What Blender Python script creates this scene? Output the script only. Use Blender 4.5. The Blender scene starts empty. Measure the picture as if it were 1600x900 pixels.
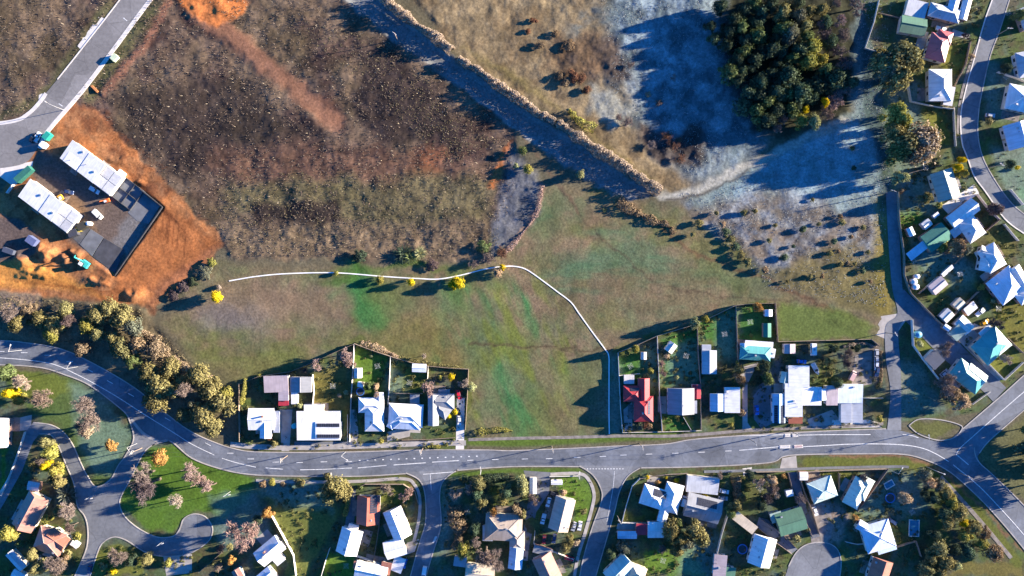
import bpy, bmesh, math, random
import numpy as np
from mathutils import Vector, Matrix
from mathutils.geometry import tessellate_polygon

# ------------------------------------------------------------------ camera, light, exposure
scene = bpy.context.scene
S = 0.3            # metres on the ground for one pixel of the 1600 px wide photograph
CAM_H = 300.0      # drone height
cam_data = bpy.data.cameras.new('camera')
cam_data.sensor_width = 36.0
cam_data.lens = 36.0 * CAM_H / (1600 * S)
cam_data.clip_end = 9000.0
cam = bpy.data.objects.new('camera', cam_data)
scene.collection.objects.link(cam)
cam.location = (0, 0, CAM_H)
cam.rotation_euler = (0, 0, 0)
scene.camera = cam

SUN_ELEV = math.radians(11.5)
SUN_AZ = math.radians(12.0)        # from the +X axis towards +Y
world = bpy.data.worlds.new('World')
scene.world = world
world.use_nodes = True
wn = world.node_tree.nodes
wl = world.node_tree.links
wn.clear()
sky = wn.new('ShaderNodeTexSky')
sky.sky_type = 'NISHITA'
sky.sun_disc = False
sky.sun_elevation = SUN_ELEV
sky.sun_rotation = math.pi / 2 - SUN_AZ
sky.altitude = 300.0
sky.air_density = 0.6
sky.dust_density = 0.0
sky.ozone_density = 7.5
bg = wn.new('ShaderNodeBackground')
bg.inputs['Strength'].default_value = 0.075
wo = wn.new('ShaderNodeOutputWorld')
tint = wn.new('ShaderNodeMix'); tint.data_type = 'RGBA'; tint.blend_type = 'MULTIPLY'      # added cold tint that turns the shade teal, same over the whole sky
tint.inputs['Factor'].default_value = 1.0
tint.inputs['B'].default_value = (0.62, 1.18, 1.22, 1.0)
wl.new(sky.outputs[0], tint.inputs['A'])
wl.new(tint.outputs['Result'], bg.inputs[0])
wl.new(bg.outputs[0], wo.inputs[0])

sun_data = bpy.data.lights.new('sun', 'SUN')
sun_data.energy = 5.0
sun_data.angle = math.radians(0.6)
sun_data.color = (1.0, 0.87, 0.70)
sun = bpy.data.objects.new('sun', sun_data)
scene.collection.objects.link(sun)
sun_dir = Vector((math.cos(SUN_AZ) * math.cos(SUN_ELEV), math.sin(SUN_AZ) * math.cos(SUN_ELEV), math.sin(SUN_ELEV)))
sun.rotation_euler = sun_dir.to_track_quat('Z', 'Y').to_euler()
sun.location = sun_dir * 400

vs = scene.view_settings
vs.view_transform = 'Standard'
vs.look = 'None'
vs.gamma = 1.0
vs.exposure = 2.36
vs.use_curve_mapping = False
scene.render.resolution_x = 1024
scene.render.resolution_y = 576

# ------------------------------------------------------------------ helpers
rng = random.Random(7)
nrg = np.random.default_rng(11)
C = scene.collection

def W(x, y, z=0.0):
    """a point that the drone sees at photo pixel x, y when it lies at height z"""
    k = S * (CAM_H - z) / CAM_H
    return Vector(((x - 800) * k, (450 - y) * k, z))

def lin(c):
    return tuple(((v / 255) / 12.92 if v / 255 <= 0.04045 else ((v / 255 + 0.055) / 1.055) ** 2.4) for v in c)

def link(o, parent=None):
    C.objects.link(o)
    if parent is not None:
        o.parent = parent
    return o

def mesh_obj(name, verts, faces, m, parent=None, smooth=False):
    me = bpy.data.meshes.new(name)
    me.from_pydata([tuple(v) for v in verts], [], faces)
    me.materials.append(m)
    if smooth:
        me.polygons.foreach_set('use_smooth', [True] * len(me.polygons))
    me.update()
    return link(bpy.data.objects.new(name, me), parent)

def np_mesh(name, verts, faces, m):
    """verts (n,3), faces (k,3 or 4) numpy arrays -> mesh data"""
    me = bpy.data.meshes.new(name)
    nv, nf, fs = len(verts), len(faces), faces.shape[1]
    me.vertices.add(nv)
    me.vertices.foreach_set('co', np.ascontiguousarray(verts, dtype=np.float32).ravel())
    me.loops.add(nf * fs)
    me.loops.foreach_set('vertex_index', np.ascontiguousarray(faces, dtype=np.int32).ravel())
    me.polygons.add(nf)
    me.polygons.foreach_set('loop_start', np.arange(0, nf * fs, fs, dtype=np.int32))
    me.polygons.foreach_set('loop_total', np.full(nf, fs, dtype=np.int32))
    me.update(calc_edges=True)
    me.materials.append(m)
    return me

def tag(o, label=None, cat=None, group=None, kind=None):
    if label: o['label'] = label
    if cat: o['category'] = cat
    if group: o['group'] = group
    if kind: o['kind'] = kind
    return o

def empty(name, loc=(0, 0, 0), rz=0.0):
    o = bpy.data.objects.new(name, None)
    o.empty_display_size = 0.5
    o.location = loc
    o.rotation_euler = (0, 0, rz)
    return link(o)

class MB:
    """collects shapes, then links them as one mesh"""
    def __init__(self):
        self.v, self.f = [], []
    def add(self, vs, fs):
        n = len(self.v)
        self.v += [tuple(p) for p in vs]
        self.f += [tuple(i + n for i in q) for q in fs]
        return self
    def box(self, x0, x1, y0, y1, z0, z1, M=None):
        vs = [(x0, y0, z0), (x1, y0, z0), (x1, y1, z0), (x0, y1, z0), (x0, y0, z1), (x1, y0, z1), (x1, y1, z1), (x0, y1, z1)]
        if M is not None: vs = [M @ Vector(p) for p in vs]
        return self.add(vs, [(3, 2, 1, 0), (4, 5, 6, 7), (0, 1, 5, 4), (1, 2, 6, 5), (2, 3, 7, 6), (3, 0, 4, 7)])
    def tube(self, p, q, r0, r1, n=6, cap=True):
        p, q = Vector(p), Vector(q)
        d = (q - p)
        if d.length < 1e-6: return self
        u = d.orthogonal().normalized(); w = d.normalized().cross(u)
        vs = []
        for c, r in ((p, r0), (q, r1)):
            for i in range(n):
                a = 2 * math.pi * i / n
                vs.append(c + (u * math.cos(a) + w * math.sin(a)) * r)
        fs = [(i, (i + 1) % n, n + (i + 1) % n, n + i) for i in range(n)]
        if cap: fs += [tuple(range(n - 1, -1, -1)), tuple(range(n, 2 * n))]
        return self.add(vs, fs)
    def prism(self, prof, y0, y1, M=None):
        """profile in x,z extruded along y"""
        n = len(prof)
        vs = [(x, y0, z) for x, z in prof] + [(x, y1, z) for x, z in prof]
        if M is not None: vs = [M @ Vector(p) for p in vs]
        fs = [(i, (i + 1) % n, n + (i + 1) % n, n + i) for i in range(n)] + [tuple(range(n - 1, -1, -1)), tuple(range(n, 2 * n))]
        return self.add(vs, fs)
    def build(self, name, m, parent=None, smooth=False):
        return mesh_obj(name, self.v, self.f, m, parent, smooth)

def copy_tree(o, parent=None):
    c = o.copy()
    C.objects.link(c)
    c.parent = parent
    for ch in list(o.children):
        copy_tree(ch, c)
    return c

def catmull(pts, n=8):
    pts = [Vector((p[0], p[1])) for p in pts]
    out = []
    for i in range(len(pts) - 1):
        p0 = pts[max(i - 1, 0)]; p1 = pts[i]; p2 = pts[i + 1]; p3 = pts[min(i + 2, len(pts) - 1)]
        for k in range(n):
            t = k / n
            out.append(0.5 * ((2 * p1) + (p2 - p0) * t + (2 * p0 - 5 * p1 + 4 * p2 - p3) * t * t + (3 * p1 - p0 - 3 * p2 + p3) * t ** 3))
    out.append(pts[-1])
    return [(p.x, p.y) for p in out]

def resample(pts, n):
    d = [0.0]
    for a, b in zip(pts, pts[1:]): d.append(d[-1] + math.hypot(b[0] - a[0], b[1] - a[1]))
    xs = np.interp(np.linspace(0, d[-1], n), d, [p[0] for p in pts])
    ys = np.interp(np.linspace(0, d[-1], n), d, [p[1] for p in pts])
    return list(zip(xs, ys))

# ------------------------------------------------------------------ materials
def new_mat(name):
    m = bpy.data.materials.new(name)
    m.use_nodes = True
    nt = m.node_tree
    nt.nodes.clear()
    out = nt.nodes.new('ShaderNodeOutputMaterial')
    b = nt.nodes.new('ShaderNodeBsdfPrincipled')
    nt.links.new(b.outputs[0], out.inputs[0])
    return m, nt, b, out

def mul_noise(nt, col_socket, scale, lo, hi, coord='Object', detail=4.0):
    """colour times a noise between lo and hi"""
    tc = nt.nodes.new('ShaderNodeTexCoord')
    nz = nt.nodes.new('ShaderNodeTexNoise'); nz.inputs['Scale'].default_value = scale; nz.inputs['Detail'].default_value = detail
    nt.links.new(tc.outputs[coord], nz.inputs['Vector'])
    mr = nt.nodes.new('ShaderNodeMapRange'); mr.inputs['From Min'].default_value = 0.3; mr.inputs['From Max'].default_value = 0.7
    mr.inputs['To Min'].default_value = lo; mr.inputs['To Max'].default_value = hi
    nt.links.new(nz.outputs[0], mr.inputs[0])
    vm = nt.nodes.new('ShaderNodeVectorMath'); vm.operation = 'SCALE'
    nt.links.new(col_socket, vm.inputs[0]); nt.links.new(mr.outputs[0], vm.inputs['Scale'])
    return vm.outputs[0], nz

def plain(name, col, rough=0.8, scale=0.6, lo=0.8, hi=1.2, metal=0.0, spec=0.3):
    m, nt, b, out = new_mat(name)
    rgb = nt.nodes.new('ShaderNodeRGB'); rgb.outputs[0].default_value = (*col, 1)
    c, nz = mul_noise(nt, rgb.outputs[0], scale, lo, hi)
    nt.links.new(c, b.inputs['Base Color'])
    b.inputs['Roughness'].default_value = rough
    b.inputs['Metallic'].default_value = metal
    b.inputs['Specular IOR Level'].default_value = spec
    return m

def objcol(name, rough=0.6, scale=0.5, lo=0.85, hi=1.15, spec=0.3, rand=0.0):
    """base colour from the object's own colour"""
    m, nt, b, out = new_mat(name)
    oi = nt.nodes.new('ShaderNodeObjectInfo')
    c, nz = mul_noise(nt, oi.outputs['Color'], scale, lo, hi)
    nt.links.new(c, b.inputs['Base Color'])
    b.inputs['Roughness'].default_value = rough
    b.inputs['Specular IOR Level'].default_value = spec
    return m, nt, b, out

def leaf_mat(name, transl=0.25, var=0.55):
    m, nt, b, out = new_mat(name)
    oi = nt.nodes.new('ShaderNodeObjectInfo')
    ge = nt.nodes.new('ShaderNodeNewGeometry')
    mr = nt.nodes.new('ShaderNodeMapRange'); mr.inputs['To Min'].default_value = 1 - var; mr.inputs['To Max'].default_value = 1 + var
    nt.links.new(ge.outputs['Random Per Island'], mr.inputs[0])
    vm = nt.nodes.new('ShaderNodeVectorMath'); vm.operation = 'SCALE'
    nt.links.new(oi.outputs['Color'], vm.inputs[0]); nt.links.new(mr.outputs[0], vm.inputs['Scale'])
    nt.links.new(vm.outputs[0], b.inputs['Base Color'])
    b.inputs['Roughness'].default_value = 0.7
    b.inputs['Specular IOR Level'].default_value = 0.15
    tr = nt.nodes.new('ShaderNodeBsdfTranslucent')
    nt.links.new(vm.outputs[0], tr.inputs[0])
    mx = nt.nodes.new('ShaderNodeMixShader'); mx.inputs[0].default_value = transl
    nt.links.new(b.outputs[0], mx.inputs[1]); nt.links.new(tr.outputs[0], mx.inputs[2])
    nt.links.new(mx.outputs[0], out.inputs[0])
    return m

def road_mat(name, col, rough=0.9, scale=0.1, lo=0.8, hi=1.2):
    """worn asphalt: seal patches, stains, cracks"""
    m, nt, b, out = new_mat(name)
    rgb = nt.nodes.new('ShaderNodeRGB'); rgb.outputs[0].default_value = (*col, 1)
    c, nz = mul_noise(nt, rgb.outputs[0], scale, lo, hi)
    c, nz = mul_noise(nt, c, 0.7, 0.86, 1.12, 'Object', 6.0)
    tc = nt.nodes.new('ShaderNodeTexCoord')
    for feat, sc, ramp in (('F1', 0.055, (0.0, 1.0, 0.86, 1.12)), ('DISTANCE_TO_EDGE', 0.09, (0.0, 0.012, 0.72, 1.0))):
        vo = nt.nodes.new('ShaderNodeTexVoronoi'); vo.feature = feat; vo.inputs['Scale'].default_value = sc
        nt.links.new(tc.outputs['Object'], vo.inputs['Vector'])
        mr = nt.nodes.new('ShaderNodeMapRange')
        for k, v in zip(('From Min', 'From Max', 'To Min', 'To Max'), ramp): mr.inputs[k].default_value = v
        if feat == 'F1':
            sp = nt.nodes.new('ShaderNodeSeparateColor'); nt.links.new(vo.outputs['Color'], sp.inputs[0]); nt.links.new(sp.outputs[0], mr.inputs[0])
        else: nt.links.new(vo.outputs['Distance'], mr.inputs[0])
        vm = nt.nodes.new('ShaderNodeVectorMath'); vm.operation = 'SCALE'
        nt.links.new(c, vm.inputs[0]); nt.links.new(mr.outputs[0], vm.inputs['Scale']); c = vm.outputs[0]
    nt.links.new(c, b.inputs['Base Color']); b.inputs['Roughness'].default_value = rough; b.inputs['Specular IOR Level'].default_value = 0.25
    return m

M = {}
M['leaf'] = leaf_mat('leaf')
M['twig'] = leaf_mat('twig', 0.0, 0.35)
M['bark'] = plain('bark', (0.11, 0.085, 0.065), 0.9, 3.0, 0.6, 1.3)
M['asphalt'] = road_mat('asphalt', (0.14, 0.152, 0.175), 0.85, 0.12, 0.78, 1.2)
M['asphalt_old'] = road_mat('asphalt_old', (0.165, 0.172, 0.185), 0.9, 0.10, 0.78, 1.18)
M['asphalt_new'] = road_mat('asphalt_new', (0.20, 0.19, 0.185), 0.9, 0.10, 0.9, 1.1)
M['concrete'] = plain('concrete', (0.36, 0.33, 0.30), 0.85, 0.3, 0.75, 1.2)
M['concrete_pale'] = plain('concrete_pale', (0.62, 0.58, 0.53), 0.8, 0.4, 0.85, 1.1)
M['gravel'] = plain('gravel', (0.21, 0.185, 0.165), 0.95, 0.5, 0.65, 1.35)
M['dark_gravel'] = plain('dark_gravel', (0.085, 0.085, 0.09), 0.95, 0.35, 0.7, 1.4)
M['slab_grey'] = plain('slab_grey', (0.14, 0.145, 0.155), 0.9, 0.25, 0.75, 1.25)
M['slab_dark'] = plain('slab_dark', (0.06, 0.06, 0.068), 0.9, 0.3, 0.75, 1.3)
M['paint'] = plain('paint', (0.72, 0.72, 0.70), 0.7, 1.2, 0.65, 1.1)
M['timber'] = plain('timber', (0.26, 0.20, 0.15), 0.85, 1.5, 0.7, 1.25)
M['white_timber'] = plain('white_timber', (0.62, 0.58, 0.52), 0.75, 1.5, 0.75, 1.15)
M['steel'] = plain('steel', (0.42, 0.43, 0.44), 0.45, 1.0, 0.85, 1.1, 0.4)
M['dark_metal'] = plain('dark_metal', (0.05, 0.05, 0.055), 0.5)
M['rubber'] = plain('rubber', (0.025, 0.025, 0.025), 0.8)
M['glass'] = plain('glass', (0.03, 0.035, 0.045), 0.12, 0.5, 0.9, 1.1, 0.0, 0.6)
M['solar'] = plain('solar', (0.03, 0.032, 0.045), 0.35, 0.8, 0.8, 1.2, 0.0, 0.5)
M['lamp_red'] = plain('lamp_red', (0.35, 0.02, 0.02), 0.3)
M['lamp_clear'] = plain('lamp_clear', (0.7, 0.7, 0.68), 0.2)
M['water'] = plain('water', (0.04, 0.16, 0.24), 0.1, 0.8, 0.9, 1.1, 0, 0.5)
M['roof'], nt, b, out = objcol('roof', 0.5, 0.35, 0.86, 1.08, 0.35)
# shallow corrugation across the sheet and rust streaks
tc = nt.nodes.new('ShaderNodeTexCoord'); wv = nt.nodes.new('ShaderNodeTexWave')
wv.inputs['Scale'].default_value = 2.2; wv.inputs['Distortion'].default_value = 0.0
nt.links.new(tc.outputs['Object'], wv.inputs[0])
mp = nt.nodes.new('ShaderNodeMapping'); mp.inputs['Scale'].default_value = (1.6, 0.12, 0.12)
nt.links.new(tc.outputs['Object'], mp.inputs[0])
st = nt.nodes.new('ShaderNodeTexNoise'); st.inputs['Scale'].default_value = 1.0; st.inputs['Detail'].default_value = 5.0
nt.links.new(mp.outputs[0], st.inputs['Vector'])
sr = nt.nodes.new('ShaderNodeMapRange'); sr.inputs['From Min'].default_value = 0.35; sr.inputs['From Max'].default_value = 0.6; sr.inputs['To Min'].default_value = 0.86; sr.inputs['To Max'].default_value = 1.0
nt.links.new(st.outputs[0], sr.inputs[0])
sv = nt.nodes.new('ShaderNodeVectorMath'); sv.operation = 'SCALE'
nt.links.new(b.inputs['Base Color'].links[0].from_socket, sv.inputs[0]); nt.links.new(sr.outputs[0], sv.inputs['Scale'])
nt.links.new(sv.outputs[0], b.inputs['Base Color'])
bp = nt.nodes.new('ShaderNodeBump'); bp.inputs['Strength'].default_value = 0.12; bp.inputs['Distance'].default_value = 0.04
nt.links.new(wv.outputs['Fac'], bp.inputs['Height']); nt.links.new(bp.outputs[0], b.inputs['Normal'])
M['wall'], *_ = objcol('wall', 0.85, 0.8, 0.85, 1.12)
M['car_paint'], nt, b, out = objcol('car_paint', 0.25, 0.5, 0.96, 1.03, 0.5)
M['sheet'], *_ = objcol('sheet', 0.55, 0.9, 0.85, 1.12)

# the ground sheet: colour of soil and grass from the painted zones, fine grain and relief from noise
M['ground'], nt, b, out = new_mat('ground')
at = nt.nodes.new('ShaderNodeAttribute'); at.attribute_name = 'zone'
c1, n1 = mul_noise(nt, at.outputs['Color'], 0.9, 0.72, 1.28, 'Object', 6.0)
c2, n2 = mul_noise(nt, c1, 3.5, 0.75, 1.25, 'Object', 3.0)
nt.links.new(c2, b.inputs['Base Color'])
b.inputs['Roughness'].default_value = 0.95
b.inputs['Specular IOR Level'].default_value = 0.1
bp = nt.nodes.new('ShaderNodeBump'); bp.inputs['Strength'].default_value = 0.5; bp.inputs['Distance'].default_value = 0.12
nt.links.new(n1.outputs[0], bp.inputs['Height']); nt.links.new(bp.outputs[0], b.inputs['Normal'])
M['scrub'] = leaf_mat('scrub', 0.1, 0.8)

# ------------------------------------------------------------------ terrain
STEP = 0.6
core_x = np.arange(-270, 270.01, STEP); core_y = np.arange(-160, 160.01, STEP)
far = np.array([12, 40, 110, 300, 800, 2500.0])
xs = np.concatenate([core_x[0] - far[::-1], core_x, core_x[-1] + far])
ys = np.concatenate([core_y[0] - far[::-1], core_y, core_y[-1] + far])
NX, NY = len(xs), len(ys)
GX, GY = np.meshgrid(xs, ys)
PX, PY = GX / S + 800, 450 - GY / S

def vnoise(x, y, seed):
    r = np.random.default_rng(seed)
    T = r.random((256, 256))
    xi = np.floor(x).astype(int); yi = np.floor(y).astype(int)
    fx = x - xi; fy = y - yi
    fx = fx * fx * (3 - 2 * fx); fy = fy * fy * (3 - 2 * fy)
    x0 = xi & 255; x1 = (xi + 1) & 255; y0 = yi & 255; y1 = (yi + 1) & 255
    return (T[y0, x0] * (1 - fx) + T[y0, x1] * fx) * (1 - fy) + (T[y1, x0] * (1 - fx) + T[y1, x1] * fx) * fy

def fbm(x, y, seed, octv=4, gain=0.5):
    a, s, t = 1.0, 0.0, 0.0
    for o in range(octv):
        s = s + a * vnoise(x * 2 ** o + 17.3 * o, y * 2 ** o + 5.1 * o, seed + o)
        t += a; a *= gain
    return s / t - 0.5      # about -0.35 .. 0.35

WX = PX + 60 * fbm(PX / 55, PY / 55, 21, 4, 0.6) ; WY = PY + 60 * fbm(PX / 55, PY / 55, 41, 4, 0.6)
WX2 = PX + 14 * fbm(PX / 14, PY / 14, 61, 3) ; WY2 = PY + 14 * fbm(PX / 14, PY / 14, 81, 3)

def sdf_poly(poly, X, Y):
    d = np.full(X.shape, 1e9); ins = np.zeros(X.shape, bool)
    n = len(poly)
    for i in range(n):
        ax, ay = poly[i]; bx, by = poly[(i + 1) % n]
        ex, ey = bx - ax, by - ay
        L = ex * ex + ey * ey + 1e-9
        t = np.clip(((X - ax) * ex + (Y - ay) * ey) / L, 0, 1)
        d = np.minimum(d, np.hypot(X - ax - t * ex, Y - ay - t * ey))
        cond = ((ay > Y) != (by > Y)) & (X < (bx - ax) * (Y - ay) / (by - ay + (1e-9 if by == ay else 0)) + ax)
        ins ^= cond
    return np.where(ins, -d, d)

def sdf_line(pts, X, Y):
    d = np.full(X.shape, 1e9)
    for (ax, ay), (bx, by) in zip(pts, pts[1:]):
        ex, ey = bx - ax, by - ay
        t = np.clip(((X - ax) * ex + (Y - ay) * ey) / (ex * ex + ey * ey + 1e-9), 0, 1)
        d = np.minimum(d, np.hypot(X - ax - t * ex, Y - ay - t * ey))
    return d

def sstep(d, soft):
    t = np.clip(0.5 - d / (2 * max(soft, 0.5)), 0, 1)
    return t * t * (3 - 2 * t)

def region(pts, pad):
    x0 = min(p[0] for p in pts) - pad; x1 = max(p[0] for p in pts) + pad
    y0 = min(p[1] for p in pts) - pad; y1 = max(p[1] for p in pts) + pad
    i0, i1 = np.searchsorted(PX[0], [x0, x1]); j0, j1 = np.searchsorted(-PY[:, 0], [-y1, -y0])
    return slice(max(j0, 0), max(j1, 0)), slice(max(i0, 0), max(i1, 0))

KG = 1.5
def gc(c):
    l = lin(c); return np.array([l[0] / KG * 0.97, l[1] / KG, l[2] / KG * 1.08])

COL = np.zeros((NY, NX, 3)); COL[:] = gc((112, 104, 80))
AMP = np.zeros((NY, NX))           # height of the rough ground
HGT = np.zeros((NY, NX))           # large forms

def paint(pts, col, soft=6, warp=1, alpha=1.0, amp=None, patch=0, seed=5, patch_scale=30):
    sl = region(pts, soft + 40)
    X, Y = ((PX, PY), (WX2, WY2), (WX, WY))[warp]
    a = sstep(sdf_poly(pts, X[sl], Y[sl]), soft) * alpha
    if patch:
        n = fbm(PX[sl] / patch_scale, PY[sl] / patch_scale, seed, 4, 0.6)
        a = a * np.clip(0.5 + (n - 0.12 * (1 - patch)) * 6 * patch, 0, 1)
    COL[sl] = COL[sl] * (1 - a[..., None]) + gc(col) * a[..., None]
    if amp is not None:
        AMP[sl] = AMP[sl] * (1 - a) + amp * a

def pline(pts, w, col, soft=3, warp=1, alpha=1.0, amp=None):
    sl = region(pts, w + soft + 30)
    X, Y = ((PX, PY), (WX2, WY2), (WX, WY))[warp]
    a = sstep(sdf_line(pts, X[sl], Y[sl]) - w / 2, soft) * alpha
    COL[sl] = COL[sl] * (1 - a[..., None]) + gc(col) * a[..., None]
    if amp is not None: AMP[sl] = AMP[sl] * (1 - a) + amp * a

def blob(x, y, rx, ry, col, alpha=1.0, soft=0.5, warp=2):
    sl = region([(x - rx, y - ry), (x + rx, y + ry)], 50)
    X, Y = ((PX, PY), (WX2, WY2), (WX, WY))[warp]
    d = np.hypot((X[sl] - x) / rx, (Y[sl] - y) / ry) - 1
    a = sstep(d, soft) * alpha
    COL[sl] = COL[sl] * (1 - a[..., None]) + gc(col) * a[..., None]

# --- wild ground, north
SCRUB = [(-80, -90), (540, -90), (540, 0), (620, 70), (800, 190), (805, 300), (770, 395), (640, 410), (500, 400), (370, 402), (335, 380), (250, 300), (140, 190), (0, 210), (-80, 210)]
paint(SCRUB, (102, 82, 70), 10, 1, 1, 0.28)
paint(SCRUB, (66, 50, 46), 10, 1, 0.85, None, 1.0, 301, 70)
paint(SCRUB, (122, 106, 74), 10, 1, 0.5, None, 0.9, 305, 80)
paint(SCRUB, (134, 112, 90), 10, 1, 0.6, None, 0.9, 309, 40)
paint([(560, 70), (640, 90), (720, 190), (700, 240), (560, 190)], (64, 53, 49), 14, 2, 0.92)
paint([(160, 150), (330, 110), (500, 210), (480, 250), (300, 300), (220, 230)], (64, 54, 48), 18, 2, 0.8)
paint([(330, 225), (720, 235), (770, 280), (430, 290), (330, 275)], (116, 86, 68), 20, 2, 0.8, 0.35)
paint([(640, 240), (690, 235), (690, 275), (650, 280)], (150, 95, 62), 16, 2, 0.7)
paint([(350, 290), (770, 275), (770, 350), (560, 360), (360, 330)], (112, 106, 70), 14, 2, 0.65, 0.4)
paint([(390, 320), (530, 312), (540, 350), (400, 362)], (54, 44, 42), 7, 1, 0.9)
paint([(360, 352), (640, 350), (760, 345), (760, 410), (520, 402), (360, 405)], (132, 112, 86), 12, 1, 0.85, 0.45)
pline([(300, 15), (350, 48), (420, 105), (470, 145), (525, 190)], 28, (156, 110, 82), 9, 1, 0.95, 0.06)
pline([(340, 45), (420, 108), (500, 172)], 8, (172, 124, 92), 4, 1, 0.5)
pline([(262, 5), (235, 55), (200, 100), (160, 145)], 12, (160, 112, 86), 5, 1, 0.95, 0.1)
paint([(266, -60), (388, -60), (384, 8), (372, 28), (338, 40), (312, 30), (282, 8)], (212, 128, 70), 4, 1, 1, 0.15)
pline([(800, 222), (788, 245), (770, 288)], 9, (190, 116, 66), 4, 1)
pline([(240, 10), (180, 90), (140, 150)], 22, (98, 98, 60), 10, 1, 0.8)
pline([(170, 10), (110, 90), (60, 160), (0, 180)], 16, (98, 96, 62), 8, 1, 0.8)
# tan paddock north of the cutting
PAD = [(590, -90), (1130, -90), (1160, 60), (1180, 190), (1090, 290), (1040, 300), (900, 200), (720, 90)]
paint(PAD, (150, 130, 96), 8, 1, 1, 0.25)
paint(PAD, (120, 98, 68), 10, 2, 0.6, None, 0.8, 333, 30)
paint([(975, -60), (1150, -60), (1210, 100), (1200, 220), (1080, 280), (1020, 230), (985, 160), (960, 110), (950, 20)], (146, 162, 162), 24, 2, 0.92, 0.3)  # frost kept to the wood's shadow, its pale teal brightening that shade
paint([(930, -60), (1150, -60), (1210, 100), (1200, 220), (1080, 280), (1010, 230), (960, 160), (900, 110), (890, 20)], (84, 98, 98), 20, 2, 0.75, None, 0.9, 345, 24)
paint([(860, 60), (960, 55), (990, 120), (930, 140), (870, 110)], (104, 78, 58), 14, 2, 0.7, 0.5)
paint([(1000, 190), (1090, 200), (1100, 250), (1040, 262), (1000, 230)], (74, 60, 52), 10, 2, 0.9, 0.6)
paint([(930, 145), (985, 160), (975, 190), (950, 200), (920, 180)], (178, 176, 156), 10, 2, 0.8)
paint([(720, 75), (800, 110), (960, 235), (1030, 295), (1000, 285), (900, 190)], (140, 124, 74), 8, 1, 0.8, 0.1)
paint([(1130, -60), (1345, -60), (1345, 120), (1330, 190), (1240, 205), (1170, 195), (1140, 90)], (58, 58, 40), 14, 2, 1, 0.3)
# frosty flat between wood and houses; frost paint also lightens its shade
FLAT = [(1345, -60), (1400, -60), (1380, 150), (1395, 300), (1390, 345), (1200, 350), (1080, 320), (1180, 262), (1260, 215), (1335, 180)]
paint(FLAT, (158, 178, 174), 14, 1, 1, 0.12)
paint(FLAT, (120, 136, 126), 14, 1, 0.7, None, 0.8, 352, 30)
paint([(1060, 330), (1200, 300), (1385, 330), (1390, 380), (1280, 480), (1160, 420)], (128, 114, 98), 20, 2, 0.9, 0.25)
paint([(1060, 320), (1200, 285), (1385, 320), (1385, 400), (1240, 430), (1130, 400)], (150, 158, 160), 14, 2, 0.6, 0.25, 0.8, 360, 26)
paint([(1200, 420), (1380, 390), (1385, 495), (1300, 480), (1220, 460)], (124, 112, 66), 16, 2, 0.8)
paint([(1366, 300), (1392, 300), (1396, 495), (1368, 495)], (146, 128, 58), 8, 1, 0.8, 0.05)
paint([(1345, -60), (1405, -60), (1400, 60), (1396, 190), (1396, 330), (1376, 330), (1366, 220), (1345, 190), (1340, 60)], (70, 88, 78), 10, 1, 0.85)  # deep shade painted into the grass along the flat's right side
pline([(1030, 306), (1070, 304), (1110, 288), (1160, 262), (1215, 240), (1270, 210), (1320, 190)], 14, (186, 180, 160), 5, 1, 0.95)
pline([(1040, 312), (1075, 311), (1120, 294), (1170, 268)], 4, (84, 76, 70), 2, 1, 0.7)
# the field in the middle
FIELD = [(250, 500), (340, 415), (520, 415), (760, 420), (800, 320), (860, 290), (960, 300), (1080, 340), (1250, 470), (1400, 500), (1390, 530), (1210, 480), (1020, 530), (960, 560), (960, 690), (735, 690), (720, 575), (555, 540), (380, 600), (300, 560)]
paint(FIELD, (128, 114, 84), 8, 1, 1, 0.08)
paint(FIELD, (116, 116, 66), 10, 2, 0.7, None, 0.8, 370, 60)
paint(FIELD, (144, 118, 92), 10, 2, 0.75, None, 0.8, 377, 45)
paint(FIELD, (98, 114, 78), 10, 2, 0.5, None, 0.7, 385, 32)
paint([(340, 430), (520, 440), (530, 500), (400, 520), (300, 500)], (144, 120, 94), 25, 2, 0.8)
blob(550, 455, 28, 30, (60, 124, 64), 0.85, 0.6); blob(574, 492, 30, 30, (56, 120, 60), 0.85, 0.6); blob(598, 500, 18, 12, (60, 126, 66), 0.7, 0.6); blob(610, 465, 40, 26, (104, 118, 62), 0.6, 0.8); blob(545, 432, 40, 10, (80, 120, 50), 0.8, 0.7)
blob(640, 425, 60, 6, (88, 118, 44), 0.7, 0.8); blob(745, 520, 26, 45, (74, 124, 80), 0.35, 0.8); blob(800, 600, 40, 62, (84, 126, 66), 0.4, 0.8); blob(835, 640, 30, 40, (98, 124, 60), 0.7, 0.7); blob(720, 470, 22, 30, (86, 122, 62), 0.6, 0.7); blob(660, 520, 70, 26, (126, 114, 62), 0.6, 0.8)
blob(780, 560, 22, 70, (72, 122, 82), 0.3, 0.8); blob(930, 420, 45, 22, (92, 124, 92), 0.65, 0.7); blob(1000, 400, 60, 18, (90, 118, 84), 0.65, 0.7)
blob(850, 345, 30, 40, (92, 116, 70), 0.6, 0.9); blob(420, 580, 70, 30, (112, 116, 56), 0.7, 0.9); blob(700, 560, 60, 25, (118, 110, 52), 0.6, 0.9)
blob(880, 640, 50, 30, (124, 104, 72), 0.6, 0.9); blob(1120, 430, 60, 18, (98, 118, 72), 0.55, 0.9); blob(360, 500, 50, 25, (120, 116, 112), 0.6, 0.9)
blob(905, 460, 60, 30, (126, 106, 82), 0.5, 0.9); blob(1040, 460, 90, 26, (122, 108, 78), 0.6, 0.9)
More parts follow.
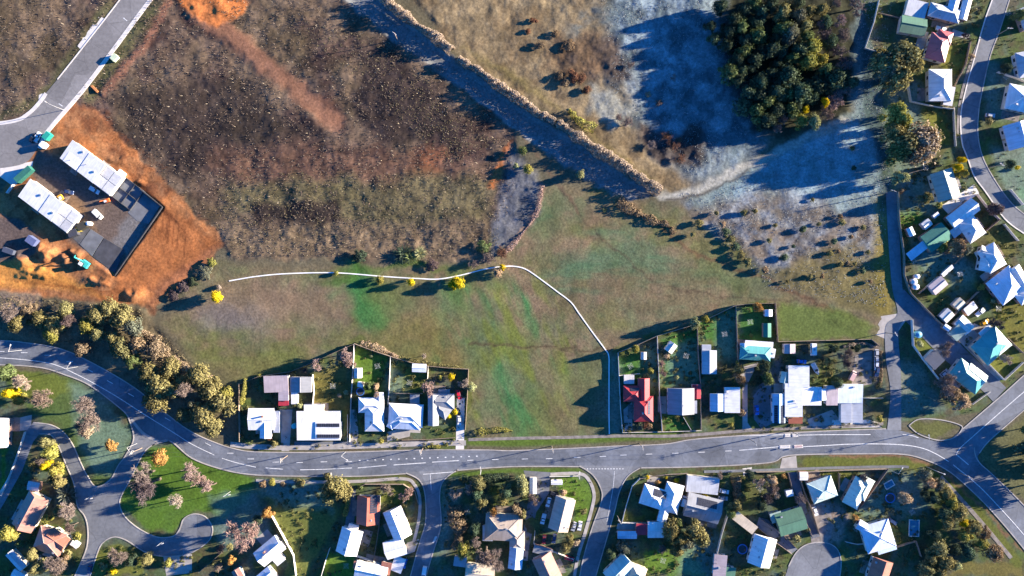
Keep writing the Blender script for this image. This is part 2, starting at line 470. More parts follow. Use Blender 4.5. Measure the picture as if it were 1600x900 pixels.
def streaks(poly, col, alpha, seed, sx, sy, shear, cut):
    sl = region(poly, 40)
    a = sstep(sdf_poly(poly, WX[sl], WY[sl]), 30)
    n = fbm((PX[sl] + shear * PY[sl]) / sx, PY[sl] / sy, seed, 4, 0.6)
    a = a * np.clip((n - cut) * 5, 0, 1) * alpha
    COL[sl] = COL[sl] * (1 - a[..., None]) + gc(col) * a[..., None]
streaks([(680, 440), (840, 440), (910, 560), (900, 670), (760, 670), (700, 560)], (64, 126, 70), 0.9, 611, 34, 120, -0.35, -0.06)
streaks([(680, 440), (900, 440), (940, 670), (740, 670)], (120, 128, 54), 0.8, 622, 26, 90, -0.35, 0.02)
streaks([(820, 300), (1000, 360), (1200, 450), (1000, 500), (860, 460)], (88, 122, 84), 0.6, 633, 90, 26, 0.3, -0.02)
streaks([(260, 520), (540, 520), (530, 560), (400, 600), (300, 570)], (112, 118, 58), 0.6, 644, 80, 30, 0.0, -0.04)
streaks([(860, 560), (955, 540), (955, 680), (860, 680)], (116, 116, 74), 0.6, 655, 60, 40, 0.0, -0.02)
pline([(878, 300), (905, 335), (940, 372), (990, 415), (1030, 445), (1120, 462), (1250, 470), (1340, 505)], 2.2, (88, 72, 56), 1.6, 1, 0.7)
pline([(1030, 350), (1080, 395), (1180, 430), (1290, 480), (1350, 510)], 5, (116, 86, 62), 3, 1, 0.8)
pline([(735, 537), (800, 542), (880, 545), (955, 548)], 4, (92, 76, 56), 2, 1, 0.75)
pline([(800, 545), (880, 549), (958, 552)], 2, (142, 120, 88), 2, 1, 0.5)
pline([(960, 556), (1027, 522), (1090, 502), (1150, 474)], 10, (142, 128, 94), 6, 1, 0.6)
paint([(1216, 472), (1310, 485), (1370, 510), (1360, 528), (1216, 534)], (104, 122, 54), 6, 1, 0.8)
# bluish frost hollow west of the mid track
paint([(800, 225), (845, 285), (845, 330), (800, 380), (765, 400), (770, 350), (785, 290)], (116, 116, 116), 8, 1, 0.9, 0.35)
pline([(848, 290), (842, 325), (820, 358), (795, 388)], 7, (160, 128, 104), 4, 1, 0.8)
pline([(800, 190), (850, 255), (905, 335)], 5, (130, 104, 80), 3, 1, 0.6)
# old cutting
CUT = [(520, -40), (575, -40), (600, 0), (700, 82), (800, 158), (905, 222), (1028, 304), (985, 314), (920, 282), (840, 228), (770, 172), (625, 72), (540, 2)]
paint(CUT, (132, 132, 126), 5, 1, 1, 0.03)
pline([(700, 115), (760, 165), (842, 225), (925, 278), (990, 312)], 7, (158, 156, 150), 3, 1, 0.7)
pline([(535, 10), (610, 72), (690, 110)], 6, (122, 104, 84), 4, 1, 0.7)
# building site
SITE = [(75, 200), (110, 160), (150, 175), (215, 245), (262, 290), (350, 378), (335, 400), (240, 482), (200, 476), (120, 468), (0, 452), (-60, 450), (-60, 300), (0, 300), (40, 250)]
paint(SITE, (190, 122, 72), 4, 1, 1, 0.12)
paint(SITE, (132, 84, 56), 5, 2, 0.8, None, 0.9, 401, 20)
paint(SITE, (190, 136, 90), 5, 1, 0.5, None, 0.9, 407, 12)
paint([(-60, 405), (60, 412), (110, 432), (160, 462), (60, 446), (-60, 448)], (232, 158, 76), 8, 1, 0.9, 0.12)
paint([(240, 300), (340, 378), (300, 420), (190, 470), (180, 430), (255, 325)], (172, 106, 60), 8, 1, 0.8, 0.12)
paint([(345, 380), (300, 432), (235, 478), (262, 430)], (150, 96, 66), 8, 1, 0.8, 0.2)
paint([(55, 235), (88, 242), (130, 275), (220, 297), (256, 325), (182, 428), (112, 380), (60, 318), (48, 270)], (120, 102, 88), 5, 1, 1, 0.0)
paint([(205, 330), (240, 330), (200, 400), (170, 385)], (134, 130, 124), 6, 1, 0.8)
paint([(100, 300), (130, 312), (150, 360), (128, 350)], (158, 122, 84), 6, 1, 0.7)
paint([(-60, 322), (30, 345), (62, 372), (50, 402), (-60, 420)], (112, 96, 86), 5, 1, 1, 0.05)
paint([(0, 462), (220, 482), (300, 570), (370, 640), (300, 660), (200, 590), (130, 545), (0, 528), (-60, 528), (-60, 460)], (126, 112, 84), 8, 1, 1, 0.3)
paint([(0, 455), (60, 458), (60, 490), (0, 490)], (176, 148, 120), 10, 1, 0.8)
for k in range(7):                 # wheel ruts in the bare soil
    x, y = 228 + 7 * k + rng.uniform(-5, 5), 300 + 6 * k + rng.uniform(-6, 6)
    pline([(x - 40, y - 40), (x, y), (x + 22, y + 25), (x + 18, y + 62)], 1.8, (112, 64, 38), 1.0, 0, 0.75)
for k in range(9):
    pline([(120 + 5 * k, 178 + k), (190 + 4 * k, 250 - 2 * k), (236 + 3 * k, 296 - 4 * k)], 1.6, (120, 70, 42), 1.0, 1, 0.6)
    pline([(10 + 6 * k, 436 - k), (90 + 6 * k, 446 + k), (170 + 5 * k, 470 - 2 * k)], 1.4, (150, 88, 46), 1.0, 1, 0.5)
# --- suburb ground
SUB_N = [(372, 600), (405, 588), (453, 580), (553, 537), (610, 557), (669, 572), (732, 577), (728, 700), (372, 700)]
SUB_C = [(966, 551), (1027, 525), (1087, 507), (1150, 477), (1213, 474), (1216, 534), (1362, 530), (1380, 545), (1385, 670), (970, 678)]
SUB_E = [(1345, 0), (1660, -60), (1660, 600), (1560, 640), (1400, 660), (1400, 480), (1395, 300), (1385, 150)]
SUB_S = [(-60, 575), (120, 590), (260, 690), (400, 748), (720, 742), (1200, 728), (1262, 712), (1412, 712), (1512, 762), (1600, 860), (1660, 960), (-60, 960)]
for P_ in (SUB_N, SUB_C, SUB_E, SUB_S):
    paint(P_, (92, 106, 66), 3, 0, 1, 0.012)
    paint(P_, (104, 116, 98), 3, 1, 0.75, None, 0.8, 420, 24)
    paint(P_, (94, 106, 46), 3, 2, 0.7, None, 0.8, 431, 30)
    paint(P_, (104, 84, 64), 3, 1, 0.6, None, 0.7, 441, 14)
G1 = (106, 136, 46); G2 = (124, 126, 52); G3 = (84, 130, 56)
for poly, c in [
    ([(555, 545), (605, 560), (604, 625), (585, 620), (556, 605)], G1), ([(612, 563), (668, 576), (664, 618), (612, 620)], G2), ([(490, 583), (545, 565), (543, 640), (490, 640)], (128, 116, 58)),
    ([(1035, 530), (1090, 512), (1092, 595), (1040, 600)], G3), ([(1097, 500), (1148, 483), (1150, 560), (1122, 560), (1122, 535), (1097, 530)], G3), ([(968, 560), (1025, 540), (1030, 595), (970, 595)], G3),
    ([(1036, 650), (1072, 650), (1085, 672), (1038, 672)], G3), ([(1155, 480), (1210, 478), (1208, 530), (1156, 532)], G3),
    ([(1440, 165), (1475, 180), (1488, 225), (1455, 228), (1440, 200)], (132, 128, 48)), ([(1490, 60), (1518, 70), (1500, 120), (1468, 105)], (132, 128, 48)), ([(1405, 330), (1440, 322), (1440, 345), (1415, 358), (1407, 355)], G1),
    ([(1410, 262), (1470, 245), (1490, 230), (1440, 215), (1405, 240)], (112, 106, 60)), ([(1425, 430), (1470, 400), (1500, 410), (1440, 455)], (118, 122, 70)), ([(1475, 425), (1520, 420), (1530, 445), (1470, 460)], (126, 126, 50)),
    ([(1545, 345), (1570, 360), (1595, 395), (1560, 400), (1540, 370)], (112, 108, 52)), ([(1590, 295), (1640, 280), (1640, 330), (1610, 330)], G3), ([(1540, 470), (1660, 420), (1660, 530), (1590, 550)], (124, 118, 46)),
    ([(1540, 570), (1580, 545), (1600, 575), (1570, 592)], G2), ([(1430, 515), (1440, 510), (1470, 540), (1440, 550), (1430, 540)], (122, 126, 52)),
    ([(60, 580), (110, 590), (175, 640), (205, 680), (200, 700), (170, 750), (150, 755), (120, 700), (90, 660), (40, 640), (10, 590)], (92, 112, 58)),
    ([(20, 578), (105, 588), (120, 612), (60, 625), (20, 610)], (112, 122, 52)),
    ([(235, 700), (268, 692), (330, 730), (400, 745), (395, 770), (350, 810), (330, 800), (300, 800), (270, 835), (220, 820), (190, 790), (200, 760)], (92, 126, 40)),
    ([(400, 760), (520, 770), (530, 800), (505, 850), (480, 900), (450, 900), (440, 840), (425, 800)], (126, 128, 62)), ([(400, 748), (500, 752), (505, 775), (410, 780)], (104, 120, 92)),
    ([(515, 860), (555, 870), (560, 900), (505, 900)], G1), ([(594, 785), (640, 790), (650, 760), (600, 758)], G2), ([(862, 745), (915, 745), (928, 770), (920, 810), (895, 820), (900, 785), (870, 770)], G1),
    ([(1010, 860), (1080, 860), (1105, 900), (1010, 900)], G1), ([(975, 805), (1005, 805), (1005, 815), (975, 815)], G2), ([(1480, 900), (1500, 880), (1590, 878), (1600, 900)], (128, 116, 60)), ([(1165, 745), (1200, 745), (1225, 775), (1170, 790)], (104, 106, 62)),
    ([(1255, 735), (1340, 735), (1320, 755), (1265, 750)], G2), ([(0, 700), (10, 700), (10, 760), (0, 780)], G1), ([(140, 868), (180, 852), (230, 872), (220, 900), (140, 900)], G2),
    ([(1385, 580), (1420, 560), (1445, 595), (1410, 615)], (146, 120, 76)), ([(1418, 660), (1470, 655), (1498, 668), (1470, 684), (1430, 678)], (108, 110, 56)), ([(1525, 702), (1600, 650), (1660, 640), (1660, 830), (1600, 780), (1545, 738)], (112, 112, 72)),
    ([(1352, 690), (1340, 685), (1300, 650)], G2)]:
    paint(poly, c, 4, 1, 0.85)
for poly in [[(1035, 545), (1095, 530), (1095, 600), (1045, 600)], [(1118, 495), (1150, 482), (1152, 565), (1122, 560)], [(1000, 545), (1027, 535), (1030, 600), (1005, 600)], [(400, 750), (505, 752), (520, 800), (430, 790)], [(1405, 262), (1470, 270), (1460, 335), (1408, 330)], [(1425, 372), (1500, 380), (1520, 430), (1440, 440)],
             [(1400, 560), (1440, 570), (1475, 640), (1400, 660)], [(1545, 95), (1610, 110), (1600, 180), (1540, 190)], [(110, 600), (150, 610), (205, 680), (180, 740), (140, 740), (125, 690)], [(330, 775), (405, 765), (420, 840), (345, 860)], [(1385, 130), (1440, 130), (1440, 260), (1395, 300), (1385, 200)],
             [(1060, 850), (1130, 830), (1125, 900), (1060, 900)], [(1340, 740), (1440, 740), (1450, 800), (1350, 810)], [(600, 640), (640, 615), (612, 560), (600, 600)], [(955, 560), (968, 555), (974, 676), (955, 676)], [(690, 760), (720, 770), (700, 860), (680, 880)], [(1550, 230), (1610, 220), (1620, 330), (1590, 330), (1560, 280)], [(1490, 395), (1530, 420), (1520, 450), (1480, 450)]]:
    paint(poly, (140, 166, 150), 10, 1, 0.45)  # pale blue-green painted into lawns where shade lies, to lift it
pline([(735, 690), (800, 692), (900, 688), (985, 683), (1060, 680)], 12, (96, 118, 44), 3, 0, 0.9)
pline([(1262, 722), (1350, 720), (1412, 722), (1450, 732), (1500, 768), (1560, 838), (1590, 880)], 15, (110, 114, 48), 3, 0, 0.9)
pline([(1262, 712), (1350, 711), (1412, 713), (1450, 722), (1500, 760), (1550, 806), (1600, 864)], 4, (150, 108, 80), 2, 1, 0.8)
pline([(700, 742), (760, 738), (800, 735), (905, 735)], 7, (96, 122, 46), 3, 0, 0.9)
pline([(928, 750), (935, 775), (920, 820), (905, 870)], 8, (108, 104, 62), 2, 0, 0.9)
pline([(640, 752), (652, 772), (650, 800)], 5, (128, 108, 60), 2, 0, 0.8)
paint([(1262, 790), (1300, 780), (1330, 800), (1310, 850), (1275, 850)], (160, 140, 120), 5, 1, 0.9)
paint([(1320, 550), (1375, 540), (1375, 600), (1340, 600)], (132, 118, 106), 6, 1, 0.8)
paint([(1200, 575), (1222, 560), (1232, 610), (1200, 660), (1185, 650), (1180, 610)], (118, 116, 116), 6, 1, 0.8)

# large forms: cutting, site pad below the bank, gentle swell of the field
sl = region(CUT, 60)
HGT[sl] -= 1.0 * sstep(sdf_poly(CUT, PX[sl], PY[sl]) + 5, 6)
bank = [(222, 299), (256, 325), (182, 430)]
sl = region([(150, 260), (400, 520)], 60)
d_out = sdf_poly([(222, 299), (256, 325), (182, 430), (100, 372), (60, 318), (50, 270), (90, 240)], PX[sl], PY[sl])
side = ((PX[sl] - 150) * 0.81 + (PY[sl] - 340) * 0.58)          # only the downhill corner is cut into the slope
HGT[sl] += 1.1 * np.clip(d_out / 3.0, 0, 1) * np.clip((side - 30) / 40, 0, 1) * np.clip(1 - d_out / 90, 0, 1)
spoil = [(38, 408, 16, 9, 2.2), (75, 398, 13, 9, 2.6), (100, 405, 11, 8, 2.0), (120, 398, 9, 7, 1.8), (64, 388, 8, 9, 2.0), (160, 440, 30, 6, 1.2), (212, 462, 14, 8, 1.6), (305, 15, 20, 10, 1.0), (345, 12, 20, 14, 1.2),
         (135, 262, 30, 4, .8), (215, 285, 10, 6, 1.4), (225, 292, 8, 5, 1.2), (60, 425, 34, 8, 1.6), (185, 250, 28, 6, .9)]
for (x, y, rx, ry, h) in spoil:
    sl = region([(x - rx * 2, y - ry * 2), (x + rx * 2, y + ry * 2)], 20)
    q = np.hypot((WX2[sl] - x) / rx, (WY2[sl] - y) / ry)
    HGT[sl] += h * np.exp(-q * q * 1.4)

# ------------------------------------------------------------------ roads (outline points in photo pixels)
ROADS = {}
def strip_outline(L, R, n=8):
    return catmull(L, n) + catmull(R, n)[::-1]

ROADS['main_road'] = strip_outline(
    [(-60, 530), (0, 532), (37, 535), (95, 545), (150, 570), (212, 607), (262, 648), (300, 675), (340, 693), (370, 702), (400, 706), (475, 707), (550, 706), (660, 703), (760, 703), (800, 704), (900, 700), (962, 697), (1037, 694), (1087, 686), (1200, 678), (1300, 673), (1380, 670), (1420, 676), (1440, 684), (1470, 690), (1500, 686), (1522, 700), (1532, 725), (1550, 741), (1600, 790), (1660, 860)],
    [(-60, 572), (0, 570), (62, 574), (100, 585), (140, 602), (187, 637), (225, 668), (265, 690), (300, 716), (350, 734), (400, 742), (475, 744), (562, 744), (637, 740), (712, 735), (800, 729), (907, 729), (1000, 731), (1100, 729), (1200, 723), (1225, 713), (1262, 710), (1350, 709), (1412, 710), (1450, 720), (1482, 736), (1512, 761), (1550, 799), (1600, 858), (1660, 935)])
ROADS['crescent_road'] = [(195, 640), (208, 668), (209, 684), (205, 697), (196, 712), (185, 727), (176, 744), (160, 758), (148, 760), (136, 742), (125, 720), (115, 697), (104, 680), (80, 664), (52, 660), (40, 675), (30, 705), (12, 750), (-20, 800), (-20, 830), (10, 780), (35, 735), (52, 690), (62, 678), (80, 680), (92, 698), (104, 728), (116, 757), (121, 790), (132, 806), (137, 825), (136, 853), (126, 880), (112, 910),
                          (138, 910), (148, 880), (153, 862), (162, 847), (178, 839), (197, 844), (224, 861), (246, 868), (270, 869), (296, 865), (322, 849), (331, 836), (331, 821), (320, 807), (302, 803), (287, 811), (280, 828), (272, 837), (252, 840), (232, 834), (210, 821), (193, 804), (187, 786), (192, 770), (202, 752), (212, 732), (222, 712), (236, 697), (262, 688), (290, 706), (270, 668)]
ROADS['side_street'] = strip_outline([(634, 738), (655, 750), (664, 772), (665, 815), (655, 850), (640, 905)], [(716, 733), (693, 751), (687, 775), (689, 820), (677, 862), (664, 905)])
ROADS['side_street.001'] = strip_outline([(905, 727), (925, 741), (938, 761), (940, 782), (925, 825), (912, 870), (904, 910)], [(1002, 729), (981, 744), (968, 768), (960, 800), (947, 845), (928, 910)])
ROADS['court_road'] = [(1222, 915), (1232, 885), (1242, 866), (1254, 854), (1270, 848), (1290, 848), (1304, 854), (1312, 866), (1314, 884), (1310, 915)]
ROADS['hill_street'] = strip_outline([(1560, -60), (1550, 0), (1537, 37), (1522, 92), (1510, 135), (1501, 180), (1503, 222), (1511, 245), (1522, 275), (1540, 300), (1570, 342), (1600, 365), (1660, 430)],
                                     [(1592, -60), (1577, 0), (1562, 47), (1547, 88), (1535, 140), (1529, 175), (1528, 212), (1536, 247), (1556, 284), (1580, 317), (1602, 336), (1660, 385)])
ROADS['lane'] = strip_outline([(1384, 300), (1388, 380), (1394, 450), (1402, 490), (1384, 510), (1384, 560), (1391, 612), (1386, 672)], [(1402, 300), (1406, 380), (1410, 450), (1418, 488), (1404, 515), (1406, 560), (1408, 600), (1408, 672)])
ROADS['lane.001'] = strip_outline([(1398, 470), (1412, 498), (1440, 526), (1476, 562), (1530, 606), (1552, 628)], [(1412, 452), (1430, 470), (1470, 505), (1510, 548), (1560, 594), (1572, 606)])
ROADS['ridge_road'] = strip_outline([(1478, 692), (1502, 672), (1560, 622), (1600, 586), (1660, 532)], [(1528, 712), (1544, 690), (1580, 658), (1610, 632), (1660, 588)])
ROADS['estate_road'] = strip_outline([(222, -50), (187, 0), (125, 80), (90, 124), (66, 152), (42, 176), (15, 189), (-60, 196)], [(272, -50), (232, 0), (180, 68), (125, 141), (72, 205), (56, 236), (30, 258), (-60, 268)])
ROAD_MAT = {'main_road': 'asphalt', 'ridge_road': 'asphalt', 'estate_road': 'asphalt_new', 'lane': 'asphalt_old', 'lane.001': 'asphalt'}

# flatten the ground under every road, then finish the terrain mesh
flat = np.ones((NY, NX))
for pts in ROADS.values():
    sl = region(pts, 20)
    flat[sl] = np.minimum(flat[sl], np.clip(sdf_poly(pts, PX[sl], PY[sl]) / 8.0 - 0.6, 0, 1))
for pts in ([(116, 222), (220, 297), (197, 329), (91, 246)], [(50, 281), (121, 340), (100, 367), (25, 305)]):
    sl = region(pts, 20)
    flat[sl] = np.minimum(flat[sl], np.clip(sdf_poly(pts, PX[sl], PY[sl]) / 8.0 - 0.3, 0, 1))
rough = fbm(GX / 4.2, GY / 4.2, 500, 4, 0.62) * 1.5 + 0.5 * fbm(GX / 14.0, GY / 14.0, 520, 3)
ZZ = (AMP * rough * 1.6 + HGT) * flat
# soft swell: only in the wild field, none in the suburb
swell = fbm(GX / 45.0, GY / 45.0, 540, 2) * 3.0 + fbm(GX / 11.0, GY / 11.0, 545, 3) * 1.5
ZZ += swell * np.clip(AMP / 0.3, 0, 1) * flat * 0.6
far_mask = (np.abs(GX) > 272) | (np.abs(GY) > 162)
ZZ[far_mask] = 0
wild = np.clip(AMP / 0.3, 0, 1)
grain = 1 + 0.3 * fbm(GX / 1.6, GY / 1.6, 560, 3, 0.7) + (0.45 + 0.75 * wild) * fbm(GX / 5.0, GY / 5.0, 570, 4, 0.65)
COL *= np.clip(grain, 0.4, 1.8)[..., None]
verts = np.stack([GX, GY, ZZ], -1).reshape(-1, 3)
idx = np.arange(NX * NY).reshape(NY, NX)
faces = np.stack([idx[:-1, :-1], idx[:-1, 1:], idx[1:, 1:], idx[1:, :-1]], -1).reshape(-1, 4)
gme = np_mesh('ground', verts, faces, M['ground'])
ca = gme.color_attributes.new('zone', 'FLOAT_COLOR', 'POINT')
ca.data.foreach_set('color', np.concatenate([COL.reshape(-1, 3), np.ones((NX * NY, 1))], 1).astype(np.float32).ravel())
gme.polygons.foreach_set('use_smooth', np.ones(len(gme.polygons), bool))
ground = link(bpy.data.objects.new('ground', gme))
tag(ground, 'wide ground of brown scrub, orange soil, olive field and suburban lawns', None, None, 'structure')

def gz(X, Y):
    i = min(max(int(np.searchsorted(xs, X)) - 1, 0), NX - 2); j = min(max(int(np.searchsorted(ys, Y)) - 1, 0), NY - 2)
    return float(max(ZZ[j, i], ZZ[j + 1, i], ZZ[j, i + 1], ZZ[j + 1, i + 1]))
def gzm(X, Y):
    i = min(max(int(np.searchsorted(xs, X)) - 1, 0), NX - 2); j = min(max(int(np.searchsorted(ys, Y)) - 1, 0), NY - 2)
    return float(min(ZZ[j, i], ZZ[j + 1, i], ZZ[j, i + 1], ZZ[j + 1, i + 1]))

def sheet(name, pts, z, m, parent=None, thick=0.0):
    P = [W(x, y) for x, y in pts]
    tris = tessellate_polygon([[Vector((p.x, p.y, 0)) for p in P]])
    vs = [(p.x, p.y, z) for p in P]
    fs = []
    for t in tris:
        a, b_, c = (P[i] for i in t)
        fs.append(t if (b_.x - a.x) * (c.y - a.y) - (b_.y - a.y) * (c.x - a.x) > 0 else t[::-1])
    if thick:
        n = len(vs)
        vs += [(p.x, p.y, z - thick) for p in P]
        fs += [(i, (i + 1) % n, n + (i + 1) % n, n + i) for i in range(n)]
    return mesh_obj(name, vs, fs, M[m] if isinstance(m, str) else m, parent)

def ribbon(name, pts, w, z0, z1, m, parent=None, smooth=True, drape=False):
    """a raised band of width w metres along a polyline of pixels"""
    if smooth: pts = catmull(pts, 6)
    P = [W(x, y) for x, y in pts]
    vs, fs = [], []
    for i, p in enumerate(P):
        a = P[max(i - 1, 0)]; b_ = P[min(i + 1, len(P) - 1)]
        d = (b_ - a); d.z = 0
        if d.length < 1e-6: d = Vector((1, 0, 0))
        d.normalize(); n = Vector((-d.y, d.x, 0)) * w / 2
        g = gz(p.x, p.y) if drape else 0.0
        g0 = gzm(p.x, p.y) if drape else 0.0
        for q, z in ((p + n, g0 + z0), (p + n, g + z1), (p - n, g + z1), (p - n, g0 + z0)):
            vs.append((q.x, q.y, z))
    for i in range(len(P) - 1):
        k = 4 * i
        for a in range(3):
            fs.append((k + a, k + 4 + a, k + 5 + a, k + 1 + a)[::-1])
    fs += [(0, 1, 2, 3), tuple(4 * (len(P) - 1) + q for q in (3, 2, 1, 0))]
    return mesh_obj(name, vs, fs, M[m] if isinstance(m, str) else m, parent)

RLAB = {'main_road': 'wide two lane grey asphalt road curving across the lower half', 'crescent_road': 'asphalt residential crescent with turning bulb beside the grass island', 'side_street': 'narrow asphalt side street next to the salmon roofed house',
        'side_street.001': 'asphalt side street running down past the corner lawn', 'court_road': 'round asphalt turning court between houses', 'hill_street': 'curving asphalt street between houses at the upper right edge',
        'lane': 'straight shaded lane between frosty flat and back fences', 'lane.001': 'dark diagonal lane running behind the teal roofed houses', 'ridge_road': 'asphalt road branching away to the right edge', 'estate_road': 'new pale asphalt estate road with white kerbs at upper left'}
roads = {}
for k, (name, pts) in enumerate(ROADS.items()):
    o = sheet(name, pts, 0.060 + 0.004 * k, ROAD_MAT.get(name, 'asphalt_old'))
    tag(o, RLAB[name], None, None, 'structure')
    roads[name] = o
def kerb(road, pts, w=0.45, m='concrete', h=0.17):
    ribbon('kerb', pts, w, 0.0, h, m, roads[road])
mr = 'main_road'
kerb(mr, [(-60, 530), (0, 532), (37, 535), (95, 545), (150, 570), (212, 607), (262, 648), (300, 675), (340, 693), (370, 702), (400, 706), (475, 707), (550, 706), (660, 703), (760, 703), (800, 704), (900, 700), (962, 697), (1037, 694), (1087, 686), (1200, 678), (1300, 673), (1384, 670)])
kerb(mr, [(-60, 572), (0, 570), (62, 574), (100, 585), (140, 602), (187, 637), (200, 650)])
kerb(mr, [(238, 696), (264, 688), (300, 716), (350, 734), (400, 742), (475, 744), (562, 744), (634, 740)])
kerb(mr, [(712, 735), (800, 729), (905, 729)]); kerb(mr, [(1000, 731), (1100, 729), (1200, 723), (1225, 713), (1262, 710), (1350, 709), (1412, 710), (1450, 720), (1482, 736), (1512, 761), (1550, 799), (1600, 858), (1660, 935)])
kerb(mr, [(1522, 699), (1524, 712), (1532, 725), (1550, 741), (1600, 790), (1660, 860)])
kerb(mr, [(1420, 665), (1432, 676), (1450, 684), (1470, 688), (1490, 684), (1502, 672), (1500, 664), (1470, 656), (1436, 655), (1420, 665)])
kerb('ridge_road', [(1504, 670), (1560, 622), (1600, 586), (1660, 532)]); kerb('ridge_road', [(1530, 708), (1544, 690), (1580, 658), (1610, 632), (1660, 588)])
cr = 'crescent_road'
kerb(cr, [(200, 650), (209, 684), (196, 712), (185, 727), (172, 750), (150, 760), (136, 742), (125, 720), (115, 697), (100, 676), (80, 664), (52, 660)])
kerb(cr, [(264, 688), (236, 697), (222, 712), (202, 752), (192, 770), (187, 786), (193, 804), (210, 821), (232, 834), (252, 840), (272, 837), (281, 826), (287, 811), (302, 803), (320, 807), (331, 821), (331, 836), (322, 849), (296, 865), (270, 869), (246, 868), (224, 861), (197, 844), (178, 839), (162, 847), (153, 862), (138, 910)])
kerb(cr, [(62, 678), (80, 680), (92, 698), (104, 728), (116, 757), (121, 790), (132, 806), (137, 825), (136, 853), (126, 880), (112, 910)])
kerb(cr, [(40, 675), (30, 705), (12, 750), (-20, 800)], 0.8, 'concrete_pale')
kerb('side_street', [(634, 739), (655, 750), (664, 772), (665, 815), (655, 850), (640, 905)]); kerb('side_street', [(716, 733), (693, 751), (687, 775), (689, 820), (677, 862), (664, 905)])
kerb('side_street.001', [(905, 728), (925, 741), (938, 761), (940, 782), (925, 825), (912, 870), (904, 910)]); kerb('side_street.001', [(1002, 730), (981, 744), (968, 768), (960, 800), (947, 845), (928, 910)])
kerb('court_road', [(1232, 885), (1242, 866), (1254, 854), (1270, 848), (1290, 848), (1304, 854), (1312, 866), (1314, 884), (1310, 915)])
kerb('hill_street', [(1550, 0), (1537, 37), (1522, 92), (1510, 135), (1501, 180), (1503, 222), (1511, 245), (1522, 275), (1540, 300), (1570, 342), (1600, 365)], 0.5, 'concrete_pale')
kerb('hill_street', [(1577, 0), (1562, 47), (1547, 88), (1535, 140), (1529, 175), (1528, 212), (1536, 247), (1556, 284), (1580, 317), (1602, 336)])
kerb('estate_road', [(222, -50), (187, 0), (125, 80), (90, 124)], 0.5, 'concrete_pale')

# footpaths and crossovers
def path(label, pts, w, m='concrete', z=0.10):
    o = ribbon('footpath', pts, w, 0.0, z, m)
    tag(o, label, None, None, 'structure')
path('broad white concrete path along the new estate road', [(278, -50), (235, 0), (183, 70), (128, 143), (75, 205), (62, 232)], 1.9, 'concrete_pale', 0.13)
path('white concrete path round the estate road corner', [(72, 146), (62, 160), (44, 178), (18, 190), (-60, 198)], 1.7, 'concrete_pale', 0.14)
path('grey footpath beside the main road in front of the white roofed houses', [(360, 694), (400, 698), (470, 699), (560, 697), (660, 693), (728, 692)], 2.4)
path('long thin grey footpath along the verge below the open field', [(732, 687), (800, 685), (900, 683), (975, 681), (1060, 681), (1180, 672), (1300, 667), (1380, 662)], 1.4, 'gravel')
path('grey footpath above the bottom row of mint roofed houses', [(1100, 737), (1180, 735), (1300, 731), (1400, 729), (1420, 730)], 1.2, 'asphalt_old')
path('concrete footpath curling round the corner lawn', [(860, 741), (905, 740), (920, 750), (928, 770), (926, 790), (915, 830), (903, 870), (896, 910)], 1.5, 'concrete')
path('pale gravel path bending along the bottom right verge', [(1470, 745), (1500, 778), (1530, 812), (1562, 850), (1580, 872)], 1.8, 'gravel')
path('footpath along the bend beside the grass island', [(205, 655), (225, 678), (248, 690)], 1.3)
path('paved footpath in front of the salmon roofed house', [(400, 751), (470, 753), (560, 752), (630, 748), (648, 758), (656, 780), (654, 815), (644, 855)], 1.4)
path('narrow verge path beside the hill street', [(1541, 40), (1516, 100), (1500, 160), (1496, 215)], 1.2, 'gravel')

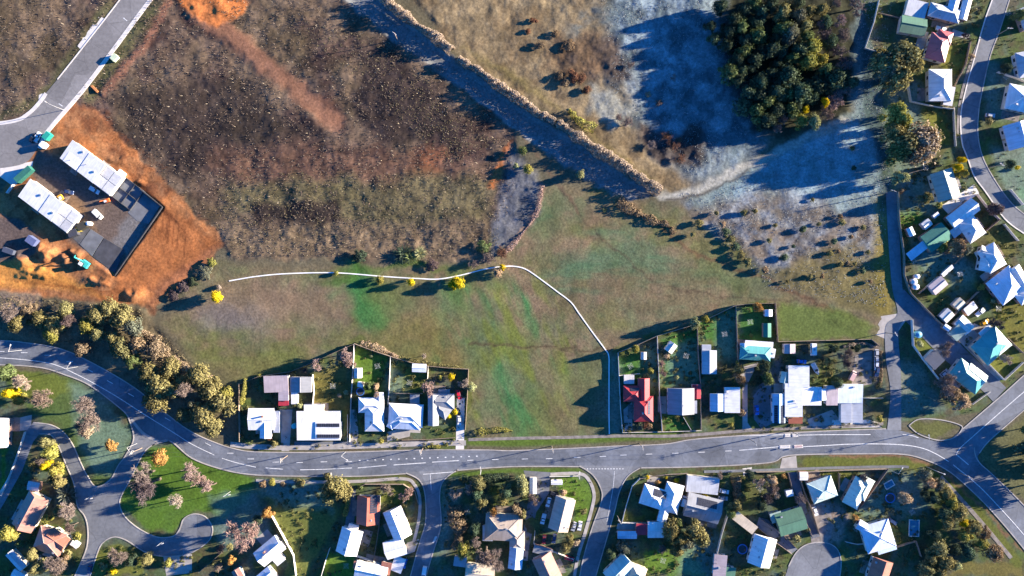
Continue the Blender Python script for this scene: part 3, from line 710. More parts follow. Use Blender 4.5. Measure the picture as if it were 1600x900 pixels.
def drive(label, pts, m='concrete', z=0.075):
    o = sheet('driveway', pts, z, m)
    tag(o, label, None, None, 'structure')
    return o
sheet_n = [0]
def dz():
    sheet_n[0] += 1
    return 0.030 + 0.0003 * sheet_n[0]
for label, pts, m in [
    ('white concrete bay on the estate road verge', [(155, 24), (164, 30), (127, 78), (121, 72)], 'concrete_pale'),
    ('white concrete crossover at the estate corner', [(61, 148), (66, 146), (74, 150), (66, 158), (60, 160)], 'concrete_pale'),
    ('pale concrete driveway beside the red car', [(714, 622), (726, 622), (725, 703), (712, 703)], 'concrete_pale'),
    ('shaded concrete drive between two white houses', [(437, 640), (457, 640), (452, 705), (440, 705)], 'concrete'),
    ('beige drive below the white hip roofed house', [(605, 675), (628, 668), (642, 672), (640, 682), (605, 690)], 'concrete'),
    ('grey forecourt before the flat roofed house', [(460, 690), (560, 690), (560, 700), (460, 700)], 'asphalt_old'),
    ('narrow drive of the blue sided hip house', [(548, 640), (557, 640), (560, 678), (556, 695), (546, 695)], 'concrete'),
    ('paved drive left of the red house', [(974, 640), (988, 628), (988, 672), (976, 674)], 'concrete'),
    ('curved concrete drive left of the big white building', [(1155, 575), (1185, 566), (1178, 580), (1168, 600), (1168, 660), (1176, 672), (1160, 672), (1160, 600)], 'concrete'),
    ('round shaded asphalt yard beside the big white building', [(1176, 620), (1188, 605), (1205, 600), (1206, 662), (1190, 670), (1178, 655)], 'asphalt_old'),
    ('concrete apron in front of the grey ribbed carport', [(1262, 655), (1300, 640), (1315, 660), (1370, 662), (1378, 668), (1262, 670)], 'concrete'),
    ('pale apron below the ribbed carport', [(1300, 656), (1358, 656), (1372, 660), (1366, 667), (1300, 667)], 'concrete_pale'),
    ('paved lane end beside the green reserve', [(1340, 500), (1402, 490), (1416, 500), (1402, 520), (1384, 530), (1352, 516)], 'concrete'),
    ('pale bare patch at the lane end', [(1343, 502), (1352, 503), (1349, 518), (1339, 514)], 'concrete_pale'),
    ('concrete turning court drive with parked white car', [(1263, 790), (1280, 784), (1296, 790), (1302, 820), (1296, 850), (1268, 852)], 'gravel'),
    ('shaded driveway beside the green roofed house', [(1231, 738), (1246, 738), (1262, 800), (1281, 838), (1268, 842), (1252, 800)], 'asphalt'),
    ('diagonal driveway below the green roofed house', [(1186, 808), (1200, 812), (1246, 858), (1236, 866), (1182, 822)], 'asphalt'),
    ('concrete drive beside the pink roofed house', [(1468, 40), (1480, 42), (1516, 55), (1512, 61), (1466, 50)], 'concrete'),
    ('paved drive of the grey green roofed house', [(1470, 322), (1522, 288), (1530, 302), (1482, 335)], 'concrete_pale'),
    ('shaded concrete yard behind the teal roofed house', [(1496, 530), (1522, 505), (1545, 515), (1520, 545), (1568, 590), (1560, 596), (1510, 545)], 'concrete'),
    ('asphalt drive left of the blue roofed house', [(818, 735), (860, 738), (858, 770), (838, 800), (826, 860), (812, 870), (822, 800), (828, 770)], 'asphalt_old'),
    ('pale concrete crossover at the verge', [(1160, 732), (1175, 730), (1172, 744), (1162, 744)], 'concrete_pale'),
    ('concrete crossover near the bend', [(1222, 716), (1244, 712), (1246, 734), (1218, 734)], 'concrete'),
    ('dark driveway between hedge and salmon house', [(548, 765), (556, 765), (553, 828), (538, 826)], 'asphalt_old'),
    ('concrete drive of the blue white house at the bend', [(636, 848), (655, 842), (648, 862), (620, 872)], 'concrete'),
    ('shaded drive along the lower wall of the court', [(255, 868), (300, 866), (300, 895), (260, 900)], 'concrete'),
    ('grey drive at the left edge', [(20, 655), (50, 648), (48, 672), (18, 674)], 'concrete'),
    ('brown gravel yard beside the ribbed carport', [(1336, 556), (1362, 548), (1362, 600), (1330, 606)], 'gravel'),
    ('old concrete yard by the lower white sheds', [(965, 818), (1000, 816), (1000, 826), (962, 832)], 'concrete'),
    ('pale concrete pad beside the site entrance', [(0, 262), (30, 256), (52, 252), (50, 262), (22, 292), (0, 276)], 'concrete_pale'),
]:
    drive(label, pts, m, dz())

# lane markings
def mark(road, pts, w=0.22, smooth=True):
    ribbon('lane_marking', pts, w, 0.09, 0.108, 'paint', roads[road], smooth)
mark(mr, [(-40, 559), (0, 559), (75, 567), (120, 585), (175, 615), (225, 647), (270, 675), (300, 694), (335, 711)], 0.3)
mark(mr, [(347, 716), (370, 723), (400, 730)], 0.3); mark(mr, [(415, 731), (442, 733)], 0.3); mark(mr, [(469, 734), (510, 733), (550, 731)], 0.32); mark(mr, [(559, 731), (604, 727)], 0.32); mark(mr, [(615, 726.5), (665, 723)], 0.32); mark(mr, [(675, 722), (717, 719.5)], 0.32)
for x, y in [(2, 549), (38, 551), (75, 555), (109, 565), (141, 579), (172, 597), (205, 617), (262, 655), (325, 694), (360, 708), (392, 717), (431, 722), (468, 722.5), (506, 721.5), (545, 721), (735, 719), (774, 718), (820, 717), (858, 716.5), (902, 714.5), (942, 713), (974, 711), (1014, 709.5), (1055, 708), (1096, 706.5), (1138, 704.5)]:
    a = math.atan2({True: 0.55, False: 0.0}[110 < x < 330], 1) if x < 400 else -0.04
    mark(mr, [(x - 5 * math.cos(a), y - 5 * math.sin(a)), (x + 5 * math.cos(a), y + 5 * math.sin(a))], 0.27, False)
for i in range(16):
    x = 562 + 12.2 * i; mark(mr, [(x - 1.3, 719.5 - 0.75 * i * 0.6), (x + 1.3, 719.4 - 0.75 * i * 0.6)], 0.45, False)
mark(mr, [(1155, 703.5), (1200, 699.5), (1232, 696)], 0.34); mark(mr, [(1253, 698), (1290, 696), (1325, 694), (1370, 693.5), (1410, 695), (1440, 700), (1462, 709), (1482, 721)], 0.34)
mark(mr, [(1489, 726), (1530, 760), (1570, 802), (1600, 836), (1640, 885)], 0.34); mark(mr, [(1240, 680), (1300, 679), (1360, 679)], 0.3); mark(mr, [(1160, 681), (1226, 679)], 0.3)
mark(mr, [(1410, 679), (1422, 680), (1435, 684)], 0.3)
mark('ridge_road', [(1494, 709), (1502, 698), (1520, 682), (1540, 664), (1600, 612), (1640, 580)], 0.3)
mark('ridge_road', [(1494, 710), (1513, 726)], 0.4, False)
for i in range(14):
    mark('side_street.001', [(912 + 4.6 * i, 732.5), (914.5 + 4.6 * i, 732.5)], 0.35, False)
mark('side_street.001', [(960, 736), (958, 760), (953, 790), (948, 815)], 0.2)
mark('side_street', [(661, 741), (712, 737)], 0.3, False); mark('side_street', [(672, 740), (674, 766)], 0.25, False)
mark('estate_road', [(193, 28), (199, 33)], 0.35, False); mark('estate_road', [(92, 162), (98, 166)], 0.35, False)
for i in range(4): mark('side_street', [(676 + i * 1.0, 848 - i * 0.3), (680 + i, 838)], 0.2, False)

# the white boundary line across the field
bl = ribbon('boundary_line', [(358, 439), (375, 436), (400, 432), (440, 428), (500, 426), (540, 427), (600, 432), (650, 435), (685, 436), (720, 430), (760, 420), (790, 416), (810, 417), (826, 423), (850, 440), (870, 455), (892, 472), (905, 490), (925, 518), (945, 545), (951, 556), (951.5, 580), (951.5, 640), (952, 678)], 0.5, -0.05, 0.14, plain('white_line', (0.8, 0.79, 0.76), 0.7, 1.0, 0.93, 1.05), None, True, True)
tag(bl, 'thin white boundary line curving across the open field to the footpath', 'boundary line')

# ------------------------------------------------------------------ building kit
CW = {'white': (0.78, 0.77, 0.75), 'offwhite': (0.66, 0.63, 0.58), 'palegrey': (0.50, 0.51, 0.53), 'grey': (0.27, 0.275, 0.29), 'dark': (0.085, 0.09, 0.105), 'navy': (0.07, 0.085, 0.13), 'salmon': (0.36, 0.10, 0.065),
      'red': (0.42, 0.04, 0.045), 'terracotta': (0.36, 0.15, 0.10), 'pink': (0.40, 0.21, 0.165), 'cream': (0.66, 0.55, 0.40), 'tan': (0.44, 0.36, 0.29), 'mint': (0.55, 0.66, 0.58), 'green': (0.10, 0.21, 0.13), 'sage': (0.30, 0.40, 0.34),
      'teal': (0.09, 0.36, 0.35), 'darkgreen': (0.04, 0.20, 0.14), 'bluewhite': (0.62, 0.68, 0.76), 'paleblue': (0.50, 0.62, 0.72), 'blue': (0.16, 0.30, 0.52), 'rust': (0.30, 0.09, 0.05), 'crimson': (0.42, 0.04, 0.055), 'mauve': (0.45, 0.37, 0.38)}
_win = {}
def window_mesh():
    if 'w' not in _win:
        mb = MB(); mb.box(-0.8, 0.8, -0.03, 0.03, -0.6, 0.6); n = len(mb.f)
        mb.box(-0.9, 0.9, -0.02, 0.02, -0.7, 0.7)
        me = bpy.data.meshes.new('window'); me.from_pydata(mb.v, [], mb.f)
        me.materials.append(M['glass']); me.materials.append(M['white_timber'])
        for p in me.polygons: p.material_index = 0 if p.index < n else 1
        _win['w'] = me
        mb = MB(); mb.box(-0.45, 0.45, -0.04, 0.04, 0, 2.05)
        me = bpy.data.meshes.new('door'); me.from_pydata(mb.v, [], mb.f); me.materials.append(M['timber']); _win['d'] = me
    return _win['w'], _win['d']

WALLS = [(0.50, 0.44, 0.36), (0.34, 0.20, 0.15), (0.60, 0.58, 0.54), (0.42, 0.40, 0.38), (0.55, 0.50, 0.40)]

def roof_shape(L, D, typ, pitch):
    """verts and faces of a roof shell: top planes, fascia and soffit, eaves at z = 0; also ridge lines"""
    a, b_ = L / 2, D / 2
    t = 0.22
    rise = math.tan(math.radians(pitch))
    lines = []
    if typ == 'hip':
        if L >= D:
            h = b_ * rise; r = a - b_
            if r < 0.4:
                top = [(0, 0, h)]; tf = [(0, 1, 4), (1, 2, 4), (2, 3, 4), (3, 0, 4)]
                lines = [((-a, -b_, 0), top[0]), ((a, -b_, 0), top[0]), ((a, b_, 0), top[0]), ((-a, b_, 0), top[0])]
            else:
                top = [(-r, 0, h), (r, 0, h)]; tf = [(0, 1, 5, 4), (1, 2, 5), (2, 3, 4, 5), (3, 0, 4)]
                lines = [(top[0], top[1]), ((-a, -b_, 0), top[0]), ((a, -b_, 0), top[1]), ((a, b_, 0), top[1]), ((-a, b_, 0), top[0])]
        else:
            h = a * rise; r = b_ - a
            if r < 0.4: return roof_shape(L, L * 0.9999, typ, pitch)
            top = [(0, -r, h), (0, r, h)]; tf = [(0, 1, 4), (1, 2, 5, 4), (2, 3, 5), (3, 0, 4, 5)]
            lines = [(top[0], top[1]), ((-a, -b_, 0), top[0]), ((a, -b_, 0), top[0]), ((a, b_, 0), top[1]), ((-a, b_, 0), top[1])]
    elif typ == 'gable':
        h = b_ * rise
        top = [(-a, 0, h), (a, 0, h)]; tf = [(0, 1, 5, 4), (1, 2, 5), (2, 3, 4, 5), (3, 0, 4)]
        lines = [(top[0], top[1])]
    elif typ == 'hipl':                       # hip at the -x end, gable at the +x end
        h = b_ * rise
        top = [(-a + b_, 0, h), (a, 0, h)]; tf = [(0, 1, 5, 4), (1, 2, 5), (2, 3, 4, 5), (3, 0, 4)]
        lines = [(top[0], top[1]), ((-a, -b_, 0), top[0]), ((-a, b_, 0), top[0])]
    else:                                     # skillion
        h = 2 * b_ * rise
        vs = [(-a, -b_, 0), (a, -b_, 0), (a, b_, h), (-a, b_, h), (-a, -b_, -t), (a, -b_, -t), (a, b_, h - t), (-a, b_, h - t)]
        fs = [(0, 1, 2, 3), (7, 6, 5, 4), (0, 4, 5, 1), (1, 5, 6, 2), (2, 6, 7, 3), (3, 7, 4, 0)]
        return vs, fs, [], h
    eave = [(-a, -b_, 0), (a, -b_, 0), (a, b_, 0), (-a, b_, 0)]
    vs = eave + top; n = len(vs)
    vs = vs + [(x, y, z - t) for x, y, z in eave]
    fs = list(tf) + [(0, n, n + 1, 1), (1, n + 1, n + 2, 2), (2, n + 2, n + 3, 3), (3, n + 3, n, 0), (n + 3, n + 2, n + 1, n)]
    return vs, fs, lines, h

HOUSES = []
def house(label, wings, solar=(), chim=(), name='house', cat='house', wallc=None, group=None, posts=False, win=True):
    """wings: (cx, cy, length, depth, angle, type, colour, eave height, pitch) in photo pixels and degrees, angle clockwise in the photo"""
    cx, cy = wings[0][0], wings[0][1]
    base = W(cx, cy, 3.0); base.z = 0
    root = empty(name, base)
    tag(root, label, cat, group)
    HOUSES.append((root, cx, cy))
    wallc = wallc or rng.choice(WALLS)
    wm, dm = window_mesh()
    small = cat in ('shed', 'carport', 'garage', 'pergola')
    g0 = gz(base.x, base.y)
    roofs = []
    for i, w in enumerate(wings):
        x, y, L, D, ang = w[:5]
        typ = w[5] if len(w) > 5 else 'hip'
        col = w[6] if len(w) > 6 else 'white'
        e = (w[7] + (0 if small else 0.25) if len(w) > 7 and w[7] else (2.3 if small else 3.0)) + 0.017 * i
        pitch = w[8] if len(w) > 8 else (10 if small else 26)
        if typ == 'flat': pitch = w[8] if len(w) > 8 else 3
        col = CW[col] if isinstance(col, str) else col
        k = S * (CAM_H - e) / CAM_H
        L *= k; D *= k
        p = W(x, y, e) - base
        rz = -math.radians(ang)
        vs, fs, lines, h = roof_shape(L, D, typ, pitch)
        r = mesh_obj('roof', vs, fs, M['roof'], root)
        r.location = (p.x, p.y, e + g0); r.rotation_euler = (0, 0, rz)
        j = rng.uniform(0.93, 1.05)
        r.color = (min(col[0] * j, .85), min(col[1] * j, .85), min(col[2] * j, .85), 1)
        roofs.append((r, L, D, typ, pitch, h))
        if lines:
            mb = MB()
            for q0, q1 in lines: mb.tube(Vector(q0) + Vector((0, 0, 0.03)), Vector(q1) + Vector((0, 0, 0.05)), 0.13, 0.13, 5)
            rc = mb.build('ridge_cap', M['roof'], r); rc.color = tuple(min(c * 1.12 + 0.02, .85) for c in r.color[:3]) + (1,)
        ins = 0.45 if not small else 0.12
        a, b_ = L / 2 - ins, D / 2 - ins
        rot = Matrix.Rotation(rz, 4, 'Z')
        if posts and i == 0:
            for sx in (-1, 1):
                for sy in (-1, 1):
                    q = rot @ Vector((sx * a, sy * b_, 0))
                    mb = MB(); mb.box(-.06, .06, -.06, .06, -0.1, e + g0 - 0.15)
                    po = mb.build('post', M['steel'], root); po.location = (p.x + q.x, p.y + q.y, 0)
            continue
        mb = MB()
        if typ in ('gable', 'hipl'):
            hh = (D / 2 - ins) * math.tan(math.radians(pitch)) - 0.12
            prof = [(-b_, -0.3 - e), (b_, -0.3 - e), (b_, -0.12), (0, max(hh, 0)), (-b_, -0.12)]
            xe = a if typ == 'gable' else a
            n = 5
            vv = [(-a if typ == 'gable' else -a, yy, zz if typ == 'gable' or zz <= 0 else -0.12) for yy, zz in prof] + [(xe, yy, zz) for yy, zz in prof]
            mb.add(vv, [tuple(range(n - 1, -1, -1)), tuple(range(n, 2 * n))] + [(q, (q + 1) % n, n + (q + 1) % n, n + q) for q in range(n)])
        else:
            mb.box(-a, a, -b_, b_, -0.3 - e, -0.15)
        wl_ = mb.build('wall', M['wall'], root)
        wl_.location = (p.x, p.y, e + g0); wl_.rotation_euler = (0, 0, rz); wl_.color = (*wallc, 1)
        if win and not small:
            spots = []
            for sy in (-1, 1):
                for u in ((-0.55, 0.5) if L > 7 else (0.0,)):
                    spots.append((u * a, sy * (b_ + 0.012), 0))
            for sx in (-1, 1): spots.append((sx * (a + 0.012), 0.2 * b_, math.pi / 2))
            for (ux, uy, ra) in spots:
                o = bpy.data.objects.new('window', wm); link(o, wl_)
                o.location = (ux, uy, 1.5 - e); o.rotation_euler = (0, 0, ra)
            if i == 0:
                o = bpy.data.objects.new('door', dm); link(o, wl_)
                o.location = (0.05 * a, -(b_ + 0.012), 0.05 - e)
        elif small and i == 0:
            o = bpy.data.objects.new('door', dm); link(o, wl_); o.location = (0, -(b_ + 0.012), 0.05 - e)
    for (wi, side, u, v, nu, nv) in solar:
        r, L, D, typ, pitch, h = roofs[wi]
        rp = math.radians(pitch)
        mb = MB()
        pw, ph = 1.05, 1.7
        for a_ in range(nu):
            for b2 in range(nv):
                x0 = (a_ - nu / 2) * pw; y0 = (b2 - nv / 2) * ph
                mb.box(x0 + .03, x0 + pw - .03, y0 + .03, y0 + ph - .03, 0.04, 0.10)
        o = mb.build('solar_panel', M['solar'], r)
        if typ == 'flat':
            yy = v * D / 2
            o.location = (u * L / 2, yy, (yy + D / 2) * math.tan(rp) + 0.02); o.rotation_euler = (rp, 0, 0)
        elif side in (-1, 1):
            yy = side * (1 - v) * D / 2
            o.location = (u * L / 2, yy, v * h + 0.02); o.rotation_euler = (-side * rp, 0, 0)
        else:                        # end hips
            sx = side // 2
            xx = sx * (L / 2 - v * D / 2)
            o.location = (xx, u * D / 2, v * h + 0.02); o.rotation_euler = (0, 0, 0)
            o.rotation_euler = (Matrix.Rotation(sx * rp, 3, 'Y') @ Matrix.Rotation(math.pi / 2, 3, 'Z')).to_euler()
    if not small:
        r, L, D, typ, pitch, h = roofs[0]
        for k in range(rng.choice((1, 2, 3))):
            u, v = rng.uniform(-.7, .7), rng.uniform(-.75, .75)
            zz = (v * D / 2 + D / 2) * math.tan(math.radians(pitch)) if typ == 'flat' else min(h, D / 2 * (1 - abs(v)) * math.tan(math.radians(pitch)))
            if typ == 'hip': zz = min(zz, (L / 2) * (1 - abs(u)) * math.tan(math.radians(pitch)))
            if k == 0: o = MB().box(-.45, .45, -.35, .35, -.3, .38).build('roof_vent', M['steel'], r)
            else: o = MB().tube((0, 0, -.3), (0, 0, .55), .11, .11, 8).build('vent_pipe', M['dark_metal'], r)
            o.location = (u * L / 2, v * D / 2, zz)
    if not small and win:                      # paved patio against one side
        r, L, D, typ, pitch, h = roofs[0]
        for sy in rng.sample((-1, 1), 2):
            pw, pd = rng.uniform(.35, .7) * L, rng.uniform(2.5, 4.5)
            u = rng.uniform(-.25, .25) * L
            cw = r.location + base + Matrix.Rotation(r.rotation_euler.z, 3, 'Z') @ Vector((u, sy * (D / 2 + pd / 2 - .3), 0))
            qx, qy = np.array([cw.x / S + 800]), np.array([450 - cw.y / S])
            if min(float(sdf_poly(q, qx, qy)[0]) for q in ROADS.values()) < 16: continue
            o = MB().box(u - pw / 2, u + pw / 2, sy * (D / 2 + pd / 2 - .3) - pd / 2, sy * (D / 2 + pd / 2 - .3) + pd / 2, -.1, .052).build('patio', M[rng.choice(('concrete', 'gravel', 'timber', 'concrete'))], root)
            o.location = (r.location.x, r.location.y, 0); o.rotation_euler = r.rotation_euler
            break
    for (wi, u, v) in chim:
        r, L, D, typ, pitch, h = roofs[wi]
        mb = MB(); mb.box(-.35, .35, -.35, .35, -0.5, 1.2); mb.box(-.42, .42, -.42, .42, 1.2, 1.32)
        o = mb.build('chimney', plain('brick_chimney', (0.25, 0.13, 0.09)) if 'chm' not in M else M['chm'], r)
        M['chm'] = o.data.materials[0]
        zz = max(h * (1 - abs(v)), 0.1)
        o.location = (u * L / 2, v * D / 2, zz)
    return root

def shed(label, x, y, L, D, ang, col='white', typ='gable', e=2.3, pitch=10, cat='shed', posts=False, solar=()):
    return house(label, [(x, y, L, D, ang, typ, col, e, pitch)], solar, (), 'carport' if posts else 'shed', 'carport' if posts else cat, None, None, posts)

# ------------------------------------------------------------------ fences
FENCES = []
def fence(label, pts, h=1.6, m='timber', name='fence', wire=False):
    P = [W(x, y, h * 0.9) for x, y in pts]
    root = empty(name, (P[0].x, P[0].y, 0)); tag(root, label, name.replace('_', ' ').split()[-1])
    for a, b_ in zip(P, P[1:]):
        d = b_ - a; d.z = 0
        L = d.length
        n = max(1, int(L / 12))
        for k in range(n):
            q0 = a + d * (k / n); q1 = a + d * ((k + 1) / n)
            za, zb = gzm(q0.x, q0.y), gzm(q1.x, q1.y)
            u = d.normalized(); nn = Vector((-u.y, u.x, 0)) * 0.045
            hh = h * rng.uniform(0.97, 1.03)
            mb = MB()
            vs = []
            for q, z in ((q0, za), (q1, zb)):
                for s_ in (1, -1):
                    for zz in (z - 0.2, z + hh): vs.append((q.x + s_ * nn.x, q.y + s_ * nn.y, zz))
            mb.add(vs, [(0, 1, 3, 2), (4, 6, 7, 5), (0, 4, 5, 1), (2, 3, 7, 6), (1, 5, 7, 3)])
            # capping rail
            vs2 = []
            for q, z in ((q0, za), (q1, zb)):
                for s_ in (1.6, -1.6):
                    for zz in (z + hh, z + hh + 0.05): vs2.append((q.x + s_ * nn.x, q.y + s_ * nn.y, zz))
            mb.add(vs2, [(0, 1, 3, 2), (4, 6, 7, 5), (0, 4, 5, 1), (2, 3, 7, 6), (1, 5, 7, 3), (0, 2, 6, 4)])
            o = mb.build('fence_panel', M[m], root); o.location = (-P[0].x, -P[0].y, 0)
    mbp = None
    for q in P:
        mb = MB(); mb.box(-.07, .07, -.07, .07, -0.2, h + 0.12)
        o = mb.build('post', M[m], root); o.location = (q.x - P[0].x, q.y - P[0].y, gzm(q.x, q.y))
    return root

# ------------------------------------------------------------------ vegetation kit
def quads(pos, nor, size, r, aspect=0.6):
    n = len(pos)
    nor = nor / np.maximum(np.linalg.norm(nor, axis=1, keepdims=True), 1e-6)
    t = r.normal(size=(n, 3)); t -= nor * (t * nor).sum(1, keepdims=True); t /= np.maximum(np.linalg.norm(t, axis=1, keepdims=True), 1e-6)
    b_ = np.cross(nor, t)
    s = size[:, None]
    v = np.stack([pos - t * s, pos - b_ * s * aspect, pos + t * s, pos + b_ * s * aspect], 1).reshape(-1, 3)
    f = np.arange(4 * n).reshape(n, 4)
    return v, f

def lobe_crown(seed, lobes=11, leaves=2400, leaf=0.085, spread=0.66, z0=0.24, z1=0.9, lr=(0.15, 0.48), flat=0.75):
    r = np.random.default_rng(seed)
    P, N = [], []
    cs = []
    for i in range(lobes):
        a = i * 2.4 + r.uniform(-.5, .5)
        rad = spread * math.sqrt((i + 0.4) / lobes) * r.uniform(0.8, 1.15)
        zc = z1 - (z1 - z0) * (rad / spread) ** 1.5 * r.uniform(0.5, 1.0)
        cs.append((rad * math.cos(a), rad * math.sin(a), zc, r.uniform(*lr)))
    per = leaves // lobes
    for (x, y, z, q) in cs:
        d = r.normal(size=(per, 3)); d /= np.linalg.norm(d, axis=1, keepdims=True)
        d[:, 2] = np.where(d[:, 2] < -0.3, -d[:, 2], d[:, 2])
        rad = q * np.where(r.random((per, 1)) < 0.14, r.uniform(1.0, 1.5, size=(per, 1)), r.uniform(0.7, 1.06, size=(per, 1))) * (1 + 0.12 * np.sin(d[:, :1] * 9 + x * 7) * np.cos(d[:, 1:2] * 8))
        p = d * rad * np.array([1, 1, flat * 0.55]) + np.array([x, y, z - 0.12])
        P.append(p); N.append(d + r.normal(scale=0.32, size=d.shape))
    P = np.concatenate(P); N = np.concatenate(N)
    return quads(P, N, r.uniform(0.55, 1.25, len(P)) * leaf, r)

def bare_tree(seed, twigs=2600):
    r = np.random.default_rng(seed); rr = random.Random(seed)
    mb = MB(); ends = []
    def grow(p, d, L, rad, lev):
        q = p + d * L
        mb.tube(p, q, rad, rad * 0.65, 4 if lev > 1 else 5, False)
        if lev >= 4: ends.append((q, d)); return
        if lev >= 2: ends.append((p + d * L * 0.5, d))
        for k in range(rr.choice((3, 4)) if lev < 2 else 3):
            a = rr.uniform(0, 6.28)
            side = Vector((math.cos(a), math.sin(a), rr.uniform(-0.1, 0.35)))
            nd = (d * 0.62 + side * rr.uniform(0.5, 0.8)).normalized()
            grow(q, nd, L * rr.uniform(0.62, 0.85), rad * 0.6, lev + 1)
    grow(Vector((0, 0, 0)), Vector((rr.uniform(-.06, .06), rr.uniform(-.06, .06), 1)).normalized(), 0.27, 0.04, 0)
    bv, bf = np.array([tuple(v) for v in mb.v]), mb.f
    rm = np.percentile(np.hypot([e[0].x for e in ends], [e[0].y for e in ends]), 92); zm = max(e[0].z for e in ends)
    sc = np.array([0.86 / rm, 0.86 / rm, 0.92 / zm])
    bv = bv * sc
    E = np.array([tuple(e[0]) for e in ends]) * sc; D = np.array([tuple(e[1]) for e in ends])
    k = r.integers(0, len(E), twigs)
    d = D[k] * 0.6 + r.normal(scale=0.6, size=(twigs, 3)); d[:, 2] = np.abs(d[:, 2]) * 0.7 - 0.1
    d /= np.linalg.norm(d, axis=1, keepdims=True)
    p0 = E[k] + r.normal(scale=0.05, size=(twigs, 3)); L = r.uniform(0.10, 0.24, (twigs, 1))
    w = np.cross(d, r.normal(size=(twigs, 3))); w /= np.maximum(np.linalg.norm(w, axis=1, keepdims=True), 1e-6)
    v = np.stack([p0 - w * 0.011, p0 + w * 0.011, p0 + d * L], 1).reshape(-1, 3)
    return bv, bf, v, np.arange(3 * twigs).reshape(-1, 3)

def trunk_mesh(seed, top=0.6, limbs=4, rad=0.05):
    rr = random.Random(seed); mb = MB()
    mb.tube((0, 0, -0.03), (0.02, 0.01, top * 0.55), rad, rad * 0.7, 7)
    for i in range(limbs):
        a = i * 6.28 / limbs + rr.uniform(-.4, .4)
        mb.tube((0.02, 0.01, top * (0.35 + 0.1 * (i % 2))), (0.45 * math.cos(a), 0.45 * math.sin(a), top * rr.uniform(0.95, 1.2)), rad * 0.5, rad * 0.15, 5)
    mb.tube((0.02, 0.01, top * 0.5), (0, 0, top * 1.3), rad * 0.7, rad * 0.2, 6)
    me = bpy.data.meshes.new('trunk'); me.from_pydata([tuple(v) for v in mb.v], [], mb.f); me.materials.append(M['bark'])
    return me

PROTO = {'leafy': [], 'bare': [], 'shrub': [], 'conifer': [], 'spiky': [], 'fluffy': []}
for i in range(7):
    v, f = lobe_crown(100 + i, 10 + 2 * i, 3600, 0.066)
    PROTO['leafy'].append((np_mesh('crown', v, f, M['leaf']), trunk_mesh(200 + i)))
for i in range(3):                       # loose, many small tufts
    v, f = lobe_crown(130 + i, 24, 3000, 0.06, 0.74, 0.22, 0.9, (0.16, 0.3))
    PROTO['fluffy'].append((np_mesh('crown', v, f, M['leaf']), trunk_mesh(230 + i, 0.5)))
for i in range(4):
    bv, bf, tv, tf = bare_tree(300 + i)
    me = bpy.data.meshes.new('trunk'); me.from_pydata([tuple(v) for v in bv], [], bf); me.materials.append(M['bark'])
    PROTO['bare'].append((np_mesh('twigs', tv, tf, M['twig']), me))
for i in range(4):
    v, f = lobe_crown(400 + i, 7, 900, 0.13, 0.5, 0.35, 0.72, (0.34, 0.5), 1.3)
    v[:, 2] = np.maximum(v[:, 2], -0.02)
    PROTO['shrub'].append((np_mesh('shrub', v, f, M['leaf']), None))
for i in range(2):                       # dense cone, clipped or conifer like
    r_ = np.random.default_rng(430 + i); n = 2200
    z = r_.uniform(0.08, 1, n) ; a = r_.uniform(0, 6.283, n); q = (1 - z) ** 0.75 * r_.uniform(0.75, 1.05, n) * (1 + 0.15 * np.sin(a * 5 + i) + 0.1 * np.sin(z * 30))
    p = np.stack([q * np.cos(a), q * np.sin(a), z], 1); nn = np.stack([np.cos(a), np.sin(a), np.full(n, 0.5)], 1) + r_.normal(scale=0.4, size=(n, 3))
    v, f = quads(p, nn, r_.uniform(0.05, 0.1, n), r_)
    PROTO['conifer'].append((np_mesh('crown', v, f, M['leaf']), trunk_mesh(240 + i, 0.3, 2)))
for i in range(2):                       # flax, agave and palm heads: long arching blades
    r_ = np.random.default_rng(450 + i); V, F = [], []
    for k in range(150):
        a = r_.uniform(0, 6.283); el = r_.uniform(0.1, 1.35); L = r_.uniform(0.6, 1.0); w = 0.035
        d = np.array([math.cos(a) * math.cos(el), math.sin(a) * math.cos(el), math.sin(el)]); s_ = np.array([-math.sin(a), math.cos(a), 0]) * w
        p0 = np.array([0, 0, 0.1]) + r_.normal(scale=0.06, size=3); p1 = p0 + d * L * 0.6; p2 = p0 + d * L - np.array([0, 0, 0.25 * L])
        n0 = len(V); V += [p0 - s_ * .6, p0 + s_ * .6, p1 + s_, p1 - s_, p2 + s_ * .2, p2 - s_ * .2]; F += [(n0, n0 + 1, n0 + 2, n0 + 3), (n0 + 3, n0 + 2, n0 + 4, n0 + 5)]
    PROTO['spiky'].append((np_mesh('blades', np.array(V), np.array(F), M['leaf']), None))

TC = {'olive': (0.20, 0.178, 0.072), 'yellowgreen': (0.27, 0.25, 0.06), 'dark': (0.055, 0.078, 0.045), 'darkgreen': (0.08, 0.118, 0.065), 'green': (0.13, 0.165, 0.06), 'grey': (0.16, 0.165, 0.11), 'yellow': (0.52, 0.40, 0.012),
      'pale': (0.30, 0.31, 0.15), 'tan': (0.42, 0.31, 0.20), 'straw': (0.33, 0.255, 0.185), 'brown': (0.21, 0.15, 0.09), 'rust': (0.17, 0.08, 0.045), 'orange': (0.34, 0.19, 0.06), 'pinkbare': (0.30, 0.205, 0.18), 'bare': (0.20, 0.15, 0.125), 'darkbare': (0.10, 0.072, 0.07), 'palebare': (0.36, 0.28, 0.22)}
TWORD = {'olive': 'olive green', 'yellowgreen': 'yellow green', 'dark': 'very dark green', 'darkgreen': 'dark green', 'green': 'mid green', 'grey': 'grey green', 'yellow': 'bright yellow', 'pale': 'pale green', 'tan': 'dry tan', 'straw': 'straw coloured', 'brown': 'brown', 'rust': 'rusty red brown', 'orange': 'orange leaved',
         'pinkbare': 'leafless pinkish', 'bare': 'leafless brown', 'darkbare': 'leafless dark', 'palebare': 'leafless pale'}
PLANTS = []
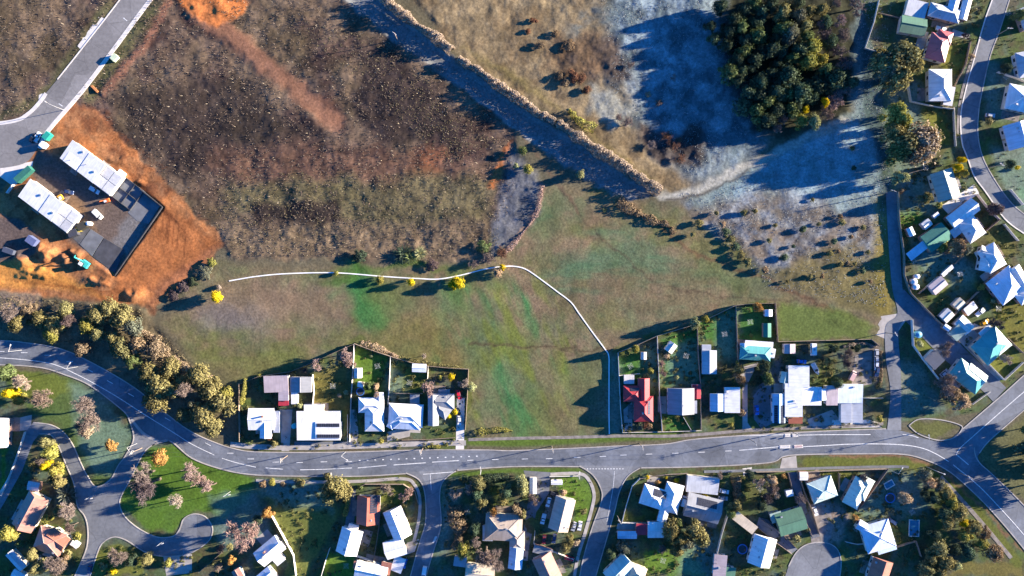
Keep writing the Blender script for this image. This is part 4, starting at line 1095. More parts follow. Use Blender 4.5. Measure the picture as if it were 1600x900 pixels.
def tree(x, y, r, kind='leafy', col='olive', h=None, label=None, group=None, where=None):
    R = r * S
    shrubby = kind in ('shrub', 'spiky')
    if h is None:
        h = {'leafy': min(2.0 * R + 2.5, 15), 'fluffy': min(1.5 * R + 1.5, 10), 'bare': min(1.6 * R + 2, 12), 'shrub': 1.25 * R, 'conifer': 2.2 * R, 'spiky': 1.1 * R}[kind]
    p = W(x, y, h * 0.6)
    z = gzm(p.x, p.y) - 0.05
    crown, trunk = PROTO[kind][rng.randrange(len(PROTO[kind]))]
    c = TC[col]; j = rng.uniform(0.85, 1.15); g = rng.uniform(0.94, 1.06)
    colour = (c[0] * j * g, c[1] * j, c[2] * j / g, 1)
    sc = (R * rng.uniform(0.84, 1.16), R * rng.uniform(0.84, 1.16), h)
    rz = rng.uniform(0, 6.28)
    kindword = {'leafy': 'tree', 'fluffy': 'tree', 'bare': 'tree', 'shrub': 'shrub', 'conifer': 'tree', 'spiky': 'plant'}[kind]
    if trunk is None:
        o = bpy.data.objects.new('shrub' if kind == 'shrub' else 'flax_plant', crown); link(o); o.color = colour
    else:
        o = empty({'leafy': 'leafy_tree', 'fluffy': 'wattle_tree', 'bare': 'bare_tree', 'conifer': 'conical_tree'}[kind])
        c1 = link(bpy.data.objects.new('crown', crown), o); c1.color = colour
        link(bpy.data.objects.new('trunk', trunk), o)
    o.location = (p.x, p.y, z); o.scale = sc; o.rotation_euler = (0, 0, rz)
    o['category'] = kindword
    if group: o['group'] = group
    PLANTS.append([o, x, y, r, TWORD[col], {'leafy': 'tree', 'fluffy': 'bushy tree', 'bare': 'tree', 'shrub': 'round shrub', 'conifer': 'conical tree', 'spiky': 'spiky plant'}[kind], label, where])
    return o

def hedge(label, pts, w, h, col, name='hedge', n_per=26, leaf=0.34, rough=0.35):
    """a band of foliage along a polyline"""
    r = np.random.default_rng(abs(hash(label)) % 1000 if False else len(label) * 7 + int(pts[0][0]))
    P = [W(x, y, h * 0.6) for x, y in pts]
    d = [0.0]
    for a, b_ in zip(P, P[1:]): d.append(d[-1] + (b_ - a).length)
    n = int(d[-1] * n_per)
    t = r.uniform(0, d[-1], n)
    X = np.interp(t, d, [p.x for p in P]); Y = np.interp(t, d, [p.y for p in P])
    i = np.clip(np.searchsorted(d, t) - 1, 0, len(P) - 2)
    T = np.array([tuple((P[k + 1] - P[k]).normalized()) for k in range(len(P) - 1)])[i]
    Nn = np.stack([-T[:, 1], T[:, 0]], 1)
    k_ = 77 + int(pts[0][0]) % 50
    bump = 1 + rough * (1.5 * (vnoise(t / 1.6, t * 0 + 3, k_) - 0.5) + 1.7 * (vnoise(t / 6.5, t * 0 + 9, k_ + 1) - 0.5))
    sway = rough * w * (vnoise(t / 5.0, t * 0 + 5, k_ + 2) - 0.5)
    a = r.uniform(-0.15, math.pi + 0.15, n)
    rad = r.uniform(0.75, 1.05, n)
    off = np.cos(a) * w / 2 * bump * rad + sway; z = np.maximum(np.sin(a), 0) * h * bump * rad
    g = np.array([gzm(x, y) for x, y in zip(X, Y)])
    pos = np.stack([X + Nn[:, 0] * off, Y + Nn[:, 1] * off, z + g], 1)
    nor = np.stack([Nn[:, 0] * np.cos(a), Nn[:, 1] * np.cos(a), np.sin(a)], 1) + r.normal(scale=0.5, size=(n, 3))
    c = P[0].copy(); c.z = 0
    pos -= np.array(c)
    v, f = quads(pos, nor, r.uniform(0.6, 1.3, n) * leaf, r)
    o = link(bpy.data.objects.new(name, np_mesh(name, v, f, M['leaf']))); o.location = c
    o.color = (*TC[col], 1)
    tag(o, label, 'hedge' if 'hedge' in name else 'bush')
    return o

# ------------------------------------------------------------------ vehicles and poles
def proto_car(kind='car'):
    root = empty('car')
    L, Wd = (4.4, 1.8) if kind == 'car' else (4.9, 1.95)
    a = L / 2
    prof = {'car': [(-a, .35), (a, .35), (a, .72), (a - .15, .84), (a - 1.15, .95), (a - 1.25, .96), (-a + .55, 1.0), (-a + .1, .98), (-a, .75)],
            'ute': [(-a, .4), (a, .4), (a, .85), (a - .15, .98), (a - 1.2, 1.08), (-a + 2.0, 1.1), (-a + 1.95, .8), (-a + .1, .8), (-a + .08, 1.08), (-a, 1.08)],
            'van': [(-a, .35), (a, .35), (a, .9), (a - .7, 1.15), (a - 1.2, 2.0), (a - 1.5, 2.1), (-a + .1, 2.1), (-a, 1.9)]}[kind]
    mb = MB(); mb.prism(prof, -Wd / 2, Wd / 2)
    body = mb.build('body', M['car_paint'], root)
    if kind != 'van':
        x0, x1 = (-a + .45, a - 1.2) if kind == 'car' else (-a + 2.0, a - 1.15)
        zb = 0.96 if kind == 'car' else 1.08
        zt = zb + 0.5
        vs, i = [], 0.12
        for (xa, xb, yy, z) in ((x0, x1, Wd / 2 - .04, zb - .02), (x0 + .35, x1 - .6, Wd / 2 - .26, zt)):
            vs += [(xa, -yy, z), (xb, -yy, z), (xb, yy, z), (xa, yy, z)]
        MB().add(vs, [(0, 1, 5, 4), (1, 2, 6, 5), (2, 3, 7, 6), (3, 0, 4, 7)]).build('windscreen', M['glass'], root)
        MB().box(x0 + .33, x1 - .58, -Wd / 2 + .24, Wd / 2 - .24, zt - .01, zt + .05).build('roof_panel', M['car_paint'], root)
    else:
        MB().box(a - 1.25, a - .78, -Wd / 2 + .1, Wd / 2 - .1, 1.2, 1.95, Matrix.Translation((0.05, 0, 0))).build('windscreen', M['glass'], root)
    wm = None
    for sx in (-1, 1):
        for sy in (-1, 1):
            mb = MB(); mb.tube((0, -.11, 0), (0, .11, 0), .34, .34, 12)
            if wm is None: w = mb.build('wheel', M['rubber'], root); wm = w.data
            else: w = link(bpy.data.objects.new('wheel', wm), root)
            w.location = (sx * (a - .85), sy * (Wd / 2 - .08), .34)
    for sy in (-1, 1):
        MB().box(a - .06, a + .02, sy * .6 - .2, sy * .6 + .2, .62, .76).build('headlight', M['lamp_clear'], root)
        MB().box(-a - .02, -a + .06, sy * .65 - .15, sy * .65 + .15, .68, .86).build('tail_light', M['lamp_red'], root)
    return root
CARP = {}
def car(label, x, y, ang, col, kind='car', cat=None):
    if kind not in CARP:
        CARP[kind] = proto_car(kind); o = CARP[kind]
    else:
        o = copy_tree(CARP[kind])
    p = W(x, y, 1.0)
    o.location = (p.x, p.y, gz(p.x, p.y) + 0.07); o.rotation_euler = (0, 0, -math.radians(ang))
    o.name = {'car': 'car', 'ute': 'utility_truck', 'van': 'van'}[kind]
    for ch in o.children:
        if ch.name.split('.')[0] in ('body', 'roof_panel'): ch.color = (*col, 1)
    tag(o, label, cat or {'car': 'car', 'ute': 'pickup', 'van': 'van'}[kind])
    return o

_pole = {}
def pole(label, x, y, ang, kind='power', h=9.0, arm=2.4):
    p = W(x, y, 0)
    root = empty('power_pole' if kind == 'power' else 'street_light', (p.x, p.y, gzm(p.x, p.y)), -math.radians(ang))
    tag(root, label, 'power pole' if kind == 'power' else 'street light')
    if kind == 'power':
        MB().tube((0, 0, -.2), (0, 0, h), .19, .13, 8).build('pole', M['timber'], root)
        MB().box(-arm / 2, arm / 2, -.2, -.08, h - .55, h - .4).build('crossarm', M['white_timber'], root)
        MB().box(-arm / 2.6, arm / 2.6, .08, .2, h - 1.5, h - 1.36).build('crossarm', M['white_timber'], root)
        for u in (-.9, -.35, .35, .9):
            MB().tube((u * arm / 2, -.14, h - .4), (u * arm / 2, -.14, h - .2), .06, .04, 6).build('insulator', M['lamp_clear'], root)
    else:
        MB().tube((0, 0, -.2), (0, 0, h), .13, .08, 8).build('pole', M['steel'], root)
        MB().tube((0, 0, h - .1), (arm, 0, h + .25), .07, .06, 6).build('arm', M['concrete_pale'], root)
        MB().box(arm - .2, arm + .7, -.2, .2, h + .16, h + .32).build('lamp_head', M['concrete_pale'], root)
    return root

# ------------------------------------------------------------------ houses, north row of the main road
house('white house with front gable in the corner beside the yellow hedge', [(408, 655, 40, 34, 0, 'gable', 'white', 2.8, 12), (415, 670, 30, 18, 90, 'gable', 'white', 2.75, 16), (432, 659, 34, 10, 90, 'flat', 'palegrey', 2.5, 4)], chim=[(0, 0.2, 0.3)])
house('off-white L shaped outbuilding with red end at the back fence', [(431.5, 600, 38, 26, -2, 'flat', 'mauve', 3.0, 3), (443, 618, 16, 16, 90, 'flat', 'mauve', 2.9, 3), (443, 628, 16, 12, 0, 'flat', 'crimson', 2.4, 3)], cat='shed', name='shed', win=False)
house('dark grey double garage with white lean-to behind the white houses', [(470, 601, 24, 33, 90, 'gable', 'grey', 2.8, 10), (460, 622, 10, 19, 0, 'flat', 'white', 2.3, 3)], cat='garage', name='garage', win=False)
house('broad white flat roofed house with two black solar rows', [(498, 665, 68, 46, 0, 'flat', 'white', 3.0, 3), (490, 642, 30, 20, 0, 'flat', 'white', 3.3, 3), (513, 672, 40, 26, 0, 'flat', 'white', 3.45, 2)], solar=[(2, 1, 0, 0.6, 10, 1), (2, 1, 0, -0.72, 10, 1)])
house('white hip roofed house with raised blue shaded side wing', [(585, 652, 44, 30, 90, 'hip', 'white', 2.8, 26), (580, 633, 40, 24, 0, 'hip', 'white', 2.9, 22), (593, 626, 26, 13, 90, 'gable', 'white', 2.8, 18)])
house('white hip roofed house with grey lower front wing', [(634, 649, 54, 36, 3, 'hip', 'white', 2.8, 23), (636, 659, 42, 24, 3, 'hip', 'bluewhite', 2.85, 22), (612, 662, 16, 11, -60, 'hip', 'bluewhite', 2.6, 22)])
house('grey hip roofed house next to the red car', [(690, 627, 40, 24, 0, 'hip', 'grey', 2.8, 22), (677, 641, 48, 17, 90, 'gable', 'grey', 2.9, 28), (690, 640, 28, 20, 35, 'hip', 'grey', 2.6, 18)])
shed('small pale blue garden shed at the field fence', 655, 575, 22, 13, 2, 'bluewhite')
shed('white garden shed on the bright green back lawn', 559, 583, 16, 12, 90, 'offwhite')
shed('grey flat pergola beside the grey hip roofed house', 694, 612, 18, 7, 0, 'grey', 'flat', 2.3, 2, 'shed', True)
shed('slate grey courtyard shelter behind the white hip houses', 648, 624, 15, 15, 0, 'grey', 'flat', 2.2, 2, 'shed', True)
shed('small white cubby by the blue trampoline', 563, 601, 9, 8, 10, 'white')
# ------------------------------------------------------------------ centre row
house('bright red hip roofed house with solar panels and cross wings', [(1005.5, 639, 40, 30, 90, 'hip', 'red', 3.1, 32), (1006, 608, 34, 18, 90, 'gable', 'red', 3.15, 34), (989, 615, 30, 25, 0, 'hip', 'red', 3.0, 32)], solar=[(0, 1, -0.15, 0.5, 6, 1), (2, 1, 0.15, 0.45, 4, 1)])
shed('small white shed above the red house', 983, 593, 16, 14, 0, 'offwhite', 'flat', 2.3, 4)
shed('tiny white shed on the lawn above the red house', 1006, 556, 12, 9, 90, 'offwhite')
house('grey gable house with dark shaded slope and red lean-to', [(1064, 627, 41, 42, 90, 'gable', 'grey', 3.0, 20), (1084, 636, 20, 10, 90, 'flat', 'palegrey', 2.5, 3)])
shed('small crimson roofed outbuilding beside the grey gable house', 1088.5, 612, 22, 13, 90, 'crimson', 'gable', 2.5, 12)
shed('tilted white shed on brown bare soil near the field', 1048.5, 543, 16, 14, -55, 'offwhite', 'gable', 2.4, 12)
house('long pale grey shed with white roof bands', [(1108.5, 566, 37, 23, 90, 'gable', 'palegrey', 2.6, 10), (1104, 545, 13, 14, 90, 'flat', 'palegrey', 2.4, 3)], cat='shed', name='shed', win=False)
house('white flat roofed house with glazed side porch', [(1144, 625, 40, 24, 90, 'flat', 'white', 3.0, 3), (1121, 629, 28, 23, 90, 'gable', 'paleblue', 2.7, 12)])
house('teal hip roofed house with white rear carport', [(1180, 552, 48, 22, 4, 'hip', 'teal', 2.8, 26), (1186, 539, 44, 12, 4, 'flat', 'white', 2.6, 3), (1163, 545, 18, 13, 90, 'gable', 'paleblue', 2.6, 18)])
shed('narrow teal shed beside the dark boundary fence', 1199, 516, 22, 12, 90, 'darkgreen', 'gable', 2.4, 16)
shed('little white shed in the top corner of the teal house garden', 1201, 489, 11, 12, 90, 'white')
house('large bright white flat roofed building with L shaped plan', [(1240, 625, 52, 27, 90, 'flat', 'white', 3.6, 3), (1248, 588, 34, 32, 90, 'flat', 'white', 3.7, 3), (1268, 619, 31, 29, 0, 'flat', 'white', 3.5, 3), (1282, 616, 18, 26, 90, 'gable', 'paleblue', 3.0, 20), (1217, 638, 46, 20, 90, 'gable', 'paleblue', 2.9, 14), (1243, 657, 22, 10, 0, 'flat', 'rust', 2.7, 3), (1226, 590, 18, 13, 100, 'gable', 'mint', 2.5, 20)], solar=[(4, -1, 0.4, 0.5, 8, 1), (4, 1, 0.4, 0.5, 8, 1)])
house('white and grey flat roofed workshop with ribbed carport', [(1328, 615, 40, 30, 0, 'flat', 'bluewhite', 3.3, 3), (1300, 618, 18, 31, 0, 'flat', 'mauve', 3.4, 3), (1322, 644, 33, 16, 90, 'flat', 'palegrey', 2.8, 4), (1339, 644, 33, 17, 90, 'flat', 'palegrey', 2.85, 4)], win=False)
shed('faded pink shed in the yard above the blue car', 1234, 545, 15, 18, 90, 'mauve', 'gable', 2.4, 8)
# ------------------------------------------------------------------ bottom row
house('white gable house turned beside the long lawn', [(421, 861, 44, 28, -40, 'gable', 'white', 2.9, 20), (436, 875, 16, 12, -40, 'flat', 'white', 2.5, 3)], chim=[(0, -0.2, 0.3)])
house('white small house at the bottom edge below the turned gable', [(416, 900, 24, 20, -40, 'gable', 'bluewhite', 2.7, 18)])
house('salmon gable house with purple shade side and solar panels', [(575.5, 797, 44, 36, 92, 'gable', 'salmon', 2.9, 27)], solar=[(0, 1, -0.5, 0.5, 8, 2)])
house('white gable house with steep blue shade side by the side street', [(621, 818, 48, 30, 68, 'gable', 'white', 3.0, 30), (617, 857, 32, 28, -16, 'gable', 'white', 2.8, 24)])
house('white stepped roof house left of the steep blue sided one', [(546, 846, 40, 34, 105, 'gable', 'white', 2.8, 26), (551, 828, 16, 18, 15, 'gable', 'offwhite', 2.5, 18)])
house('white and terracotta house at the bottom edge', [(580, 893, 50, 26, 12, 'gable', 'white', 2.8, 20), (603, 888, 16, 20, 12, 'flat', 'terracotta', 2.6, 5), (562, 884, 20, 12, 12, 'flat', 'terracotta', 2.6, 6)])
shed('white carport at the bend of the side street', 622, 882, 24, 18, 110, 'white', 'flat', 2.4, 4, 'shed', True)
shed('grey shed at the end of the side street hedge', 719, 878, 20, 15, 8, 'mauve', 'flat', 2.3, 3)
house('tan hip roofed house behind the row of dry bushes', [(787, 824, 58, 42, 3, 'hip', 'tan', 2.8, 18), (808, 845, 30, 24, 90, 'hip', 'tan', 2.7, 18), (762, 833, 24, 16, 90, 'flat', 'palegrey', 2.4, 4)])
house('cream flat roofed house at the bottom edge', [(750, 896, 46, 28, 5, 'gable', 'cream', 2.8, 12)])
house('pale blue roofed house below the tan hip house', [(806, 872, 34, 22, 95, 'gable', 'paleblue', 2.8, 20)])
house('tan gable house with deep blue shade side by the corner lawn', [(878, 803, 52, 32, 104, 'gable', 'tan', 2.9, 30)])
house('pinkish roofed house below the row of parked cars', [(855, 888, 44, 32, 65, 'gable', 'pink', 2.8, 28)])
shed('thin white shed beside the pale yellow tree', 833, 759, 25, 11, 90, 'white')
shed('small white shed on the corner lawn', 870, 754, 18, 7, 0, 'white')
shed('flat grey garage below the parked dark cars', 848, 861, 30, 12, 15, 'grey', 'flat', 2.4, 3)
house('white hip roofed house with twin wings and solar panels', [(1022, 777, 40, 32, 18, 'hip', 'white', 2.8, 25), (1050, 778, 46, 28, 105, 'hip', 'white', 2.85, 26), (1036, 806, 20, 15, 105, 'gable', 'white', 2.5, 18)], solar=[(0, 1, 0.3, 0.45, 6, 2)])
house('grey gable house with wide solar array', [(1099, 794, 56, 38, 14, 'gable', 'grey', 2.9, 18)], solar=[(0, 1, 0.1, 0.5, 9, 2)])
shed('pale grey garage above the grey solar house', 1098, 758, 50, 26, 6, 'palegrey', 'flat', 2.6, 3, 'garage')
house('white shed with red annexe and glasshouse', [(1027, 828, 30, 25, 0, 'gable', 'white', 2.7, 12), (1003, 827, 18, 18, 0, 'flat', 'crimson', 2.4, 4), (980, 836, 30, 12, 0, 'gable', 'paleblue', 2.2, 14)], cat='shed', name='shed', win=False)
shed('narrow cream carport above the diagonal driveway', 1164, 817, 40, 15, 38, 'cream', 'flat', 2.5, 3)
house('white gable house with bright blue shade side beside the diagonal drive', [(1191, 861, 46, 36, 105, 'gable', 'white', 2.9, 27)])
house('pale blue and cream hip house at the bottom edge', [(968, 890, 44, 30, 135, 'gable', 'mint', 2.8, 24), (996, 895, 26, 22, 20, 'hip', 'cream', 2.8, 24)])
house('faded pink flat house at the bottom with green annexe', [(1125, 884, 34, 20, 95, 'flat', 'mauve', 2.6, 3), (1140, 895, 18, 18, 5, 'flat', 'green', 2.5, 4)])
house('pale mint hip roofed house next to the shaded driveway', [(1285, 765, 40, 34, -20, 'hip', 'mint', 2.8, 25)])
house('pale mint hip roofed house above the long diagonal fence', [(1338, 770, 46, 26, 118, 'hip', 'mint', 2.8, 27), (1350, 763, 36, 20, 118, 'hip', 'mint', 2.75, 24)])
house('green gable roofed house between two driveways', [(1236, 815, 44, 36, -17, 'gable', 'green', 2.9, 16), (1213, 808, 18, 16, -17, 'flat', 'sage', 2.5, 4)])
house('blue grey house in deep shade left of the teal pool', [(1372, 838, 46, 44, -17, 'hip', 'bluewhite', 2.8, 16), (1350, 824, 22, 16, 30, 'gable', 'bluewhite', 2.6, 18), (1385, 855, 30, 16, -17, 'flat', 'paleblue', 2.6, 4)])
house('terracotta gable house at the bottom edge by the dark trees', [(1375, 892, 36, 32, 108, 'gable', 'terracotta', 2.8, 27)])
shed('small white shed left of the shaded driveway', 1234, 771, 11, 10, -10, 'white')
shed('little white shed at the gap in the front fence', 1256, 744, 13, 13, 0, 'white')
# ------------------------------------------------------------------ right side
house('long pale grey gable house at the top edge', [(1476, 20, 50, 22, 14, 'hip', 'palegrey', 2.9, 22), (1508, 14, 34, 14, 105, 'gable', 'white', 2.8, 22), (1490, 8, 22, 16, 105, 'gable', 'bluewhite', 2.9, 22)])
shed('grey deck roof at the top edge behind the long house', 1432, 14, 32, 26, 14, 'palegrey', 'flat', 2.4, 3)
shed('green roofed shed with pale ridge behind the pink house', 1427, 40, 40, 27, 10, 'green', 'gable', 2.6, 16, 'garage')
house('pinkish red hip roofed house beside the olive tree', [(1466, 74, 42, 32, 105, 'hip', (0.46, 0.15, 0.15), 2.9, 27), (1476, 58, 24, 20, 15, 'hip', (0.46, 0.10, 0.10), 2.9, 26)])
house('white hip roofed house with blue shade face below the pink one', [(1469, 133, 50, 36, 90, 'hip', 'white', 2.9, 27), (1483, 150, 30, 14, 100, 'flat', 'offwhite', 2.4, 3)])
house('white hip roofed house at the right edge across the street', [(1594, 154, 42, 40, 12, 'hip', 'white', 2.9, 26)])
house('white gable house at the right edge by the street bend', [(1592, 211, 40, 42, 75, 'gable', 'bluewhite', 2.9, 24)])
house('pale roofed house cut by the right edge near the top', [(1604, 100, 40, 30, 80, 'hip', 'palegrey', 2.9, 24)])
house('pale roofed house at the top right corner', [(1606, 28, 36, 24, 70, 'hip', 'palegrey', 2.9, 24)])
house('sage green gable house above the white cross winged house', [(1477, 289, 46, 36, 72, 'gable', 'sage', 2.9, 18)])
house('white cross winged hip house with blue valley', [(1517, 356, 40, 30, 55, 'hip', 'white', 2.9, 26), (1505, 334, 50, 24, -38, 'gable', 'white', 2.95, 25), (1495, 361, 20, 14, -38, 'flat', 'palegrey', 2.6, 4)])
house('dark green shed with white bands behind the white cross winged house', [(1463, 371, 40, 30, -35, 'gable', 'darkgreen', 2.7, 16)], cat='garage', name='garage', win=False)
shed('long narrow white awning joined below the dark green shed', 1434, 391, 36, 14, -38, 'bluewhite', 'flat', 2.4, 3, 'shed', True)
house('white star shaped hip house near the brown round tree', [(1550, 403, 40, 30, 60, 'hip', 'white', 2.9, 28), (1541, 412, 24, 20, 100, 'hip', 'white', 2.8, 26), (1541, 394, 20, 16, 20, 'gable', 'offwhite', 2.7, 26)])
house('white house with vivid blue shade slope near the right edge', [(1572, 446, 46, 44, -38, 'hip', 'bluewhite', 2.9, 28), (1592, 436, 40, 24, 60, 'gable', 'white', 2.9, 26), (1600, 462, 24, 20, -38, 'hip', 'white', 2.7, 20)])
shed('small white shed on the bright lawn by the lane', 1423.5, 362, 14, 10, 65, 'white')
shed('white square shed above the dark green garage', 1448.5, 350, 14, 12, -38, 'offwhite')
shed('white trailer roof beside the white cross winged house', 1463, 336, 10, 6, -38, 'white', 'flat', 1.9, 3)
shed('off-white shed with orange awning on the sloping lawn', 1466, 446, 26, 18, -40, 'mauve', 'gable', 2.4, 10)
shed('long thin white bench roof along the garden fence', 1481, 423, 22, 6, -42, 'white', 'flat', 2.0, 3)
shed('white shed first in the packed yard by the lane', 1480, 493, 18, 16, -45, 'offwhite')
shed('cream shed up the slope in the packed yard', 1499, 475, 16, 14, -45, 'cream')
shed('pale grey roof in the middle of the packed yard', 1516, 482, 20, 14, -40, 'palegrey', 'flat')
shed('off-white roof beside the white van in the packed yard', 1507, 508, 26, 20, 45, 'offwhite', 'gable')
shed('dark sage lean-to at the lane edge of the packed yard', 1496, 520, 18, 20, 45, 'sage', 'flat', 2.2, 4)
shed('long white carport above the teal hip house', 1540, 517, 22, 10, -42, 'white', 'flat', 2.4, 3, 'shed', True)
shed('tiny pale blue hut at the lane edge', 1480, 512, 11, 8, 35, 'bluewhite')
house('mint and teal hip roofed house inside a white walled corner garden', [(1549, 540, 50, 40, -42, 'hip', 'teal', 2.9, 24), (1560, 535, 34, 26, 50, 'hip', 'mint', 2.95, 20)])
house('bright teal hip roofed house at the road junction', [(1513, 588, 52, 32, 38, 'hip', 'teal', 2.9, 25), (1524, 586, 34, 22, 38, 'gable', 'mint', 2.95, 20)])
shed('dark blue flat roof with white frame behind the teal house', 1460, 562, 24, 22, 45, 'navy', 'flat', 2.5, 2, 'garage')
house('white house at the lower right corner of the left edge', [(2, 676, 46, 22, 92, 'gable', 'white', 2.8, 20)])
house('pink gable house with dark shade side in the wedge shaped garden', [(47, 800, 58, 34, 118, 'gable', 'pink', 2.8, 27)])
house('pink hip roofed house with cross gable at the road bend', [(78, 846, 44, 38, 20, 'hip', 'pink', 2.8, 26), (90, 843, 32, 24, 35, 'gable', 'terracotta', 2.85, 26)])
shed('small blue grey shed in the wedge garden', 52, 760, 18, 14, 10, 'palegrey')
shed('little white roof at the road bend kerb', 116, 851, 12, 8, 35, 'white', 'flat', 2.0, 3)
house('grey long roof at the lower left corner', [(25, 876, 34, 14, 48, 'gable', 'palegrey', 2.4, 14)], cat='shed', name='shed', win=False)
shed('white shed on the bottom left edge', 28, 899, 20, 12, 30, 'white')
shed('tan roofed bit of house at the bottom edge below the court', 372, 898, 18, 14, 60, 'pink')

# glazed pool house and pools
def pool(label, x, y, L, D, ang, rim=True):
    p = W(x, y)
    root = empty('swimming_pool', (p.x, p.y, 0), -math.radians(ang)); tag(root, label, 'pool')
    a, b_ = L * S / 2, D * S / 2
    MB().box(-a, a, -b_, b_, -0.2, 0.16).build('water_surface', M['water'], root)
    mb = MB()
    for (x0, x1, y0, y1) in ((-a - .4, a + .4, b_, b_ + .4), (-a - .4, a + .4, -b_ - .4, -b_), (-a - .4, -a, -b_, b_), (a, a + .4, -b_, b_)): mb.box(x0, x1, y0, y1, -0.1, 0.22)
    mb.build('rim', M['concrete_pale'], root)
pool('teal swimming pool with pale rim near the dark trees', 1428, 825, 24, 14, 92)
pool('small blue pool near the top of the shaded garden', 1389, 757, 13, 8, -30)
def tank(label, x, y, r, h, col, name='water_tank', cat='water tank'):
    p = W(x, y, h); R = r * S
    root = empty(name, (p.x, p.y, gz(p.x, p.y))); tag(root, label, cat)
    o = MB().tube((0, 0, -.1), (0, 0, h), R, R, 20).build('body', M['sheet'], root); o.color = (*col, 1)
    o = MB().tube((0, 0, h), (0, 0, h + R * 0.25), R * 1.03, 0.15, 20).build('lid', M['sheet'], root); o.color = (*col, 1)
tank('round blue water tank on the small lawn beside the lane', 1436, 523, 5, 2.2, (0.10, 0.33, 0.46))
tank('teal water tank between the two white houses', 459, 666, 4, 2.2, (0.05, 0.42, 0.45))
tank('white tank topmost of three beside the lane', 1434, 432, 3.6, 2, (0.7, 0.68, 0.66)); tank('white tank at the left of three beside the lane', 1429, 440, 4.6, 2.2, (0.66, 0.62, 0.6)); tank('white tank lowest of three beside the lane', 1432, 448, 4.6, 2.2, (0.7, 0.68, 0.68))
tank('white round tank at the corner of the site row', 137, 349, 3.2, 2.4, (0.72, 0.7, 0.68))
def trampoline(label, x, y, r):
    p = W(x, y, .8); R = r * S
    root = empty('trampoline', (p.x, p.y, gz(p.x, p.y))); tag(root, label, 'trampoline')
    o = MB().tube((0, 0, .72), (0, 0, .78), R * .82, R * .82, 20).build('mat', M['dark_metal'], root)
    n = 20; vs = []
    for rr_ in (R * .8, R):
        for i in range(n): vs.append((rr_ * math.cos(6.283 * i / n), rr_ * math.sin(6.283 * i / n), .82))
    o = MB().add(vs, [(i, n + i, n + (i + 1) % n, (i + 1) % n) for i in range(n)]).build('pad', M['sheet'], root); o.color = (0.05, 0.16, 0.42, 1)
    for i in range(4):
        a = 1.57 * i + .4; MB().tube((R * .9 * math.cos(a), R * .9 * math.sin(a), -.1), (R * .9 * math.cos(a), R * .9 * math.sin(a), .82), .04, .04, 5).build('leg', M['steel'], root)
trampoline('round blue rimmed trampoline behind the white hip roofed houses', 563, 612, 6.5)
trampoline('blue rimmed trampoline in the shaded garden below the small blue pool', 1391, 778, 8)
trampoline('dark round trampoline beside the blue shade sided gable house', 1160, 858, 8)

# ------------------------------------------------------------------ building site
u36 = math.radians(37.0); du = (math.cos(u36), math.sin(u36))
def along(o, t): return (o[0] + du[0] * t, o[1] + du[1] * t)
R1, R2 = (105, 234), (38, 293)
c = along(R1, 15); house('white roofed town house unit at the head of the upper site row', [(c[0], c[1], 33, 35, 37, 'flat', 'white', 3.2, 3), (c[0] - 4, c[1] + 8, 24, 18, 37, 'flat', 'white', 3.3, 2)], name='town_house', wallc=(.5, .48, .45))
c = along(R1, 47.7); house('white roofed town house unit second in the upper site row', [(c[0], c[1], 31.5, 35, 37, 'flat', 'white', 3.35, 3)], name='town_house', wallc=(.5, .48, .45))
c = along(R2, 20); house('white roofed town house unit at the head of the lower site row', [(c[0], c[1], 39.4, 34, 37, 'flat', 'white', 3.2, 3)], name='town_house', wallc=(.5, .48, .45))
c = along(R2, 52.8); house('white roofed town house unit second in the lower site row', [(c[0], c[1], 25.4, 34, 37, 'flat', 'white', 3.35, 3)], name='town_house', wallc=(.5, .48, .45))
def frame_unit(label, o, t, L, D, roofed):
    c = along(o, t); p = W(c[0], c[1], 3); a, b_ = L * S / 2, D * S / 2
    root = empty('unit_frame', (p.x, p.y, gz(p.x, p.y)), -u36); tag(root, label, 'house frame')
    MB().box(-a, a, -b_, b_, -.2, .12).build('floor_slab', M['slab_grey'], root)
    for k in range(3):
        x = -a + 0.1 + k * (a - 0.1)
        for j in (-1, 1):
            MB().box(x - .1, x + .1, min(j * b_, j * .1), max(j * b_, j * .1), .12, 2.75 if roofed else 0.7).build('wall_frame', M['dark_metal' if not roofed else 'white_timber'], root)
        y = -b_ + 0.1 + k * (b_ - 0.1)
        for j in (-1, 1):
            MB().box(min(j * (a - .21), j * .11), max(j * (a - .21), j * .11), y - .1, y + .1, .12, 2.74 if roofed else 0.69).build('wall_frame', M['dark_metal' if not roofed else 'white_timber'], root)
    if roofed:
        for sx in (-1, 1):
            for sy in (-1, 1):
                mb = MB(); x0, y0 = sx * a / 2, sy * b_ / 2
                mb.box(x0 - a / 2 + .18, x0 + a / 2 - .18, y0 - b_ / 2 + .18, y0 + b_ / 2 - .18, 2.78, 2.84)
                o2 = mb.build('ceiling_sheet', M['sheet'], root); v = rng.uniform(.42, .58); o2.color = (v, v, v * 1.01, 1)
frame_unit('unfinished unit with four grey roof sheets in the upper site row', R1, 79.5, 31, 35, True)
frame_unit('open dark wall frame of four rooms ending the upper site row', R1, 113, 35, 37, False)
frame_unit('unfinished unit with four grey roof sheets in the lower site row', R2, 80.5, 29, 34, True)
for lab, pts, m in [('light grey poured slab at the end of the lower site row', [(125, 382), (142, 358), (162, 371), (144, 400)], 'slab_grey'), ('dark poured slab in the lowest corner of the site pad', [(145, 401), (163, 372), (195, 391), (180, 427)], 'slab_dark'),
                    ('dark ground slab beside the skip bins', [(112, 370), (124, 382), (141, 357), (130, 350)], 'dark_gravel'), ('dark gravel base at the end of the upper row', [(200, 332), (221, 300), (250, 322), (232, 350), (214, 345)], 'slab_grey')]:
    o = sheet('floor_slab', pts, 0.14 if 'poured' in lab else 0.05, m, None, 0.3); tag(o, lab, 'slab')
